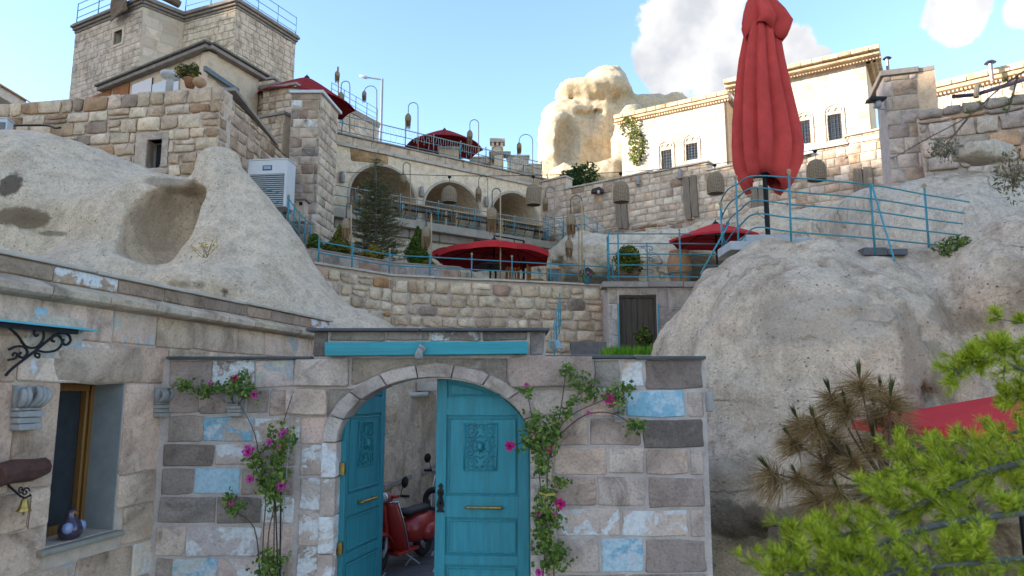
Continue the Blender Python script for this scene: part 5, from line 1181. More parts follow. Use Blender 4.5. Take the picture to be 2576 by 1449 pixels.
# ------------------------------------------------------------------ sunlit building beyond the wall
WHITE = (.66, .61, .53)
PAL_WH = [(6, (.43, .42, .405)), (3, (.40, .385, .365)), (1, (.36, .34, .31))]
e = Vector((.85, -.53)).normalized(); nb = Vector((.53, .85)).normalized()
A0_ = Vector((5.69, 33.0)) - e * .3; A1_ = A0_ + e * 5.1; B0_ = A1_ + nb * 1.9; B1_ = B0_ + e * 5.75
def bwin(parent, plane, x0, y0, x1, y1):
    u0, v1 = plane.uv(x0, (y0 + y1) / 2)[0], plane.uv((x0 + x1) / 2, y0)[1]; u1, v0 = plane.uv(x1, (y0 + y1) / 2)[0], plane.uv((x0 + x1) / 2, y1)[1]
    w = MB().prism([(u0, v0), (u1, v0), (u1, v1), (u0, v1)], [], plane.at, .02, -.14).build('window', GLASS, parent)
    f = MB().prism([(u0, v0), (u1, v0), (u1, v1), (u0, v1)], [[(u0 + .05, v0 + .05), (u1 - .05, v0 + .05), (u1 - .05, v1 - .05), (u0 + .05, v1 - .05)]], plane.at, .05, -.1).build('window_frame', WOOD, w)
    g = MB(); n = 4
    for k in range(1, n): g.tube([plane.at(u0 + (u1 - u0) * k / n, v0, .015), plane.at(u0 + (u1 - u0) * k / n, v1, .015)], .012, 4)
    for k in range(1, 6): g.tube([plane.at(u0, v0 + (v1 - v0) * k / 6, .015), plane.at(u1, v0 + (v1 - v0) * k / 6, .015)], .012, 4)
    g.build('grille', IRON, w)
    hm = MB(); um = (u0 + u1) / 2; W = u1 - u0       # double-arched relief over the window
    for c, r in ((u0 + W * .25, W * .24), (u1 - W * .25, W * .24)): hm.tube([plane.at(c + r * math.cos(a), v1 + .16 + r * math.sin(a), .04) for a in np.linspace(0, math.pi, 9)], .03, 5)
    hm.tube([plane.at(u0 - .12, v0, .04), plane.at(u0 - .12, v1 + .1, .04)] + [plane.at(um - (W / 2 + .12) * math.cos(a), v1 + .12 + (W / 2 + .06) * math.sin(a), .04) for a in np.linspace(0, math.pi, 11)] + [plane.at(u1 + .12, v0, .04)], .03, 5)
    hm.build('carved_surround', PALE, w, color=(.62, .56, .47)); return (u0, v0, u1, v1)
def eave(parent, plane, u0, u1, z, over, th, seed):
    rr = random.Random(seed); u = u0
    while u < u1 - .05:
        w = min(rr.uniform(.45, .7), u1 - u); MB().prism([(u + .01, z), (u + w - .01, z), (u + w - .01, z + th), (u + .01, z + th)], [], plane.at, over + .4, over).build('eave_stone', CUT, parent, bevel=.02, color=jitter_col((.46, .385, .28), rr, .1)); u += w
    MB().prism([(u0, z - .16), (u1, z - .16), (u1, z), (u0, z)], [], plane.at, over * .75 + .3, over * .75).build('cornice', CUT, parent, bevel=.04, color=(.42, .355, .27))
    d = MB(); u = u0
    while u < u1: d.box(None, (.03, .04, .035), m=Matrix.Translation(plane.at(u, z - .23, over * .4)) @ Matrix.Rotation(math.atan2(plane.u.y, plane.u.x), 4, 'Z')); u += .13
    d.build('dentil_row', PALE, parent, color=(.56, .47, .34))
ba = thing('white_building', 'sunlit white stone building with arched relief windows and dentil cornice, the lower wing', 'building', (A0_.x, A0_.y, 9.6))
PA = Plane(A0_, A1_); PAe = Plane(A1_, A1_ + nb * 2.2); zA_ = PA.uv(1700, 270)[1]
for p in (1,):
    o1 = bwin(ba, PA, 1664, 377, 1690, 424); o2 = bwin(ba, PA, 1726, 361, 1755, 402)
    rects = [[(a, b), (c, b), (c, d_), (a, d_)] for a, b, c, d_ in (o1, o2)]
    wall_core(PA, [(0, 9.3), (PA.L, 9.3), (PA.L, zA_), (0, zA_)], rects, .4, MORTAR_P, ba, 'wall')
    courses(PA, [(0, 9.6), (PA.L, 9.6), (PA.L, zA_ - .1), (0, zA_ - .1)], ba, [(c[0], c[1], PALE) for c in PAL_WH], (.27, .33), (.4, .75), .015, 81, (o1, o2), style='cut', gap=.004)
    eave(ba, PA, -.3, PA.L + .25, zA_, .25, .2, 82)
wall_core(PAe, [(.02, 9.3), (PAe.L, 9.3), (PAe.L, zA_), (.02, zA_)], [], .3, PALE, ba, 'end_wall').color = (.52, .43, .32, 1)
MB().prism([tuple(PA.at(-.3, 0, 0)[:2]), tuple(PA.at(PA.L + .2, 0, 0)[:2]), tuple(PA.at(PA.L + .2, 0, -6)[:2]), tuple(PA.at(-.3, 0, -6)[:2])], [], lambda u, v, o: Vector((u, v, zA_ + .18 + o)), .15).build('roof', COPE, ba)
bb = thing('white_building', 'sunlit white stone building with deep bracketed eaves, the taller wing by the parasol', 'building', (B0_.x, B0_.y, 9.6))
PB = Plane(B0_, B1_); PBe = Plane(B1_, B1_ + nb * 4); zB_ = PB.uv(2080, 168)[1]
o1 = bwin(bb, PB, 2012, 303, 2039, 362); o2 = bwin(bb, PB, 2083, 287, 2118, 352); o3 = bwin(bb, PB, 1925, 325, 1952, 380)
wall_core(PB, [(0, 9.3), (PB.L, 9.3), (PB.L, zB_), (0, zB_)], [[(a, b), (c, b), (c, d_), (a, d_)] for a, b, c, d_ in (o1, o2, o3)], .4, MORTAR_P, bb, 'wall')
courses(PB, [(0, 9.6), (PB.L, 9.6), (PB.L, zB_ - .15), (0, zB_ - .15)], bb, [(c[0], c[1], PALE) for c in PAL_WH], (.27, .33), (.4, .75), .015, 83, (o1, o2, o3), style='cut', gap=.004)
eave(bb, PB, -.3, PB.L + .6, zB_, .75, .2, 84); eave(bb, PBe, .0, PBe.L, zB_, .55, .2, 85)
wall_core(PBe, [(.02, 9.3), (PBe.L, 9.3), (PBe.L, zB_), (.02, zB_)], [], .3, PALE, bb, 'end_wall').color = (.52, .43, .32, 1)
MB().prism([tuple(PB.at(-.3, 0, .6)[:2]), tuple(PB.at(PB.L + .4, 0, .6)[:2]), tuple(PB.at(PB.L + .4, 0, -6)[:2]), tuple(PB.at(-.3, 0, -6)[:2])], [], lambda u, v, o: Vector((u, v, zB_ + .19 + o)), .15).build('roof', COPE, bb)
# a sign board on the wall by the parasol
sg = thing('sign_board', 'tilted pale sign board behind the closed parasol', 'sign', RW.at(*rv(2025, 395), .1)); a_, b_ = rv(1996, 402), rv(2050, 372)
f_ = lambda u, v, o: RW.at(u, v, .25 + o - (v - a_[1]) * .6)
MB().prism([a_, (b_[0], a_[1] + .05), (b_[0] - .35, b_[1] + .25), (a_[0] - .1, b_[1] + .2)], [], f_, .03).build('board', mat('pale_sign', (.5, .5, .5), .6, var=.1), sg)
def text_on(txt, M, size, m, parent, name='lettering', ext=.002):
    cu = bpy.data.curves.new(name, 'FONT'); cu.body = txt; cu.size = size; cu.extrude = ext; cu.align_x = 'CENTER'; cu.align_y = 'CENTER'; cu.materials.append(m)
    o = bpy.data.objects.new(name, cu); COL.objects.link(o); o.matrix_basis = M; rel(o, parent); return o
# ------------------------------------------------------------------ far right: stone pier, rubble wall, long roofed building
PR = Plane((8.6, 16.7), (10.2, 16.2)); pr = thing('stone_pier', 'grey block pier with a thick cap slab right of the white building', 'pier', (9.2, 16.5, 6.5)); pv_ = PR.uv
u0, u1 = pv_(2226, 250)[0], pv_(2310, 250)[0]; zp = pv_(2265, 188)[1]
wall_core(PR, [(u0, 6.2), (u1, 6.2), (u1, zp), (u0, zp)], [], .9, MORTAR_G, pr)
courses(PR, [(u0, 6.3), (u1, 6.3), (u1, zp - .01), (u0, zp - .01)], pr, [(3, (.36, .33, .315)), (1, (.33, .28, .235)), (1, (.30, .27, .26))], (.32, .42), (.4, .75), .025, 91, gap=.008, style='block')
coping(PR, u0 - .08, u1 + .06, zp, zp, pr, COPE, .14, .08, 1.3, 3, 92, bevel=.02)
PR2 = Plane(PR.at(u1, 0)[:2], (PR.at(u1, 0) + Vector((1.1, 2.4, 0)))[:2]); wall_core(PR2, [(.01, 6.2), (PR2.L, 6.2), (PR2.L, zp - .3), (.01, zp)], [], .4, PALE, pr, 'side_wall').color = (.42, .35, .27, 1)
coping(PR2, .0, PR2.L, zp + .005, zp - .25, pr, COPE, .12, .06, .4, 2.6, 93)
RR = Plane((9.9, 16.0), (13.5, 14.2)); rr_ = thing('rubble_wall', 'rough boulder wall above the chiselled rock beside the block pier', 'wall', RR.at(0, 6.5)); rrv = RR.uv
t0, t1 = rrv(2305, 285), rrv(2600, 232)
wall_core(RR, [(0, 6.0), (RR.L, 6.0), (RR.L, t1[1]), (t0[0], t0[1])], [], .5, MORTAR, rr_)
courses(RR, [(0, 6.1), (RR.L, 6.1), (RR.L, t1[1] - .22), (t0[0], t0[1] - .22)], rr_, [(3, (.38, .355, .335)), (2, (.36, .32, .285)), (1, (.33, .23, .16)), (1, (.30, .28, .265))], (.3, .46), (.38, .75), .09, 95, gap=.02, wave=.03)
rg2 = random.Random(6); u = t0[0]
while u < RR.L:
    w = rg2.uniform(.35, .6); z = t0[1] + (t1[1] - t0[1]) * (u - t0[0]) / (RR.L - t0[0]); stone(RR, [(u, z - .2), (u + w, z - .19), (u + w, z + .03), (u, z + .04)], .1, rr_, ROUGH, jitter_col((.24, .225, .215), rg2), rg2, bev=.03, rnd=.06, jit=.02, bulge=.02); u += w
# loose ledge stones under it
for i, (x, y, Y, s, lab) in enumerate(((2470, 385, 14.2, (.55, .35, .17), 'broken slab of rock jutting from the foot of the rubble wall'),)):
    p = PY(x, y, Y); tag(rock('broken_slab', (p.x - 1, p.y - .8, p.z - .6), (p.x + 1, p.y + .8, p.z + .6), .07, lambda P: s_box(P, p, s, .3, .05) + nz(P, (1.5, .12), (4, .08)), TUFF_C), lab, 'rock')
lb = thing('roofed_building', 'long sunlit white building with pale roof edge at the far upper right', 'building', (15, 25, 9)); PL_ = Plane((15.3, 25.0), (20.0, 21.2)); zq = PL_.uv(2450, 205)[1]
wall_core(PL_, [(0, 9), (PL_.L, 9), (PL_.L, zq), (0, zq)], [], .4, MORTAR_P, lb, 'wall')
courses(PL_, [(0, 11), (PL_.L, 11), (PL_.L, zq - .1), (0, zq - .1)], lb, [(1, (.43, .41, .38), PALE), (1, (.40, .375, .34), PALE)], (.24, .3), (.2, .34), .03, 97, style='cut', gap=.012)
eave(lb, PL_, 0, PL_.L, zq, .3, .22, 98)
def flue(label, x, y, Y, h=.5, cap=True):
    p = PY(x, y, Y); t = thing('flue_pipe', label, 'flue', p, 0, 'metal flues on the roofs'); MB().tube([(0, 0, -.4), (0, 0, h)], .07, 10).build('pipe', mat('flue_steel', (.30, .22, .22), .4, .5), t, local=True)
    MB().lathe([(.19, h + .04), (.10, h + .12), (.02, h + .15)], (0, 0, 0), 12).build('cap', mat('flue_cap', (.05, .07, .16), .5), t, local=True)
flue('metal flue with a wide dark cap beside the block pier', 2233, 165, 30, .3); flue('short metal flue on the far right roof', 2493, 178, 23, .25)
# surveillance lamp on the pier
wl_ = thing('pier_lamp', 'dark hooded floodlight on the side of the block pier', 'lamp', PR.at(u0, 0)); p = PR.at(u0 - .12, pv_(2226, 262)[1], .12)
MB().prism([(-.34, .02), (.1, .06), (.1, .12), (-.30, .12)], [], lambda u, v, o: p + Vector((u, o, v)), .24, .12).build('hood', IRON, wl_, bevel=.01)
MB().lathe([(.04, .1), (.09, .05), (.08, -.1), (.03, -.13)], p + Vector((-.08, 0, -.02)), 12).build('lamp_head', GREYM, wl_, smooth=True); MB().tube([p + Vector((-.2, 0, -.12)), p + Vector((.0, 0, -.17)), p + Vector((.14, 0, -.16))], .015, 6).build('bracket', GREYM, wl_)
tb = thing('tube_awning', 'dark rolled awning tube lying along the rubble wall top', 'awning', RR.at(1, 8.6)); MB().tube([PY(2395, 243, 16.5), PY(2455, 238, 16.3), PY(2576, 200, 15.8), PY(2640, 178, 15.6)], .05, 8).build('roll', mat('dark_roll', (.05, .04, .07), .6), tb); MB().tube([PY(2456, 245, 16.2), PY(2458, 214, 16.2)], .06, 8).build('bracket_post', WOOD, tb)
# ------------------------------------------------------------------ upper left: rubble wall, stair walls, pillar, veranda, tower
LW = Plane((-14.5, 17.3), (-7.05, 16.0)); LW2 = Plane((-7.05, 16.0), (-6.75, 20.4)); lv = LW.uv
PAL_L = [(5, (.42, .36, .29)), (3, (.46, .405, .335)), (1.4, (.32, .25, .18)), (1.2, (.24, .20, .175)), (.8, (.33, .225, .15)), (3, (.49, .435, .365))]
zl0, zl1 = lv(0, 262)[1], lv(505, 224)[1]; zl = (zl0 + zl1) / 2
lw = thing('rubble_wall', 'brown and tan rubble wall with a small square window above the pale outcrop', 'wall', LW.at(3, 6.5))
wu = [lv(343, 380)[0], lv(425, 380)[0]]; wo = [lv(370, 390)[0], lv(408, 390)[0]]; wvt, wvb = lv(390, 352)[1], lv(390, 422)[1]; wft = lv(385, 336)[1]
hole = [(wo[0], wvb), (wo[1], wvb), (wo[1], wvt), (wo[0], wvt)]
wall_core(LW, [(0, 5.6), (LW.L, 5.6), (LW.L, zl), (0, zl)], [hole], .5, MORTAR, lw)
courses(LW, [(0, 6.3), (LW.L + .02, 6.3), (LW.L + .02, zl), (0, zl)], lw, PAL_L, (.24, .36), (.3, .68), .06, 101, ((wu[0], wvb - .05, wu[1], wft),), gap=.016, wave=.02)
wn_ = MB().prism([(wu[0], wvb), (wo[0], wvb), (wo[0], wvt), (wo[1], wvt), (wo[1], wvb), (wu[1], wvb), (wu[1], wft), (wu[0], wft)], [], LW.at, .3, .05).build('window_surround', CUT, lw, bevel=.01, color=(.34, .31, .29))
MB().prism(hole, [], LW.at, .02, -.32).build('window_pane', GLASS, lw)
MB().prism([(wo[0] + .08, wvb), (wo[1], wvb), (wo[1], wvb + .3), (wo[0] + .2, wvb + .3)], [], LW.at, .02, -.28).build('window_sash', GREYM, lw)
wall_core(LW2, [(.02, 5.6), (LW2.L, 5.6), (LW2.L, 9.2), (.02, zl)], [], .5, MORTAR, lw, 'return_core')
zc_a, zc_b = zl - .02, LW2.uv(686, 362)[1]
courses(LW2, [(0, 6.5), (LW2.L, 6.5), (LW2.L, zc_b), (LW2.L * .25, zl - .1), (0, zl)], lw, [(3, (.38, .32, .26)), (2, (.34, .28, .22)), (1, (.26, .2, .15))], (.26, .36), (.35, .6), .04, 102, gap=.014, wave=.015)
coping(LW2, LW2.uv(580, 226)[0], LW2.uv(690, 366)[0], LW2.uv(580, 228)[1], LW2.uv(690, 366)[1], lw, COPE, .09, .12, .4, 1.2, 103)
# square stone pillar
PP = Plane((-6.62, 19.9), (-5.75, 19.9)); PPe = Plane((-5.75, 19.9), (-5.62, 21.4)); ppv = PP.uv
pp_ = thing('stone_pillar', 'tall square pillar of brown and grey blocks with a pale cap left of the arcade', 'pillar', (-6.2, 19.9, 6)); zpp = ppv(740, 236)[1]
wall_core(PP, [(0, 6.4), (PP.L, 6.4), (PP.L, zpp), (0, zpp)], [], 1.4, MORTAR, pp_)
courses(PP, [(0, 6.4), (PP.L, 6.4), (PP.L, zpp), (0, zpp)], pp_, [(3, (.33, .29, .255)), (2, (.25, .20, .165)), (1.2, (.22, .20, .195)), (1, (.42, .40, .37), FLAKE_W)], (.26, .33), (.28, .5), .022, 111, gap=.007, style='block')
courses(PPe, [(0, 6.4), (PPe.L, 6.4), (PPe.L, zpp), (0, zpp)], pp_, [(3, (.43, .39, .34)), (1, (.38, .34, .29))], (.26, .33), (.3, .55), .02, 112, gap=.007, style='block')
MB().prism([(-6.68, 19.82), (-5.66, 19.82), (-5.5, 21.5), (-6.6, 21.5)], [], lambda u, v, o: Vector((u, v, zpp + .1 + o)), .1).build('cap_slab', mat('pale_cap', (.55, .57, .58), .7, var=.15), pp_, bevel=.015)
# stepped stair parapets between pillar and tower
for i, (xa, ya, xm, ym, xb, yb, Y, lab) in enumerate(((588, 224, 648, 194, 690, 216, 22.6, 'stepped stair parapet with grey coping at the foot of the tower'), (640, 222, 668, 208, 700, 224, 21.8, 'low stair parapet between the tower and the square pillar'), (664, 230, 702, 208, 745, 224, 21.2, 'stair parapet with grey coping just behind the square pillar'), (640, 290, 690, 281, 716, 312, 20.6, 'lower stair parapet step against the square pillar'))):
    a, m_, b = PY(xa, ya, Y + 1.0), PY(xm, ym, Y), PY(xb, yb, Y + .8); t = thing('stair_parapet', lab, 'parapet', (m_.x, Y, 7), 0, 'stair parapets by the tower')
    p, q = PY(xa, ym, Y + .45), PY(xb, ym, Y); pl = Plane((p.x, p.y), (q.x, q.y)); z = m_.z - .09
    wall_core(pl, [(.0, 6.8), (pl.L, 6.8), (pl.L, z), (.0, z)], [], .35, MORTAR_P, t)
    courses(pl, [(0, z - 2.4), (pl.L, z - 2.4), (pl.L, z), (0, z)], t, [(3, (.42, .37, .31)), (2, (.38, .32, .26)), (.6, (.30, .25, .2))], (.2, .27), (.25, .45), .03, 120 + i * 3, gap=.007, split=0, style='block')
    coping(pl, -.06, pl.L + .06, z, z, t, COPE, .09, .08, .45, 1.0, 130 + i)
# ---- veranda building
vb_ = thing('veranda_house', 'low house with dark moulded roof edge, canvas blinds and white openings below the tower', 'house', (-9.2, 20, 9))
VC = (-9.25, 20.0); VA = Plane((-14.2, 23.0), VC); VB = Plane(VC, (-8.45, 22.0)); zv = VA.uv(450, 158)[1]
for pl, sd in ((VA, 1), (VB, 2)):
    wall_core(pl, [(0, 8.8), (pl.L, 8.8), (pl.L, zv), (0, zv)], [], .3, PALE, vb_, 'wall').color = (.43, .37, .30, 1)
    MB().prism([(-.1, zv), (pl.L + .12, zv), (pl.L + .12, zv + .13), (-.1, zv + .13)], [], pl.at, .5, .22).build('cornice', COPE, vb_, bevel=.03)
    MB().prism([(-.1, zv + .13), (pl.L + .2, zv + .13), (pl.L + .2, zv + .2), (-.1, zv + .2)], [], pl.at, .6, .3).build('roof_edge', mat('dark_roof_edge', (.17, .14, .12), .9, var=.4, scale=5, bump=.4), vb_, bevel=.015)
MB().prism([tuple(VA.at(-.1, 0)[:2]), VC, tuple(VB.at(VB.L, 0)[:2]), (-11.5, 25.5)], [], lambda u, v, o: Vector((u, v, zv + .18 + o)), .1).build('roof', COPE, vb_)
ORC = mat('orange_canvas', (.33, .13, .05), .9, var=.3, scale=5, bump=.3)
for xa, xb, ya, yb, nm, m in ((232, 280, 236, 252, 'canvas_blind', ORC), (287, 326, 216, 246, 'canvas_blind', ORC), (336, 384, 206, 244, 'opening', GLASS), (386, 420, 208, 240, 'white_panel', WHITEM), (430, 452, 200, 232, 'white_panel', WHITEM)):
    a, b = VA.uv(xa, (ya + yb) / 2), VA.uv(xb, (ya + yb) / 2); v1, v0 = VA.uv((xa + xb) / 2, ya)[1], VA.uv((xa + xb) / 2, yb)[1] - .2
    MB().prism([(a[0], v0), (b[0], v0), (b[0], v1), (a[0], v1)], [], VA.at, .04, .05).build(nm, m, vb_)
MB().prism([VB.uv(505, 180), VB.uv(590, 236), VB.uv(590, 226), VB.uv(505, 168)], [], VB.at, .1, .2).build('gutter', mat('zinc', (.12, .15, .16), .5, .4), vb_)
# planters on the rubble wall top
def scatter_ball(c, r, n, seed, flat=(1, 1, 1)):
    rs = np.random.RandomState(seed); d = rs.normal(size=(n, 3)); d /= np.linalg.norm(d, axis=1, keepdims=True); k = rs.uniform(.35, 1, n)[:, None] ** .5; k = k * (1 + .25 * np.sin(5 * d[:, :1] + 3 * d[:, 1:2])); return np.array(c) + d * k * r * np.array(flat), d + rs.normal(size=(n, 3)) * .5
pt1 = thing('potted_shrub', 'yellow-green shrub in a terracotta pot on the rubble wall corner', 'potted plant', PY(478, 218, 16.4)); c = PY(478, 214, 16.4)
MB().lathe([(.10, -.06), (.15, .1), (.165, .12), (.165, .16), (.13, .16)], c, 14).build('pot', TERRA, pt1, smooth=True)
p, d = scatter_ball(c + Vector((-.03, 0, .33)), .28, 520, 3, (1.1, .9, .75)); mesh_obj('foliage', leaf_mesh('foliage', p, d, .045, leaf_mat('leaf_olive', (.04, .05, .015), (.10, .11, .03), (.38, .26, .03)), 4, 2.4), pt1)
pt2 = thing('round_pot', 'round tan clay pot on the rubble wall corner', 'pot', PY(502, 216, 16.2)); c = PY(502, 212, 16.2); MB().lathe([(.06, -.08), (.15, 0), (.165, .07), (.13, .13), (.11, .15), (.09, .15)], c, 16).build('pot_body', mat('tan_clay', (.42, .27, .15), .9, var=.3), pt2, smooth=True)
sk = thing('stone_basin', 'white carved basin on a column on the wall terrace', 'basin', PY(428, 215, 17)); c = PY(428, 205, 17.2)
MB().lathe([(.09, -.35), (.08, .0), (.11, .05), (.24, .12), (.25, .22), (.2, .24)], c, 16).build('basin', mat('white_stone', (.50, .48, .46), .8, var=.2), sk, smooth=True)
# ---- tower
zt = PY(596, 10.5, 24.0).z
def tw(x, y): p = PZ(x, y, zt); return (p.x, p.y)
TL, TM1, TM2, TM3, TR_ = tw(191, 75), tw(362, 5), tw(465, 46), tw(596, 10.5), tw(743, 102)
tt = thing('stone_tower', 'tall pale block tower with notched front and dark moulded cornice at the upper left', 'tower', (TM3[0], TM3[1], 9))
PAL_T = [(6, (.47, .42, .36)), (4, (.51, .46, .395)), (1.5, (.40, .345, .28)), (.5, (.32, .245, .165))]
ww = [(0, 0)]
for i, (a, b) in enumerate(((TL, TM1), (TM1, TM2), (TM2, TM3), (TM3, TR_))):
    pl = Plane(a, b); op = (); holes = []
    if i == 0:
        u0, u1 = pl.uv(288, 92)[0], pl.uv(308, 92)[0]; v1, v0 = pl.uv(298, 78)[1], pl.uv(298, 110)[1]; op = ((u0 - .12, v0 - .1, u1 + .12, v1 + .12),); holes = [[(u0, v0), (u1, v0), (u1, v1), (u0, v1)]]
        MB().prism(holes[0], [], pl.at, .02, -.3).build('window_pane', GLASS, tt)
        MB().prism([(u0 - .12, v0 - .1), (u1 + .12, v0 - .1), (u1 + .12, v1 + .12), (u0 - .12, v1 + .12)], holes, pl.at, .1, .03).build('window_surround', PALE, tt, color=(.44, .39, .33))
    wall_core(pl, [(0, 8.8), (pl.L, 8.8), (pl.L, zt), (0, zt)], holes, .4, MORTAR_P, tt)
    reg = [(0, 9.4), (pl.L, 9.4), (pl.L, zt - .18), (0, zt - .18)]
    if i == 1: courses(pl, reg, tt, [(1, (.47, .42, .36), PALE), (1, (.455, .405, .345), PALE)], (.3, .42), (.5, .9), .006, 141 + i, style='cut', gap=.004, lim=60)
    else: courses(pl, reg, tt, PAL_T, (.19, .29), (.22, .48), .03 if i else .02, 141 + i, op, gap=.007, style='block', wave=.004, lim=(100, 0, 80, 110)[i], split=.04)
    COR = mat('dark_cornice', (.27, .22, .18), .9, var=.45, scale=6, bump=.5, bscale=20)
    for k, (z0, z1, o) in enumerate(((-.18, -.08, .05), (-.08, .02, .12), (.02, .12, .2), (.12, .2, .14))):
        e1, e2 = (o * .9, o * .9) if i in (0, 3) else (o, o)
        MB().prism([(-e1 * .4, zt + z0), (pl.L + e2 * .4, zt + z0), (pl.L + e2 * .4, zt + z1), (-e1 * .4, zt + z1)], [], pl.at, .3 + o, o).build('cornice' if k < 4 else 'parapet', COR, tt, bevel=.02)
MB().prism([TL, TM1, TM2, TM3, TR_, (TR_[0] - 1.75, TR_[1] + 4.5), (TL[0] + .5, TL[1] + 5)], [], lambda u, v, o: Vector((u, v, zt + .1 + o)), .2).build('roof', COPE, tt)
MB().prism([(TL[0] + .3, TL[1] + .2), (TM1[0], TM1[1] + .35), (TM2[0], TM2[1] + .35), (TM3[0] - .2, TM3[1] + .4), (TR_[0] - .35, TR_[1] + .1), (TR_[0] - 1.8, TR_[1] + 4.4), (TL[0] + .5, TL[1] + 4.8)], [], lambda u, v, o: Vector((u, v, zt - .15 + o)), 7).build('tower_mass', PALE, tt, color=(.45, .4, .35))
PTR = Plane(TM3, TR_)
for k, (x0, y0, x1, y1) in enumerate(((613, 24, 632, 36), (710, 92, 727, 102))):
    a, b = PTR.uv(x0, y0), PTR.uv(x1, y1); MB().tube([PTR.at(a[0], a[1], .08), PTR.at(b[0], b[1], .08)], .035, 8).build('strip_light', GREYM, tt)
# corner stain stone
def roof_rail(label, pa, pb, n, h, zs):
    t = thing('roof_railing', label, 'railing', (pa[0], pa[1], zt + .4)); pts = [Vector((pa[0] + (pb[0] - pa[0]) * k / n, pa[1] + (pb[1] - pa[1]) * k / n, zt + .2)) for k in range(n + 1)]
    rail_bits(t, pts, zs, .014, None, .018, False)
roof_rail('teal roof railing on the left side of the tower', TL, TM1, 3, 1, (.3, .6, .9)); roof_rail('teal roof railing along the right side of the tower', TM3, TR_, 3, 1, (.15, .45, .8)); roof_rail('teal roof railing over the tower notch', TM2, TM3, 2, 1, (.3, .6, .9))
# banner cloth and rolled kilim hung over the cornice
PT0 = Plane(TL, TM1)
hb = thing('hanging_kilim', 'faded brown kilim hanging over the tower cornice', 'kilim', PT0.at(3, zt))
a, b = PT0.uv(300, 30), PT0.uv(340, 10); n = 8; vs = []; fs = []
for i in range(n + 1):
    for j in range(5): w = j / 4; z = zt + .5 - 1.0 * i / n; vs.append(PT0.at(a[0] + (b[0] - a[0]) * w - .10 * i / n * (1 - w) , z + .18 * w * (i / n), .27 + .05 * math.sin(5 * w + i * .6)))
for i in range(n):
    for j in range(4): q = i * 5 + j; fs.append((q, q + 1, q + 6, q + 5))
o = MB().add(vs, fs).build('cloth', mat('kilim', (.22, .15, .10), .95, var=.6, scale=4, bump=.5, bscale=40, stretch=(1, 1, 4)), hb, smooth=True); md = o.modifiers.new('thick', 'SOLIDIFY'); md.thickness = .02
hb2 = thing('rolled_rug', 'brown rug draped over the tower parapet beside the notch', 'rug', (TM1[0] + .5, TM1[1] + .4, zt)); p0 = Vector((TM1[0] + .25, TM1[1] + .1, zt + .45)); p1 = Vector((TM2[0] - .15, TM2[1] - .2, zt + .45))
MB().tube([p0, p0.lerp(p1, .5) + Vector((0, 0, .08)), p1], [.16, .2, .15], 10).build('rug_fold', MATS['kilim'], hb2, smooth=True)
# small gable at the far left, grey cabinet, air conditioners, loose pipe
gb = thing('gable_roof', 'small gabled roof peeking over the wall at the far left', 'roof', PY(40, 250, 30)); c = PY(43, 236, 30)
MB().prism([(-.75, -.5), (-.72, -.42), (0, .02), (.68, -.40), (.72, -.48), (0, -.10)], [], lambda u, v, o: c + Vector((u, o, v)), 2, 0).build('roof_slope', OWOOD, gb); MB().prism([(-.6, -.9), (.6, -.9), (.6, -.42), (0, -.1), (-.6, -.42)], [], lambda u, v, o: c + Vector((u, o - .1, v)), 1.6, -.1).build('gable_wall', PALE, gb, color=(.5, .47, .44))
def ac_unit(name, label, c, w, d, h, rz=0.0, logo=False):
    t = thing(name, label, 'air conditioner', c, rz); mb = MB().box((0, 0, h / 2), (w / 2, d / 2, h / 2)).build('casing', WHITEM, t, local=True, bevel=.015)
    MB().box((0, -d / 2 - .004, h * .36), (w * .44, .006, h * .34)).build('grille_recess', IRON, t, local=True)
    n = 16
    for k in range(n): MB().box((0, -d / 2 - .012, h * .04 + h * .64 * k / (n - 1)), (w * .44, .008, h * .011)).build('slat', GREYM, t, local=True)
    MB().box((0, 0, h + .012), (w / 2 + .015, d / 2 + .015, .014)).build('lid', WHITEM, t, local=True)
    if logo:
        MB().box((0, -d / 2 - .003, h * .83), (w * .12, .004, h * .055)).build('name_plate', mat('blue_plate', (.03, .10, .20), .5), t, local=True)
        for k in range(3): MB().box((0, -d / 2 - .009, h * (.855 - .022 * k)), (w * .09, .002, h * .005)).build('print_line', WHITEM, t, local=True)
    return t
q = PY(672, 530, 16.7); ac_unit('air_conditioner', 'large white outdoor air conditioner at the foot of the square pillar', (q.x, 16.9, PY(668, 522, 16.7).z), 1.02, .5, PY(668, 404, 16.7).z - PY(668, 522, 16.7).z, -.12, True)
q = PY(8, 318, 15.4); ac_unit('air_conditioner', 'small white vent box on the pale outcrop at the left picture edge', (q.x - .12, 15.4, PY(8, 334, 15.4).z), .5, .3, .3, .2)
pi = thing('loose_pipe', 'dark drain pipe lying along the foot of the rubble wall', 'pipe', PY(100, 318, 15.6)); MB().tube(smooth_path([PY(30, 316, 15.9), PY(80, 315, 15.8), PY(120, 316, 15.7), PY(138, 322, 15.6), PY(152, 321, 15.5)], 4), .025, 6).build('pipe', IRON, pi, smooth=True)
sl = thing('slope_railing', 'teal railing stepping down behind the pale outcrop beside the air conditioner', 'railing', PY(740, 520, 17)); bp_ = [PY(x, y, Y) for x, y, Y in ((660, 535, 16.6), (700, 545, 16.6), (724, 560, 16.7), (738, 580, 16.8), (752, 598, 16.9), (766, 612, 17.0), (780, 624, 17.1))]
rail_bits(sl, bp_, (.12, .35, .6), .014, (2, 3, 4, 5, 6), .02, True)
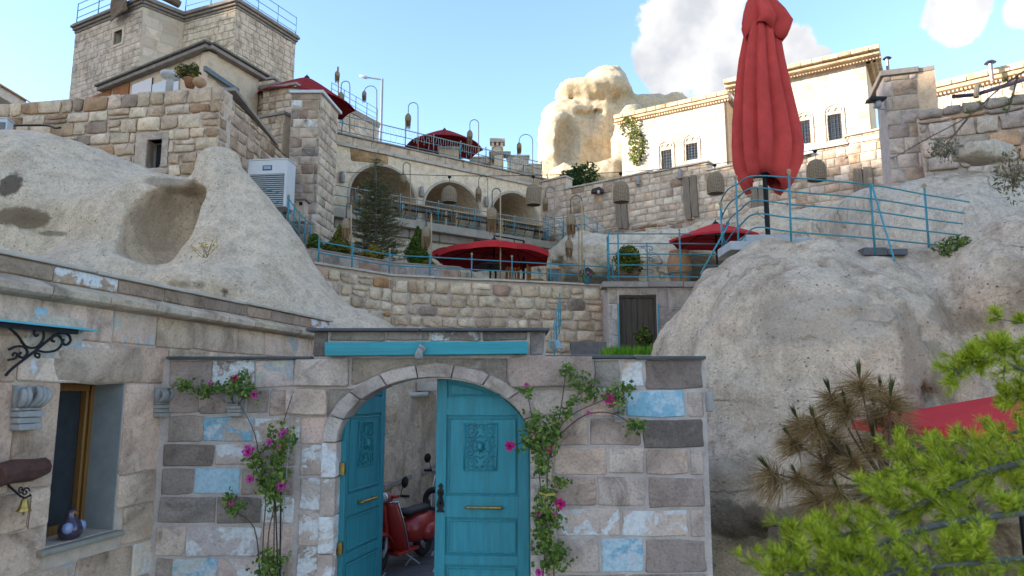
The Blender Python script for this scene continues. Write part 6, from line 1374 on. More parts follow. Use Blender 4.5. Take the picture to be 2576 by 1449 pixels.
# little chimney by the pillar
ch = thing('vent_stack', 'small plastered vent stack with a slab lid at the pillar foot', 'chimney', PY(752, 540, 18.6)); a = PY(752, 560, 18.8); b = PY(752, 508, 18.8)
MB().box((a.x, 18.8, (a.z + b.z) / 2), (.19, .19, (b.z - a.z) / 2)).build('stack', PALE, ch, color=(.42, .38, .34)); MB().box((a.x, 18.8, b.z + .03), (.25, .25, .03)).build('lid', COPE, ch, bevel=.01)
for sx in (-.09, .09): MB().box((a.x + sx, 18.605, b.z - .1), (.045, .008, .05)).build('vent_hole', IRON, ch)
# ------------------------------------------------------------------ things on the upper terrace
up = parasol('parasol', 'dark red parasol open on the arcade roof terrace', (PY(1118, 340, 30).x, 30), 1.75, PY(1118, 374, 30).z, PY(1118, 326, 30).z, 8, REDD, .1, None, offset_pole=False, pz0=11.02, drop=.02)
parasol('parasol', 'dark red parasol tilted behind the square pillar', (PY(768, 240, 22.6).x, 22.7), 1.7, PY(790, 262, 22.7).z, PY(770, 194, 22.7).z, 8, REDD, .2, None, (R(4), R(3)), offset_pole=False, pz0=9, drop=.02)
bwl = Plane(tuple(PY(835, 300, 27.5)[:2]), tuple(PY(955, 320, 31.5)[:2])); bs = thing('stair_wall', 'pale stone stair wall with sloping coping behind the arcade roof', 'wall', bwl.at(0, 11)); v0, v1 = bwl.uv(838, 262), bwl.uv(953, 322)
wall_core(bwl, [(v0[0], 10.9), (v1[0], 10.9), (v1[0], v1[1]), (v0[0], v0[1])], [], .4, MORTAR_P, bs)
courses(bwl, [(v0[0], 11), (v1[0], 11), (v1[0], v1[1]), (v0[0], v0[1])], bs, [(3, (.44, .39, .33)), (1, (.38, .32, .26))], (.26, .34), (.35, .6), .02, 151, style='cut')
coping(bwl, v0[0], v1[0], v0[1], v1[1], bs, COPE, .25, .06, .45, .9, 152)
b3_ = [bwl.at(v0[0] + (v1[0] - v0[0]) * k, v0[1] + (v1[1] - v0[1]) * k + .25, -.1) for k in (0, .25, .5, .75, 1)]
t = thing('stair_wall_railing', 'thin teal railing on the sloping stair wall beside the street lamp', 'railing', b3_[0]); rail_bits(t, b3_, (.2, .45, .7), .012, None, .016, False)
t = thing('stair_wall_railing', 'teal railing crossing diagonally in front of the sloping stair wall', 'railing', PY(830, 300, 27)); rail_bits(t, [PY(800, 278, 26.5), PY(830, 300, 26.8), PY(862, 318, 27.0)], (.2, .45, .7), .012, None, .016, False)
sl_ = thing('street_lamp', 'tall galvanised street lamp rising behind the arcade roof', 'street lamp', (PY(958, 360, 33).x, 33, 11)); q0, q1 = PY(957, 380, 33), PY(962, 199, 33); GALV = mat('galvanised', (.42, .43, .44), .4, .5)
MB().tube([Vector((q0.x, 33, 11)), q1], [.09, .06], 10).build('pole', GALV, sl_, smooth=True); MB().tube([q1 - Vector((0, 0, .03)), PY(920, 194, 33)], .04, 8).build('arm', GALV, sl_)
a, b = PY(925, 196, 33), PY(904, 190, 33); MB().tube([a, a.lerp(b, .3), a.lerp(b, .8), b], [.05, .085, .075, .03], 10).build('lamp_head', mat('lamp_grey', (.55, .55, .54), .4), sl_, smooth=True)
# roof chimney and stepped piers
rc = thing('roof_chimney', 'square stone chimney with open lantern top behind the arcade roof', 'chimney', PY(1252, 400, 31))
def pbox(parent, x0, y0, x1, y1, Y, d, m, nm, col=None, bev=.015):
    a, b = PY(x0, y1, Y), PY(x1, y0, Y); return MB().box(((a.x + b.x) / 2, Y + d / 2, (a.z + b.z) / 2), ((b.x - a.x) / 2, d / 2, (b.z - a.z) / 2)).build(nm, m, parent, bevel=bev, color=col)
pbox(rc, 1236, 366, 1266, 440, 31, .5, PALE, 'shaft', (.46, .40, .33)); pbox(rc, 1230, 380, 1285, 388, 30.95, .6, COPE, 'base_slab'); pbox(rc, 1237, 357, 1243, 366, 31.0, .45, PALE, 'lantern_post', (.46, .40, .33)); pbox(rc, 1259, 357, 1265, 366, 31.0, .45, PALE, 'lantern_post', (.46, .40, .33)); pbox(rc, 1248, 357, 1254, 366, 31.0, .45, PALE, 'lantern_post', (.46, .40, .33)); pbox(rc, 1232, 347, 1270, 357, 30.95, .6, COPE_P, 'cap_slab')
for i, (x0, y0, x1, y1, Y, lab) in enumerate(((1182, 398, 1238, 440, 31.5, 'low stone pier left of the roof chimney'), (1276, 394, 1330, 445, 31.2, 'low stone pier right of the roof chimney'), (1318, 416, 1362, 455, 30.4, 'low stone pier at the end of the arcade roof'))):
    t = thing('stone_pier', lab, 'pier', PY((x0 + x1) / 2, y1, Y), 0, 'stepped piers on the arcade roof'); a, b = PY(x0, y1, Y), PY(x1, y0, Y); pl = Plane((a.x, Y), (b.x, Y)); wall_core(pl, [(0, a.z), (pl.L, a.z), (pl.L, b.z), (0, b.z)], [], .5, MORTAR_P, t)
    courses(pl, [(0, a.z), (pl.L, a.z), (pl.L, b.z), (0, b.z)], t, [(1, (.45, .39, .33)), (1, (.40, .34, .28))], (.25, .32), (.3, .5), .02, 160 + i, style='cut'); coping(pl, -.05, pl.L + .05, b.z, b.z, t, COPE_P, .08, .05, .55, 2, 165 + i)
for i, (x, y, lab) in enumerate(((1165, 398, 'wooden folding chair left of the roof terrace parasol foot'), (1105, 385, 'wooden folding chair under the roof terrace parasol'), (1230, 412, 'wooden folding chair near the roof chimney'))):
    q = PY(x, y, 28.5); slat_chair(lab, q.x, 28.6, 11.02, .5 + i, mat('red_wood', (.30, .08, .03), .6), 'folding chairs on the roof terrace')
t = thing('roof_table', 'pale stone clad counter on the arcade roof terrace', 'counter', PY(1130, 385, 29.5)); pbox(t, 1104, 372, 1152, 412, 29.5, .6, PALE, 'counter_body', (.46, .40, .33)); pbox(t, 1101, 368, 1155, 373, 29.4, .8, COPE_P, 'counter_top')
# ------------------------------------------------------------------ lamps
def fringe(c, r0, z0, L, n, seed, spread=.12):
    rs = np.random.RandomState(seed); a = rs.uniform(0, 2 * np.pi, n); r = r0 * np.sqrt(rs.uniform(.3, 1.0, n)); A = np.stack([r * np.cos(a), r * np.sin(a), np.full(n, z0) + rs.uniform(-.03, .03, n)], 1)
    l = L * rs.uniform(.45, 1.0, n); B = A + np.stack([rs.normal(size=n) * spread * r0, rs.normal(size=n) * spread * r0, -l], 1); B[:, :2] *= .85; return needle_mesh('fringe', A, B, np.full(n, .016), STRAW, seed)
WEAVE = {}
def woven(prof, n=20, ring=.022):
    """open basketwork: hoops and stays over a solid of revolution"""
    mb = MB(); zs = np.linspace(prof[0][1], prof[-1][1], max(4, int(abs(prof[0][1] - prof[-1][1]) / ring)))
    P = np.array(prof); o = np.argsort(P[:, 1]); rr = np.interp(zs, P[o, 1], P[o, 0])
    for k, (z, r) in enumerate(zip(zs, rr)): mb.tube([(r * math.cos(2 * math.pi * j / n), r * math.sin(2 * math.pi * j / n), z + .005 * math.sin(j * 2.4 + k)) for j in range(n)], ring * .34, 4, closed=True)
    for j in range(n): mb.tube([(r * .99 * math.cos(2 * math.pi * j / n), r * .99 * math.sin(2 * math.pi * j / n), z) for z, r in zip(zs[::2], rr[::2])], ring * .22, 3, False)
    return mb
def hook_lamp(label, top, lamp_x, y0, y1, pole_x, base_y, Y, seed, pale=True, group='arched bamboo lamps with fringed straw shades'):
    """arched pole with a fringed straw shade; all pixels at depth Y"""
    pb = PY(pole_x, base_y, Y); pt = PY(pole_x, top + 12, Y); lp = PY(lamp_x, y0, Y); lb = PY(lamp_x, y1, Y); tp = PY((pole_x + lamp_x) / 2, top, Y)
    t = thing('arched_lamp', label, 'lamp', pb, 0, group); s = lp.z - lb.z
    R_ = (pt.x - lp.x) / 2; cz = tp.z - abs(R_); arc = [Vector(((pt.x + lp.x) / 2 + R_ * math.cos(a), Y, cz + abs(R_) * math.sin(a))) for a in np.linspace(0, math.pi, 12)]
    MB().tube([pb, Vector((pt.x + (pb.x - pt.x) * .02, Y, cz))], .021, 6).build('pole', BAMBOO, t, smooth=True)
    MB().tube(arc + [Vector((lp.x, Y, lp.z))], .016, 6).build('arch', mat('bent_rod', (.10, .11, .11), .5), t, smooth=True)
    w = s * .17
    MB().lathe([(w * .5, -.06 * s), (w * .35, -.02 * s), (.01, .02 * s)], lp, 10).build('cap', IRON, t)
    sh = woven([(w * .45, lp.z - .05 * s), (w * .85, lp.z - .14 * s), (w * 1.0, lp.z - .28 * s), (w * .95, lp.z - .45 * s)], 12, .03 if s > .8 else .026)
    sh.v = [(x + lp.x, y + Y, z) for x, y, z in sh.v]; so = sh.build('shade', WICKER, t)
    MB().lathe([(w * .4, lp.z - .06 * s), (w * .8, lp.z - .14 * s), (w * .93, lp.z - .28 * s), (w * .88, lp.z - .44 * s)], (lp.x, Y, 0), 12).build('lining', BAMBOO, so)
    o = mesh_obj('fringe', fringe(None, w * .98, 0, s * .68, 170, seed), t, local=True); o.location = Vector((lp.x, Y, lp.z - .36 * s)) - t.location
    return t
YG = lambda x: (lambda p: p.y)(GAL.hit(x, 500))
for i, a in enumerate((
    ('fringed lamp on a straight pole high behind the dark red parasol', 168, 849, 178, 212, 851, 235, 26.5), ('fringed lamp in front of the tilted parasol beside the square pillar', 204, 858, 231, 276, 880, 331, YG(880) - .1), ('fringed lamp just left of the street lamp', 216, 916.6, 228, 259, 948, 320, 29.0),
    ('fringed lamp hanging alone against the sky left of the roof parasol', 258, 1027, 285, 328, 1051.5, 378, YG(1051)), ('fringed lamp in front of the roof parasol right tip', 301, 1182, 327, 368, 1204, 414, YG(1204)), ('fringed lamp in front of the roof chimney', 367, 1237.7, 379, 416, 1264, 426, YG(1264)), ('fringed lamp against the sky left of the rock pinnacle', 338, 1306, 358, 392, 1340, 446, YG(1340)),
    ('fringed lamp in front of the first arch beside the pillar', 373, 803, 404, 456, 816, 525, YG(816) - 1.0), ('fringed lamp in front of the second arch', 409, 1014, 436, 487, 1032, 530, YG(1031) - .9), ('fringed lamp between the third and fourth arch', 443, 1204, 470, 513, 1227, 562, YG(1227) - .9), ('fringed lamp at the arcade end against the block wall', 470, 1372, 495, 536, 1395, 592, 27.4),
    ('large fringed lamp left of the bare spruce', 511, 871, 547, 609, 883, 640, 16.9), ('large fringed lamp right of the conical thuja', 531, 1072, 568, 630, 1085, 660, 17.6), ('large fringed lamp above the front parasol on the lower terrace', 474, 1238, 519, 594, 1259, 704, 17.9), ('large fringed lamp right of the lower terrace parasols', 492, 1436, 535, 604, 1464, 716, 18.2), ('large fringed lamp hanging lower behind another one near the stair', 568, 1431, 600, 655, 1456, 716, 18.9))):
    hook_lamp(*a, seed=200 + i)
# wicker dome lamps on a cable over the court
LC = [PY(790, 430, 24.5), PY(1130, 442, 24.6), PY(1342, 441, 23.8), PY(1563, 433, 23.0), PY(1801, 412, 22.0), PY(2055, 376, 21.0), PY(2236, 345, 20.4)]
cb_ = thing('lamp_cable', 'thin cable strung across the court carrying the dome lamps', 'cable', LC[0]); MB().tube(smooth_path(LC, 4), .012, 5).build('cable', IRON, cb_)
for i, (x, y0, y1, w, Y, lab) in enumerate(((1130, 470, 509, 39, 24.6, 'wicker dome lamp hanging before the third arch'), (1342, 464, 515, 38, 23.8, 'wicker dome lamp hanging at the arcade right end'), (1563, 457, 508, 41, 23.0, 'wicker dome lamp hanging above the left split timber'), (1801, 434, 486, 43, 22.0, 'wicker dome lamp hanging left of the closed parasol'), (2055, 403, 453, 47, 21.0, 'wicker dome lamp hanging right of the closed parasol'))):
    top = LC[i + 1]; a, b = PY(x, y1, Y), PY(x, y0, Y); h = b.z - a.z; r = w / FPX * Y / 2; t = thing('dome_lamp', lab, 'lamp', (a.x, Y, a.z), 0, 'wicker dome lamps on the cable')
    pr_ = [(r * .97, 0), (r * 1.02, h * .15), (r, h * .5), (r * .9, h * .75), (r * .65, h * .93), (r * .3, h)]
    woven(pr_, 26, .042).build('wicker_dome', WICKER, t, local=True); MB().lathe([(q[0] * .955, q[1]) for q in pr_], (0, 0, 0), 20).build('inner_shade', mat('wicker_dark', (.10, .075, .055), .9, var=.4, scale=40), t, local=True)
    MB().tube([(0, 0, h * .9), (0, 0, top.z - a.z)], .008, 5).build('hanger', IRON, t, local=True); MB().lathe([(.015, top.z - a.z - .12), (.07, top.z - a.z - .06), (.06, top.z - a.z - .02), (.01, top.z - a.z)], (0, 0, 0), 10).build('canopy', IRON, t, local=True)
# ------------------------------------------------------------------ closed parasol on the boulder with its curved railing
cpY = 11.6; q = PY(1932, 590, cpY); zb = PY(1932, 596, cpY).z
cp = thing('closed_parasol', 'big closed red parasol standing on the boulder', 'parasol', (q.x, cpY, zb))
MB().tube([(q.x, cpY, zb), (q.x, cpY, zb + 4.2)], .042, 12).build('mast', mat('anthracite_mast', (.05, .055, .06), .4, .5), cp, smooth=True)
def pz(y): return PY(1932, y, cpY).z
def pxw(w): return w / FPX * cpY
def folds(levels, nA, nf, seed, m, name, open_front=None, amp=.13, ph=0.0):
    """gathered cloth: deep pleats that open towards the hem"""
    rs = random.Random(seed); vs = []; fs = []; A = nA; phs = [rs.uniform(-.2, .2) for _ in range(nf)]; am = [rs.uniform(.75, 1.2) for _ in range(nf)]
    for li, (y, cx, hw, dp, k) in enumerate(levels):
        for j in range(A):
            a = 2 * math.pi * j / A; fi = int(a / (2 * math.pi) * nf) % nf; s = 2 * abs(math.cos(nf * a * .5 + ph + .25 * math.sin(li * .8 + 3 * a))) ** .8 - 1.15; rad = 1 + amp * k * am[fi] * s
            zz = pz(y) + (.16 * (li - len(levels) + 4) / 3 * math.cos(a * 2.5 + 1.3) * am[fi] if li >= len(levels) - 3 else 0)
            vs.append(Vector((PY(cx, y, cpY).x + pxw(hw) * rad * math.cos(a), cpY - pxw(dp) * rad * math.sin(a), zz)))
    n = len(levels)
    for i in range(n - 1):
        for j in range(A): fs.append((i * A + j, i * A + (j + 1) % A, (i + 1) * A + (j + 1) % A, (i + 1) * A + j))
    o = MB().add(vs, fs).build(name, m, cp, smooth=True); md = o.modifiers.new('thick', 'SOLIDIFY'); md.thickness = .012
    return o
CANV = mat('red_heavy_canvas', (.62, .08, .07), .9, var=.3, scale=2.2, bump=.25, bscale=400, spec=.12, trans=.12)
folds([(-10, 1912, 24, 20, .2), (30, 1915, 36, 26, .5), (80, 1918, 42, 30, .8), (150, 1918, 52, 36, 1.1), (230, 1922, 62, 44, 1.3), (310, 1928, 72, 52, 1.35), (370, 1932, 78, 58, 1.2), (410, 1932, 78, 56, .95), (440, 1930, 66, 48, .8), (462, 1930, 50, 38, .8)], 180, 10, 4, CANV, 'canopy', amp=.2)
folds([(-14, 1912, 25, 22, .15), (10, 1915, 40, 32, .4), (35, 1922, 50, 40, .8), (58, 1930, 58, 42, 1.2), (72, 1928, 50, 38, 1.4), (88, 1920, 42, 34, 1.3)], 120, 6, 9, CANV, 'top_cape', amp=.26, ph=.9)
MB().lathe([(.16, 0), (.15, .05), (.06, .08), (.02, .12)], (PY(1910, 0, cpY).x, cpY, pz(4)), 14).build('crown_cap', IRON, cp)
pb_ = thing('ballast_slabs', 'pale grey slab ballast at the foot of the closed parasol', 'ballast', (q.x, cpY, zb)); BASEM = mat('grey_ballast', (.42, .44, .46), .8, var=.2)
for x0, x1, y0, y1, Y in ((1838, 1885, 606, 628, 10.9), (1878, 1948, 590, 616, 10.95), (1950, 2000, 590, 612, 11.1), (2002, 2044, 596, 616, 11.3)):
    a, b = PY(x0, y1, Y), PY(x1, y0, Y); MB().box(((a.x + b.x) / 2, Y + .35, (a.z + b.z) / 2), ((b.x - a.x) / 2, .35, (b.z - a.z) / 2)).build('slab', BASEM, pb_, bevel=.01)
cr_ = thing('curved_railing', 'five-bar curved teal railing around the closed parasol on the boulder', 'railing', PY(1990, 615, 10.4))
posts = [(1818, 632, 11.9), (1858, 622, 11.0), (1990, 612, 10.3), (2200, 622, 10.2), (2338, 640, 10.5)]
tops = [(1812, 520), (1852, 455), (1990, 440), (2190, 462), (2328, 475)]
R5 = [[(1818, 540), (1812, 512), (1830, 478), (1858, 462), (1893, 443), (1990, 447), (2190, 465), (2330, 490), (2438, 508)],
      [(1822, 585), (1814, 555), (1832, 515), (1860, 493), (1897, 472), (1990, 482), (2193, 500), (2332, 522), (2425, 536)],
      [(1826, 618), (1820, 590), (1835, 552), (1862, 528), (1897, 504), (1990, 514), (2195, 532), (2334, 552), (2422, 563)],
      [(1835, 640), (1824, 620), (1840, 590), (1864, 565), (1900, 538), (1990, 548), (2197, 566), (2336, 582), (2420, 592)],
      [(1838, 652), (1828, 640), (1842, 622), (1866, 602), (1903, 572), (1990, 583), (2200, 600), (2338, 614), (2416, 620)]]
YS = [12.2, 12.0, 11.5, 11.0, 10.6, 10.3, 10.2, 10.4, 10.7]
for rr5 in R5: MB().tube(smooth_path([PY(x, y, Y) for (x, y), Y in zip(rr5, YS)], 4), .0125, 8).build('rail', TEAL, cr_, smooth=True)
for (x, y, Y), (tx, ty) in zip(posts, tops):
    a = PY(x, y, Y); b = PY(tx, ty, Y); b.x = a.x + (b.x - a.x) * .5; b.y = a.y; po = MB().tube([a - Vector((0, 0, .1)), b], .017, 8).build('post', TEAL, cr_, smooth=True)
    MB().lathe([(.012, 0), (.022, .012), (.014, .026), (.03, .045), (.034, .062), (.024, .085), (.006, .095)], b, 10).build('finial', BAMBOO, po, smooth=True)
MB().tube([PY(2193, 465, 10.2), PY(2250, 655, 9.6)], .014, 8).build('brace', TEAL, cr_); MB().tube([PY(1835, 560, 11.6), PY(1762, 690, 11.6)], .014, 8).build('brace', TEAL, cr_)
bl_ = thing('basalt_block', 'dark flat stone blocks at the foot of the curved railing', 'stone', PY(2210, 632, 10.1))
for x0, x1, y0, y1 in ((2175, 2232, 622, 642), (2234, 2284, 625, 641)):
    a, b = PY(x0, y1, 10.2), PY(x1, y0, 10.2); MB().box(((a.x + b.x) / 2, 10.4, (a.z + b.z) / 2), ((b.x - a.x) / 2, .2, (b.z - a.z) / 2)).build('block', mat('basalt', (.12, .12, .13), .8, var=.4, scale=10, bump=.5), bl_, bevel=.012)
# ------------------------------------------------------------------ plants
def cone_bush(label, x, yb, yt, wpx, Y, seed, m=G_THUJA, n=2600, belly=.28, size=.035, nm='conical_thuja', cat='shrub', lobes=3, lean=0.0, ball=False):
    a, b = PY(x, yb, Y), PY(x, yt, Y); h = b.z - a.z; r = wpx / FPX * Y / 2; rs = np.random.RandomState(seed)
    t = thing(nm, label, cat, a); MB().tube([a - Vector((0, 0, .1)), a + Vector((lean * .5, 0, h * .5)), a + Vector((lean, 0, h * .9))], [.035, .025, .008], 6).build('trunk', BARK, t)
    z = rs.uniform(0, 1, n) ** 1.25; pr = np.where(z < belly, .62 + .38 * (z / belly), ((1 - z) / (1 - belly)) ** .8) if not ball else np.sqrt(np.clip(1 - ((z - .45) / .6) ** 2, .02, 1)); ang = rs.uniform(0, 2 * np.pi, n); k = rs.uniform(.45, 1, n) ** .5
    lump = 1 + .16 * np.sin(lobes * ang + 9 * z + seed) + .12 * np.sin(7 * ang - 17 * z) + .1 * rs.normal(size=n); rad = r * pr * k * lump
    P = np.stack([a.x + lean * z + rad * np.cos(ang), Y + rad * np.sin(ang), a.z + z * h * (1 + .03 * rs.normal(size=n))], 1); N = np.stack([np.cos(ang), np.sin(ang), .5 + .3 * rs.normal(size=n)], 1) + rs.normal(size=(n, 3)) * .5
    mesh_obj('crown', leaf_mesh('crown', P, N, size, m, seed, 2.0, .2), t); return t
cone_bush('dark green conical thuja right of the bare spruce', 1050, 668, 573, 62, 18.4, 1, G_THUJA, 4200, .25, .036)
cone_bush('yellow-green conical thuja left of the bare spruce', 852, 642, 570, 56, 17.0, 2, G_YEL, 2600, .2, .034, lobes=4)
cone_bush('small rounded thuja at the left end of the terrace', 790, 628, 590, 34, 16.2, 3, G_THUJA, 1300, .55, .03, ball=True)
cone_bush('low dark shrub at the foot of the yellow thuja', 836, 640, 606, 62, 16.9, 4, leaf_mat('leaf_mixed', (.03, .06, .01), (.12, .14, .02), (.30, .16, .03)), 900, .4, .045, 'low_shrub')
cone_bush('yellow and orange shrub under the bare spruce', 940, 652, 618, 58, 17.2, 5, leaf_mat('leaf_gold', (.07, .09, .012), (.24, .20, .02), (.45, .20, .02)), 900, .4, .045, 'low_shrub')
cone_bush('low golden tuft at the foot of the dark thuja', 1076, 670, 655, 40, 18.2, 8, G_YEL, 500, .5, .035, 'low_shrub')
cone_bush('clipped yellow-green shrub growing in the wooden box planter', 1580, 690, 622, 62, 17.75, 6, leaf_mat('leaf_box', (.03, .06, .01), (.11, .14, .015), (.38, .33, .04)), 2600, .5, .042, 'box_shrub', ball=True)
cone_bush('small shrub by the grass in front of the cellar door', 1620, 868, 820, 46, 15.9, 7, leaf_mat('leaf_bush', (.03, .06, .012), (.09, .13, .02), (.30, .26, .04)), 800, .5, .04, 'low_shrub')
# bare spruce
sp_ = thing('bare_spruce', 'thin half bare spruce standing before the arcade', 'tree', PY(945, 660, 18.0)); a, b = PY(945, 668, 18.0), PY(946, 398, 18.0); h = b.z - a.z
MB().tube([a, a.lerp(b, .5), b], [.05, .03, .006], 7).build('trunk', mat('spruce_bark', (.22, .18, .15), .9, var=.4, scale=30), sp_)
rs = random.Random(12); br_ = MB(); A_, B_ = [], []
for k in range(34):
    t = .06 + .92 * (k / 33); c = a.lerp(b, t); L = .88 * (1 - t) ** .66 * (.55 if t > .78 else 1) + .08; m_ = 6 if t < .75 else 4; a0 = rs.uniform(0, 6)
    for j in range(m_):
        an = a0 + 2 * math.pi * j / m_ + rs.uniform(-.3, .3); l = L * rs.uniform(.65, 1.1); rise = rs.uniform(-.02, .24) + .25 * t; tip = c + Vector((l * math.cos(an), l * math.sin(an) * .9, l * rise)); mid = c.lerp(tip, .5) + Vector((0, 0, -.05 * l))
        br_.tube([c, mid, tip], [.012 * (1 - t) + .004, .007, .003], 4, False); path = smooth_path([c, mid, tip], 6); dens = 15 if t < .55 else (10 if t < .75 else 5)
        for i, p in enumerate(path[2:]):
            for s in range(dens):
                if rs.random() < .3: continue
                d = Vector((math.cos(an) + rs.gauss(0, .7), math.sin(an) + rs.gauss(0, .7), rs.gauss(.25, .5))).normalized() * rs.uniform(.03, .065); q = p + Vector((rs.gauss(0, .02), rs.gauss(0, .02), rs.gauss(0, .012))); A_.append(q); B_.append(q + d)
        for i in (2, 3, 4, 5):
            if l < .3: continue
            p = c.lerp(tip, i / 6.5); w = rs.choice((-1, 1)); s_ = Vector((math.cos(an + w * .8), math.sin(an + w * .8), .12)) * l * .32 * rs.uniform(.6, 1); br_.tube([p, p + s_], [.004, .002], 3, False)
            for _ in range(dens * 2): q = p + s_ * rs.random(); A_.append(q); B_.append(q + Vector((rs.gauss(0, .03), rs.gauss(0, .03), rs.gauss(.015, .03))) + s_.normalized() * .03)
br_.build('branches', mat('spruce_twig', (.10, .075, .055), .9), sp_, kind='stuff'); mesh_obj('needles', needle_mesh('needles', A_, B_, np.full(len(A_), .009), G_SPRUCE, 3), sp_)['kind'] = 'stuff'
# grass strip
gr_ = np.random.RandomState(8); n = 2600; gp = PY(1600, 880, 15.6); A = np.stack([gr_.uniform(gp.x - .75, gp.x + .65, n), gr_.uniform(14.6, 16.6, n), np.full(n, 3.02)], 1); B = A + np.stack([gr_.normal(size=n) * .05, gr_.normal(size=n) * .05, gr_.uniform(.16, .36, n)], 1)
tag(mesh_obj('grass', needle_mesh('grass', A, B, np.full(n, .02), G_GRASS, 4)), 'bright green grass in front of the cellar door', 'grass', kind='stuff')
def tuft(name, label, x, y, Y, r, n, m, seed, flat=(1, .7, .8), size=.05, aspect=2.0, cat='plant', grp=None):
    c = PY(x, y, Y); t = thing(name, label, cat, c, 0, grp); p, d = scatter_ball(c, r, n, seed, flat); mesh_obj('foliage', leaf_mesh('foliage', p, d, size, m, seed, aspect), t)
    mb = MB(); rr = random.Random(seed)
    for k in range(6): mb.tube([c - Vector((0, 0, r * .7)), c + Vector((rr.uniform(-r, r) * .7 * flat[0], rr.uniform(-r, r) * .4, rr.uniform(0, r) * flat[2]))], [.02 * r + .004, .003], 4)
    mb.build('stems', BARK, t); return t
WB = leaf_mat('leaf_wall_bush', (.05, .09, .015), (.16, .19, .03), (.30, .28, .06)); g_ = 'bushes growing from the walls by the pinnacle'  # yellow-green leaf mix of the wall bushes
tuft('wall_bush', 'bush growing from the left upper corner of the white building', 1608, 318, 33.0, .75, 900, WB, 1, (1, .6, 1), .09); tuft('wall_bush', 'bush under the dentil cornice of the white building', 1640, 300, 33.0, .5, 500, WB, 2, (1, .6, .9), .09)
tuft('wall_bush', 'tall bush hanging down left of the first barred window', 1612, 372, 32.8, .7, 1000, WB, 3, (.7, .6, 1.5), .09); tuft('wall_bush', 'small bush on the white building face', 1648, 342, 32.6, .28, 200, WB, 4, (1, .6, .8), .08)
tuft('wall_bush', 'dark leafy bush behind the coping at the start of the block wall', 1440, 452, 29.8, .6, 600, G_DARK, 5, (.9, .6, .8), .1); tuft('wall_bush', 'loose leafy bush climbing behind the low coping below the pinnacle', 1475, 440, 30.0, .6, 420, leaf_mat('leaf_ivy', (.03, .06, .015), (.08, .13, .03), (.2, .24, .06)), 6, (1, .6, .9), .1)
tuft('wall_bush', 'small bush on the right shoulder of the rock pinnacle', 1578, 305, 34, .4, 260, G_DARK, 7, (.8, .6, 1), .08)
tuft('ledge_weed', 'green weed clump at the right end of the curved railing', 2440, 625, 10.0, .34, 900, leaf_mat('weed_leaf', (.03, .07, .01), (.09, .17, .02), (.2, .26, .06)), 8, (1.25, .7, .55), .03, 3.5); tuft('ledge_weed', 'grey-green weed under the rubble wall', 2375, 375, 14.2, .3, 320, leaf_mat('weed_grey', (.08, .09, .05), (.18, .17, .11), (.4, .37, .28)), 9, (1, .7, .9), .03, 2.5)
tuft('ledge_weed', 'dry weed at the far right rock edge', 2545, 440, 11.5, .35, 300, leaf_mat('weed_dry', (.10, .10, .05), (.22, .19, .11), (.4, .36, .26)), 10, (.8, .7, 1.2), .03, 3.0)
fw = thing('wild_flowers', 'spindly yellow wild flowers growing on the pale outcrop', 'flowers', PY(520, 645, 11.6)); mb = MB(); rr = random.Random(3); tips = []
for k in range(11):
    c = PY(514 + rr.uniform(-6, 8), 648, 11.55); e_ = PY(512 + rr.uniform(-34, 38), rr.uniform(590, 625), 11.5 + rr.uniform(-.15, .1)); m_ = c.lerp(e_, .5) + Vector((rr.uniform(-.03, .03), 0, .0)); mb.tube([c, m_, e_], [.006, .004, .002], 4); tips.append(e_); tips.append(m_.lerp(e_, .5))
mb.build('stems', mat('dry_stem', (.22, .19, .10), .9), fw); P = np.array([np.array(q) + np.random.RandomState(i).normal(size=3) * .02 for i, q in enumerate(tips * 3)]); mesh_obj('blossoms', leaf_mesh('blossoms', P, np.tile([0, -1, .6], (len(P), 1)), .028, leaf_mat('yellow_bloom', (.35, .22, .01), (.55, .38, .02), (.30, .28, .05)), 5, 1.2), fw)
# ------------------------------------------------------------------ climbing roses
def rose_bloom(parent, c, r, seed, m=PETAL, face=(0, -1, .25)):
    rs = np.random.RandomState(seed); f = np.array(face, float); f /= np.linalg.norm(f); V = []; F = []
    u = np.cross(f, [0, 0, 1.0]); u /= np.linalg.norm(u); w = np.cross(u, f)
    for ring, (n, rad, tilt, ln) in enumerate(((7, .62, .35, .95), (6, .42, .7, .8), (5, .25, 1.0, .65), (3, .1, 1.3, .5))):
        for k in range(n):
            a = 2 * np.pi * k / n + ring * .5 + rs.uniform(-.15, .15); d = u * np.cos(a) + w * np.sin(a); s = np.cross(f, d); c0 = np.array(c) + d * r * rad * .45; out = d * np.cos(tilt) + f * np.sin(tilt); b = len(V)
            wd = r * ln * .52; V += [c0 - s * wd * .5, c0 + s * wd * .5, c0 + out * r * ln * .6 + s * wd * .75, c0 + out * r * ln * .95 + f * .06 * r, c0 + out * r * ln * .6 - s * wd * .75]; F += [(b, b + 1, b + 2), (b, b + 2, b + 4), (b + 4, b + 2, b + 3)]
    return mesh_obj('bloom', arr_mesh('bloom', V, F, m, False), parent)
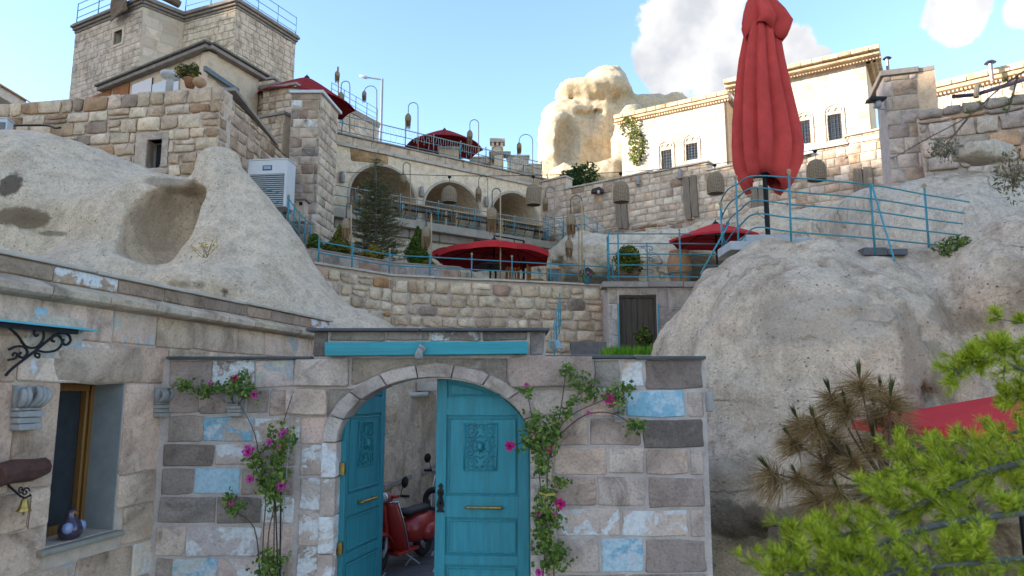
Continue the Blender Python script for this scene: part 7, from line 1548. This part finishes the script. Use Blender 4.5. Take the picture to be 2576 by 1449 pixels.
def rose(label, stems, clusters, blooms, seed, stakes=(), Y=6.8):
    t = thing('climbing_rose', label, 'rose', PY(stems[0][0][0], stems[0][0][1], Y)); rr = random.Random(seed)
    for s in stems: MB().tube(smooth_path([PY(x, y, Y + rr.uniform(-.03, .04)) for x, y in s], 4), [.007 - .0035 * i / (len(s) * 4) for i in range((len(s) - 1) * 4 + 1)], 5).build('stem', mat('rose_stem', (.12, .07, .05), .8, var=.4), t, smooth=True)
    C, N = [], []; rs = np.random.RandomState(seed)
    for x, y, rx, ry, n in clusters:
        for _ in range(n):
            px, py = rs.normal(x, rx * .55), rs.normal(y, ry * .55); c = np.array(PY(px, py, Y - .02 + rs.normal() * .05)); d = rs.normal(size=3) * .6 + [0, -1, .5]; 
            for q in range(3): C.append(c + rs.normal(size=3) * .018); N.append(d + rs.normal(size=3) * .35)
    mesh_obj('foliage', leaf_mesh('foliage', C, N, .030, G_ROSE, seed, 1.35, .12), t)
    for i, (x, y, s, deep) in enumerate(blooms): rose_bloom(t, PY(x, y, Y - .06), s / FPX * Y, seed * 31 + i, PETAL_D if deep else PETAL)
    for x0, y0, x1, y1, r, m in stakes: MB().tube([PY(x0, y0, Y - .03), PY(x1, y1, Y - .03)], r, 6).build('stake', m, t)
    return t
rose('climbing rose with pink blooms left of the doorway', [[(660, 1460), (662, 1350), (668, 1250), (655, 1180), (640, 1090), (600, 1010)], [(688, 1460), (690, 1300), (694, 1180), (706, 1090), (738, 985)], [(672, 1460), (676, 1340), (690, 1260), (660, 1215), (632, 1150)], [(655, 1460), (640, 1330), (590, 1285), (570, 1260)]],
     [(712, 1105, 34, 26, 70), (700, 1150, 18, 30, 40), (640, 1160, 22, 22, 40), (668, 1215, 26, 22, 45), (690, 1240, 20, 36, 60), (660, 1190, 16, 20, 20), (595, 1275, 22, 22, 30), (570, 1255, 10, 10, 8), (680, 1405, 36, 22, 60), (675, 1445, 34, 20, 50), (705, 1190, 16, 22, 25)],
     [(715, 1092, 13, 0), (626, 1135, 15, 0), (630, 1205, 10, 0), (708, 1222, 13, 0), (582, 1265, 7, 0), (678, 1112, 8, 0), (702, 1125, 7, 0)], 11, ((708, 1150, 704, 1470, .008, IRON), (692, 1230, 700, 1470, .006, IRON), (737, 975, 700, 1470, .004, GREYM)))
rose('small rose sprig with magenta blooms over the carved capital', [[(600, 1020), (612, 990), (590, 965), (540, 975), (480, 975), (455, 960)], [(600, 1000), (640, 990), (650, 985)]],
     [(465, 970, 20, 12, 28), (510, 985, 22, 16, 30), (545, 975, 28, 12, 40), (590, 968, 28, 18, 60), (625, 985, 22, 18, 40), (608, 950, 18, 12, 20)], [(592, 952, 10, 1), (640, 992, 11, 0), (527, 966, 6, 0)], 12)
rose('climbing rose with a yellow tie and magenta buds right of the doorway', [[(1365, 1460), (1372, 1350), (1362, 1250), (1352, 1150), (1340, 1060), (1325, 980)], [(1395, 1460), (1385, 1340), (1375, 1220), (1390, 1120), (1430, 1050), (1520, 1005), (1560, 985)], [(1385, 1150), (1405, 1060), (1418, 980), (1425, 915)], [(1400, 1100), (1470, 1045), (1540, 1040), (1600, 1075)], [(1350, 1100), (1320, 1110), (1290, 1120)], [(1420, 1030), (1460, 990), (1490, 965)]],
     [(1328, 985, 14, 14, 20), (1345, 1060, 22, 22, 45), (1335, 1110, 30, 24, 70), (1375, 1105, 32, 30, 90), (1390, 1070, 22, 18, 40), (1365, 1160, 24, 30, 55), (1425, 930, 18, 16, 24), (1450, 955, 26, 18, 30), (1480, 985, 24, 20, 34), (1440, 1010, 18, 14, 20), (1420, 1040, 24, 16, 26), (1545, 1000, 26, 24, 60), (1575, 975, 22, 14, 26), (1600, 1072, 24, 14, 40), (1375, 1240, 20, 22, 40), (1405, 1215, 16, 20, 26), (1380, 1310, 28, 34, 90), (1370, 1360, 30, 28, 70), (1405, 1390, 26, 26, 50), (1385, 1420, 30, 26, 50), (1360, 1290, 20, 30, 40)],
     [(1532, 1004, 13, 1), (1283, 1122, 12, 1), (1381, 1128, 11, 1), (1409, 1268, 13, 1), (1355, 1290, 8, 0), (1395, 1296, 8, 0), (1545, 1018, 6, 0), (1338, 1096, 6, 0), (1325, 968, 6, 0), (1480, 1038, 5, 0), (1356, 1440, 9, 0)], 13, ((1362, 1040, 1380, 1330, .009, mat('old_cane', (.36, .32, .27), .8, var=.3)),))
ti = thing('plastic_tie', 'yellow plastic tie knotted round the right hand rose', 'tie', PY(1372, 1245, 6.7)); TIE = mat('yellow_tape', (.50, .42, .12), .5, var=.2)
for pts in ([(1356, 1240), (1372, 1246), (1396, 1243)], [(1372, 1246), (1380, 1275), (1398, 1300)], [(1370, 1246), (1366, 1270), (1372, 1288)]):
    vs = []; 
    for x, y in pts: p = PY(x, y, 6.68); vs += [p + Vector((0, 0, .012)), p + Vector((.006, .012, -.012))]
    MB().add(vs, [(0, 1, 3, 2), (2, 3, 5, 4)]).build('strip', TIE, ti)
# ------------------------------------------------------------------ inside the gate: ledge, rock face, scooters
def court_rock(P):
    d = s_box(P, (-2.35, 14.2, 1.1), (.9, 2.9, 2.0), -.16, .3); d = smin(d, s_box(P, (-1.3, 16.0, .9), (1.8, .8, 2.0), .1, .3), .3)
    return d + nz(P, (.9, .25), (2.3, .14), (5, .05))
tag(rock('court_rock', (-4.2, 10.8, -.3), (2.4, 17.4, 3.6), .08, court_rock, TUFF), 'rough tuff face seen through the open gate', 'rock')
LG_ = Plane((-1.98, 11.0), (-1.35, 14.9)); lg = thing('court_ledge', 'low stone ledge wall running back inside the gate', 'ledge', (-1.9, 11.2, 0))
wall_core(LG_, [(0, -.1), (LG_.L, -.1), (LG_.L, .88), (0, .88)], [], .6, MORTAR_G, lg)
courses(LG_, [(0, 0), (LG_.L, 0), (LG_.L, .86), (0, .86)], lg, [(1, (.26, .225, .20)), (1, (.31, .27, .24))], (.26, .3), (.4, .7), .02, 171, style='cut')
coping(LG_, -.05, LG_.L, .88, .88, lg, COPE, .08, .06, .55, 1.3, 172)
CWp = Plane((-2.75, 10.7), (-2.02, 10.98)); cw_ = thing('court_corner', 'pale stone block corner behind the open door leaf', 'wall', (-2.3, 10.8, 0)); wall_core(CWp, [(0, -.1), (CWp.L, -.1), (CWp.L, 3.0), (0, 3.0)], [], .3, MORTAR, cw_); courses(CWp, [(0, 0), (CWp.L, 0), (CWp.L, 3), (0, 3)], cw_, [(1, (.40, .33, .29)), (1, (.36, .29, .25))], (.3, .4), (.35, .7), .02, 173, style='cut')
pe = thing('drain_pipe', 'pale drain pipe across the rock face inside the gate', 'pipe', PY(1030, 995, 12.6)); MB().tube([PY(975, 998, 12.3), PY(1076, 991, 12.6)], .045, 10).build('pipe', mat('pvc', (.50, .46, .40), .6, var=.2), pe, smooth=True)
ss = thing('stone_shelf', 'white stone shelf high on the rock face inside the gate', 'shelf', PY(1080, 970, 12.8)); a, b = PY(1048, 984, 12.7), PY(1130, 962, 12.7); MB().box(((a.x + b.x) / 2, 12.9, (a.z + b.z) / 2), ((b.x - a.x) / 2, .25, (b.z - a.z) / 2)).build('shelf', COPE_P, ss, bevel=.015)
bk = thing('clay_bowl', 'small brown bowl on the ledge inside the gate', 'bowl', PY(1035, 1172, 12.7)); p = LG_.at(1.9, .965, -.3); MB().lathe([(.08, 0), (.13, .05), (.14, .12), (.12, .13), (.1, .06)], p, 14).build('bowl', TERRA, bk, smooth=True)
for k, (u, lab) in enumerate(((1.3, 'tiny metal figurine left of the bowl on the ledge'), (2.7, 'tiny metal figurine right of the bowl on the ledge'))):
    p = LG_.at(u, .96, -.25); t = thing('figurine', lab, 'figurine', p, .4, 'metal figurines on the ledge')
    for sx in (-.06, .06): MB().tube([(sx, 0, 0), (sx * .8, 0, .1)], .014, 6).build('leg', GREYM, t, local=True)
    MB().lathe([(.02, -.1), (.06, -.05), (.06, .05), (.02, .1)], (0, 0, .13), 8).build('body', GREYM, t, local=True, smooth=True); MB().tube([(.05, 0, .15), (.1, 0, .23), (.14, 0, .21)], [.03, .025, .01], 6).build('head', GREYM, t, local=True)
def scooter(label, loc, rz, body, second=False):
    t = thing('scooter', label, 'scooter', loc, rz, 'parked scooters'); bm_ = body; TY = mat('tyre_rubber', (.02, .02, .021), .75, var=.2); CH = mat('chrome', (.55, .55, .55), .2, .9, var=.1)
    # local: +x forward, wheel bottoms at z=0
    for x, nm in ((.62, 'wheel'), (-.62, 'wheel')):
        w = MB().tube([(x + .185 * math.cos(a), 0, .24 + .185 * math.sin(a)) for a in np.linspace(0, 2 * math.pi, 25)[:-1]], .058, 10, closed=True).build('wheel', TY, t, local=True, smooth=True)
        c_ = MB(); 
        for s in (-1, 1): c_.tube([(x, s * .01, .24), (x, s * .045, .24)], [.14, .12], 16)
        c_.build('rim', CH, w, local=True, smooth=True); MB().tube([(x, -.07, .24), (x, .07, .24)], .03, 10).build('hub', IRON, w, local=True)
    # front fender
    vs, fs = [], []; n, m_ = 12, 6
    for i in range(n + 1):
        a = math.radians(-10 + 190 * i / n); 
        for j in range(m_ + 1): b = math.radians(-90 + 180 * j / m_); rr = .27 + .045 * math.cos(b); vs.append((.62 + rr * math.cos(a) * (1.12 if a < 1.4 else 1.0), .115 * math.sin(b), .25 + rr * math.sin(a) * 1.06))
    for i in range(n):
        for j in range(m_): q = i * (m_ + 1) + j; fs.append((q, q + 1, q + m_ + 2, q + m_ + 1))
    o = MB().add(vs, fs).build('front_fender', bm_, t, local=True, smooth=True); md = o.modifiers.new('thick', 'SOLIDIFY'); md.thickness = .008
    # fork link
    MB().tube([(.62, .085, .24), (.54, .085, .34), (.50, .06, .5)], [.03, .028, .025], 8).build('fork', GREYM, t, local=True, smooth=True)
    # leg shield: curved sheet
    vs, fs = [], []; n, m_ = 12, 10
    for i in range(n + 1):
        s = i / n; z = .22 + .74 * s; wd = .235 * (1 - .25 * s ** 3) * (.82 + .18 * math.sin(math.pi * min(1, s * 1.1))); xx = .34 + .10 * s - .16 * (1 - s) ** 3
        for j in range(m_ + 1): b = -1 + 2 * j / m_; vs.append((xx - .11 * b * b, wd * b, z))
    for i in range(n):
        for j in range(m_): q = i * (m_ + 1) + j; fs.append((q, q + 1, q + m_ + 2, q + m_ + 1))
    o = MB().add(vs, fs).build('leg_shield', bm_, t, local=True, smooth=True); md = o.modifiers.new('thick', 'SOLIDIFY'); md.thickness = .012
    edge = [vs[i * (m_ + 1)] for i in range(n + 1)] + [vs[n * (m_ + 1) + j] for j in range(m_ + 1)] + [vs[i * (m_ + 1) + m_] for i in range(n, -1, -1)]; MB().tube(edge, .011, 6).build('shield_trim', CH, o, local=True, smooth=True)
    MB().prism([(-.05, .30), (.05, .30), (.035, .92), (-.035, .92)], [], lambda u, v, o_: Vector((.36 + .10 * (v - .22) / .74 + o_, u, v)), .05, .06).build('horn_cover', bm_, o, local=True, bevel=.02)
    for k in range(3): MB().box((.475 + .004 * k, 0, .62 + .03 * k), (.006, .035, .005)).build('vent_slot', IRON, o, local=True)
    # handlebar head, grips, lamp, mirror
    MB().lathe([(.02, -.02), (.07, .0), (.085, .04), (.07, .09), (.03, .12)], (.40, 0, .97), 14, lambda a, z: 1.25 if abs(math.cos(a)) > .7 else 1.0).build('headset', bm_, t, local=True, smooth=True)
    hl = MB().tube([(.46, 0, 1.03), (.52, 0, 1.03)], [.075, .078], 16).build('headlight', CH, t, local=True, smooth=True); MB().tube([(.521, 0, 1.03), (.53, 0, 1.03)], [.068, .03], 16).build('lens', mat('lamp_lens', (.5, .5, .48), .1, spec=.6), hl, local=True, smooth=True)
    for s in (-1, 1):
        MB().tube([(.40, s * .06, 1.03), (.36, s * .2, 1.05)], .022, 8).build('handlebar', bm_, t, local=True, smooth=True); MB().tube([(.36, s * .2, 1.05), (.33, s * .33, 1.05)], .02, 8).build('grip', IRON, t, local=True, smooth=True); MB().tube([(.39, s * .2, 1.035), (.40, s * .32, 1.03)], .007, 5).build('brake_lever', CH, t, local=True)
        mi = MB().tube([(.36, s * .2, 1.06), (.36, s * .24, 1.2)], .006, 5).build('mirror_stalk', IRON, t, local=True); MB().lathe([(.005, -.02), (.055, -.012), (.06, 0), (.05, .012), (.004, .02)], (0, 0, 0), 14).build('mirror', IRON, mi, local=True, smooth=True).matrix_basis = Matrix.Translation((.36, s * .27, 1.25)) @ Matrix.Rotation(R(80), 4, 'Y') @ Matrix.Diagonal((1.4, 1, 1, 1))
    # floor, rear body, seat
    MB().box((.08, 0, .23), (.28, .2, .025)).build('floor_board', bm_, t, local=True, bevel=.02)
    MB().lathe([(.05, -.5), (.19, -.42), (.25, -.15), (.235, .1), (.17, .32), (.06, .40)], (0, 0, 0), 18).build('rear_body', bm_, t, local=True, smooth=True).matrix_basis = Matrix.Translation((-.42, 0, .48)) @ Matrix.Rotation(R(90), 4, 'Y') @ Matrix.Diagonal((.95, .95, 1, 1))
    for s in (-1, 1): MB().lathe([(.01, -.3), (.11, -.2), (.14, 0), (.12, .18), (.02, .28)], (0, 0, 0), 12).build('side_cowl', bm_, t, local=True, smooth=True).matrix_basis = Matrix.Translation((-.55, s * .16, .42)) @ Matrix.Rotation(R(90), 4, 'Y')
    MB().lathe([(.05, -.36), (.12, -.28), (.135, -.1), (.11, .15), (.135, .28), (.06, .36)], (0, 0, 0), 14).build('seat', mat('seat_vinyl', (.025, .025, .027), .5), t, local=True, smooth=True).matrix_basis = Matrix.Translation((-.36, 0, .74)) @ Matrix.Rotation(R(90), 4, 'Y') @ Matrix.Diagonal((.5, 1, 1, 1))
    sw = MB().tube([(-.95 + .0 * a, .16 * math.cos(a), .80 + .16 * math.sin(a)) for a in np.linspace(0, 2 * math.pi, 21)[:-1]], .05, 8, closed=True).build('spare_wheel', TY, t, local=True, smooth=True)
    MB().tube([(.1, .12, .2), (-.1, .26, .02)], .014, 6).build('kick_stand', GREYM, t, local=True)
    return t
REDP = mat('red_scooter_paint', (.32, .028, .022), .28, var=.15, spec=.5); GRP = mat('cream_scooter_paint', (.30, .27, .22), .35, var=.3, spec=.4, dirt=.4)
scooter('red scooter with chrome trim parked behind the open door leaf', (-1.54, 10.1, 0), R(-114), REDP).scale = (.93, .93, .93)
s2_ = scooter('dusty grey scooter parked behind the red one', (-1.05, 11.9, 0), R(112), GRP)
# ------------------------------------------------------------------ right foreground: red parasol, chair, pines
def low_parasol():
    Y = 6.6; a, b, c, d = PY(2135, 1081, 6.2), PY(2290, 1042, 6.9), PY(2530, 1000, 7.6), PY(2560, 1088, 6.0)
    t = thing('garden_parasol', 'red parasol top seen below the boulder behind the pine boughs', 'parasol', (c.x, c.y, 0)); ap = PY(2540, 990, 7.4); vs = [ap]; n = 8; r = 1.55
    ctr = Vector((ap.x, ap.y, 0)); zc = PY(2135, 1080, 6.2).z; cor = [Vector((ap.x + r * math.cos(.55 + 2 * math.pi * i / n), ap.y + r * math.sin(.55 + 2 * math.pi * i / n), zc)) for i in range(n)]
    vs += cor + [q - Vector((0, 0, .09)) for q in cor]; fs = [(0, 1 + i, 1 + (i + 1) % n) for i in range(n)] + [(1 + i, 1 + n + i, 1 + n + (i + 1) % n, 1 + (i + 1) % n) for i in range(n)]
    o = MB().add(vs, fs).build('canopy', mat('bright_red_canvas', (.60, .045, .05), .85, var=.1, scale=3, bump=.2, bscale=300, spec=.15, trans=.15), t); md = o.modifiers.new('thick', 'SOLIDIFY'); md.thickness = .006
    for q in cor: MB().tube([ap - Vector((0, 0, .03)), q - Vector((0, 0, .02))], .01, 5).build('rib', IRON, t)
    MB().tube([(ap.x, ap.y, -.1), ap], .03, 8).build('mast', IRON, t)
low_parasol()
wch = thing('woven_chair', 'brown woven chair at the foot of the boulder behind the pine boughs', 'chair', PY(1985, 1449, 7.4)); c0 = PY(1990, 1395, 7.4); CHM = mat('brown_weave', (.13, .09, .06), .8, var=.4, scale=30, bump=.5, bscale=60)
n = 10; vs = []; fs = []
for i in range(7):
    for j in range(n + 1):
        a = math.pi * (-.15 + .8 * j / n); r = .30 + .05 * i / 6; vs.append(Vector((c0.x + .1 - r * math.cos(a) * .9, c0.y + r * math.sin(a) * .7, c0.z - .12 + .36 * i / 6 * (.5 + .5 * math.sin(math.pi * j / n)))))
for i in range(6):
    for j in range(n): q = i * (n + 1) + j; fs.append((q, q + 1, q + n + 2, q + n + 1))
o = MB().add(vs, fs).build('backrest', CHM, wch, smooth=True); md = o.modifiers.new('thick', 'SOLIDIFY'); md.thickness = .02
MB().lathe([(.3, -.14), (.32, -.11), (.3, -.09)], c0 + Vector((.1, 0, 0)), 14).build('seat', CHM, wch)
for sx, sy in ((-.2, -.15), (.3, -.15), (-.15, .2), (.3, .2)): MB().tube([c0 + Vector((sx, sy, -.1)), Vector((c0.x + sx * 1.2, c0.y + sy * 1.2, -.03))], .012, 6).build('leg', IRON, wch)
def whorl(A, B, rr, c, ax, n, ln, sp, droop=0.0):
    ax = ax.normalized(); x = ax.orthogonal().normalized(); y = ax.cross(x)
    for _ in range(n):
        a = rr.uniform(0, 2 * math.pi); s = sp * rr.uniform(.25, 1.0); d = (ax * (1.05 - s * .7) + (x * math.cos(a) + y * math.sin(a)) * s).normalized(); l = ln * rr.uniform(.7, 1.15); A.append(c + ax * rr.uniform(-.25, .15) * ln); B.append(A[-1] + d * l - Vector((0, 0, droop * l)))
# green cedar boughs close to the lens
gp_ = thing('cedar_boughs', 'fresh lime green cedar boughs reaching in from the lower right corner', 'tree', PY(2600, 1449, 3.2)); rr = random.Random(31); A_, B_ = [], []
CB = mat('cedar_bark', (.12, .125, .11), .85, var=.4, scale=30, bump=.6, bscale=60)
def bough(pts, r0, Y0, Y1, twigs, tl, side=(0, 1), dens=1.0, green=True, yoff=0.0):
    k = len(pts); P = smooth_path([PY(x, y, Y0 + (Y1 - Y0) * i / (k - 1)) for i, (x, y) in enumerate(pts)], 6); n = len(P); MB().tube(P, [r0 * (1 - .75 * i / n) for i in range(n)], 7).build('branch', CB, gp_, smooth=True)
    for i in range(twigs):
        t = rr.uniform(.05, 1.0); p = P[min(n - 1, int(t * (n - 1)))]; d = (P[min(n - 1, int(t * (n - 1)) + 1)] - P[max(0, int(t * (n - 1)) - 1)]).normalized(); s = rr.choice((-1, 1)); up = Vector((rr.uniform(-.4, .4), rr.uniform(-.6, .6), s * rr.uniform(.3, 1.0) + .25)); q = (d * rr.uniform(.5, 1.1) + up).normalized() * tl * rr.uniform(.4, 1.1)
        e = p + q; MB_T.tube([p, p.lerp(e, .5) + Vector((0, 0, .01)), e], [.004, .003, .002], 4, False); m = max(2, int(q.length / .035))
        for j in range(m + 1):
            c = p.lerp(e, (j + .5) / (m + .5)); whorl(A_, B_, rr, c, q.normalized() + Vector((rr.gauss(0, .5), rr.gauss(0, .5), .45 + rr.gauss(0, .3))), int(32 * dens), rr.uniform(.036, .062), rr.uniform(.7, 1.05))
MB_T = MB()
bough([(2640, 1150), (2480, 1185), (2380, 1235), (2310, 1270), (2240, 1290)], .017, 2.9, 2.7, 40, .20)
bough([(2640, 1280), (2420, 1310), (2260, 1350), (2150, 1400), (2050, 1430), (1930, 1470)], .014, 2.7, 2.4, 44, .16)
bough([(2640, 1400), (2400, 1420), (2250, 1440), (2150, 1490)], .012, 2.6, 2.4, 30, .16)
bough([(2300, 1270), (2200, 1320), (2120, 1345), (2010, 1365), (1995, 1358)], .008, 2.75, 2.6, 24, .09)
bough([(2640, 1120), (2480, 1150), (2350, 1170), (2240, 1185)], .010, 3.5, 3.5, 40, .18)
bough([(2640, 1060), (2540, 1090), (2470, 1105), (2300, 1130), (2260, 1120)], .008, 3.7, 3.8, 34, .10)
bough([(2640, 1210), (2500, 1250), (2430, 1330), (2420, 1420)], .009, 3.0, 2.8, 30, .2)
bough([(2650, 950), (2570, 985), (2540, 1010), (2525, 1040)], .008, 3.4, 3.3, 10, .07)
bough([(2650, 850), (2540, 868), (2450, 895), (2380, 930)], .007, 3.4, 3.3, 15, .06, dens=.8)
bough([(2650, 815), (2560, 810), (2500, 800)], .006, 3.4, 3.3, 7, .05, dens=.7)
bough([(2650, 985), (2570, 930), (2500, 905), (2440, 915), (2395, 950)], .007, 3.1, 3.0, 26, .09, dens=.9)
bough([(2650, 905), (2580, 875), (2520, 880), (2470, 910)], .006, 3.1, 3.0, 20, .08, dens=.9)
bough([(2650, 1075), (2590, 1020), (2560, 990), (2530, 1000)], .006, 3.2, 3.1, 16, .10)
MB_T.build('twigs', CB, gp_, kind='stuff'); mesh_obj('needles', needle_mesh('needles', A_, B_, np.full(len(A_), .0032), G_LIME, 7), gp_)['kind'] = 'stuff'
# nearly bare twig crossing the upper right corner
bt = thing('bare_twig', 'nearly bare cedar twig crossing in front of the rubble wall', 'branch', PY(2600, 170, 3.6)); A_, B_ = [], []; mbt = MB()
for pts in ([(2640, 140), (2560, 190), (2500, 235), (2440, 290), (2330, 350), (2270, 385), (2240, 400)], [(2440, 290), (2400, 340), (2360, 385)], [(2560, 190), (2545, 250), (2530, 290)], [(2600, 165), (2590, 240), (2600, 290)]):
    P = smooth_path([PY(x, y, 3.6) for x, y in pts], 5); mbt.tube(P, [.006 * (1 - .7 * i / len(P)) for i in range(len(P))], 6)
    for i in range(3, len(P), 2):
        d = (P[i] - P[i - 1]).normalized()
        for s in range(2): mbt.tube([P[i], P[i] + d * .02 + Vector((rr.gauss(0, .015), rr.gauss(0, .015), rr.gauss(0, .03)))], [.002, .0008], 3, False)
        if rr.random() < .38: whorl(A_, B_, rr, P[i] + Vector((0, 0, .012)), Vector((rr.gauss(0, .4), rr.gauss(0, .4), 1)) + d * .6, 30, .036, .7)
mbt.build('branch', BARK, bt); mesh_obj('needles', needle_mesh('needles', A_, B_, np.full(len(A_), .0022), leaf_mat('needle_olive', (.05, .09, .015), (.12, .17, .03), (.22, .26, .06)), 7), bt)['kind'] = 'stuff'
# browned pine behind
bp2 = thing('dry_pine', 'browned pine with long dry needles between the boulder and the green boughs', 'pine', PY(2260, 1400, 5.6)); A_, B_ = [], []; C_, D_ = [], []; mbp = MB(); YB = 5.6
root = PY(2330, 1330, YB + .1); hub = PY(2230, 1215, YB)
mbp.tube([PY(2380, 1500, YB + .1), root, hub], [.03, .025, .02], 7)
CL = [(2165, 968, 60, .2), (2095, 1002, 55, -.6), (2240, 1010, 62, .5), (2130, 1025, 45, -.2), (2200, 1040, 45, .1), (2015, 1068, 58, -.5), (2085, 1100, 52, -.2), (1995, 1110, 45, -.8), (2110, 1130, 45, .0), (1945, 1190, 58, -.6), (2065, 1255, 60, -.4), (2115, 1240, 45, .1), (2185, 1235, 45, .2), (2200, 1115, 55, .2), (2145, 1160, 48, -.2), (2050, 1060, 40, .3), (2010, 1200, 36, .4), (2260, 1075, 50, .4), (2080, 1170, 40, -.4), (2215, 990, 45, .3)]
for i, (x, y, r, ln) in enumerate(CL):
    c = PY(x, y, YB + rr.uniform(-.25, .2)); mid = hub.lerp(c, .55) + Vector((0, 0, -.06)); P = smooth_path([hub, mid, c], 5); mbp.tube(P, [.012 - .007 * k / len(P) for k in range(len(P))], 5)
    L = r / FPX * YB; ax = (c - mid).normalized() + Vector((ln * .3, 0, .7)); whorl(A_, B_, rr, c, ax, 200, L * rr.uniform(1.2, 1.7), 1.15, .45)
    whorl(A_, B_, rr, c - ax.normalized() * .05, ax + Vector((rr.gauss(0, .5), rr.gauss(0, .5), rr.gauss(0, .4))), 150, L * 1.4, 1.35, .6); whorl(C_, D_, rr, c + ax.normalized() * L * .3, ax + Vector((0, 0, .8)), 34, L * .75, .22)
mbp.build('branches', BARK, bp2, kind='stuff'); mesh_obj('dry_needles', needle_mesh('dry_needles', A_, B_, np.full(len(A_), .0046), G_BROWN, 5), bp2)['kind'] = 'stuff'; mesh_obj('shoots', needle_mesh('shoots', C_, D_, np.full(len(C_), .006), leaf_mat('pine_shoot', (.04, .06, .015), (.09, .11, .03), (.16, .16, .05)), 6), bp2)['kind'] = 'stuff'
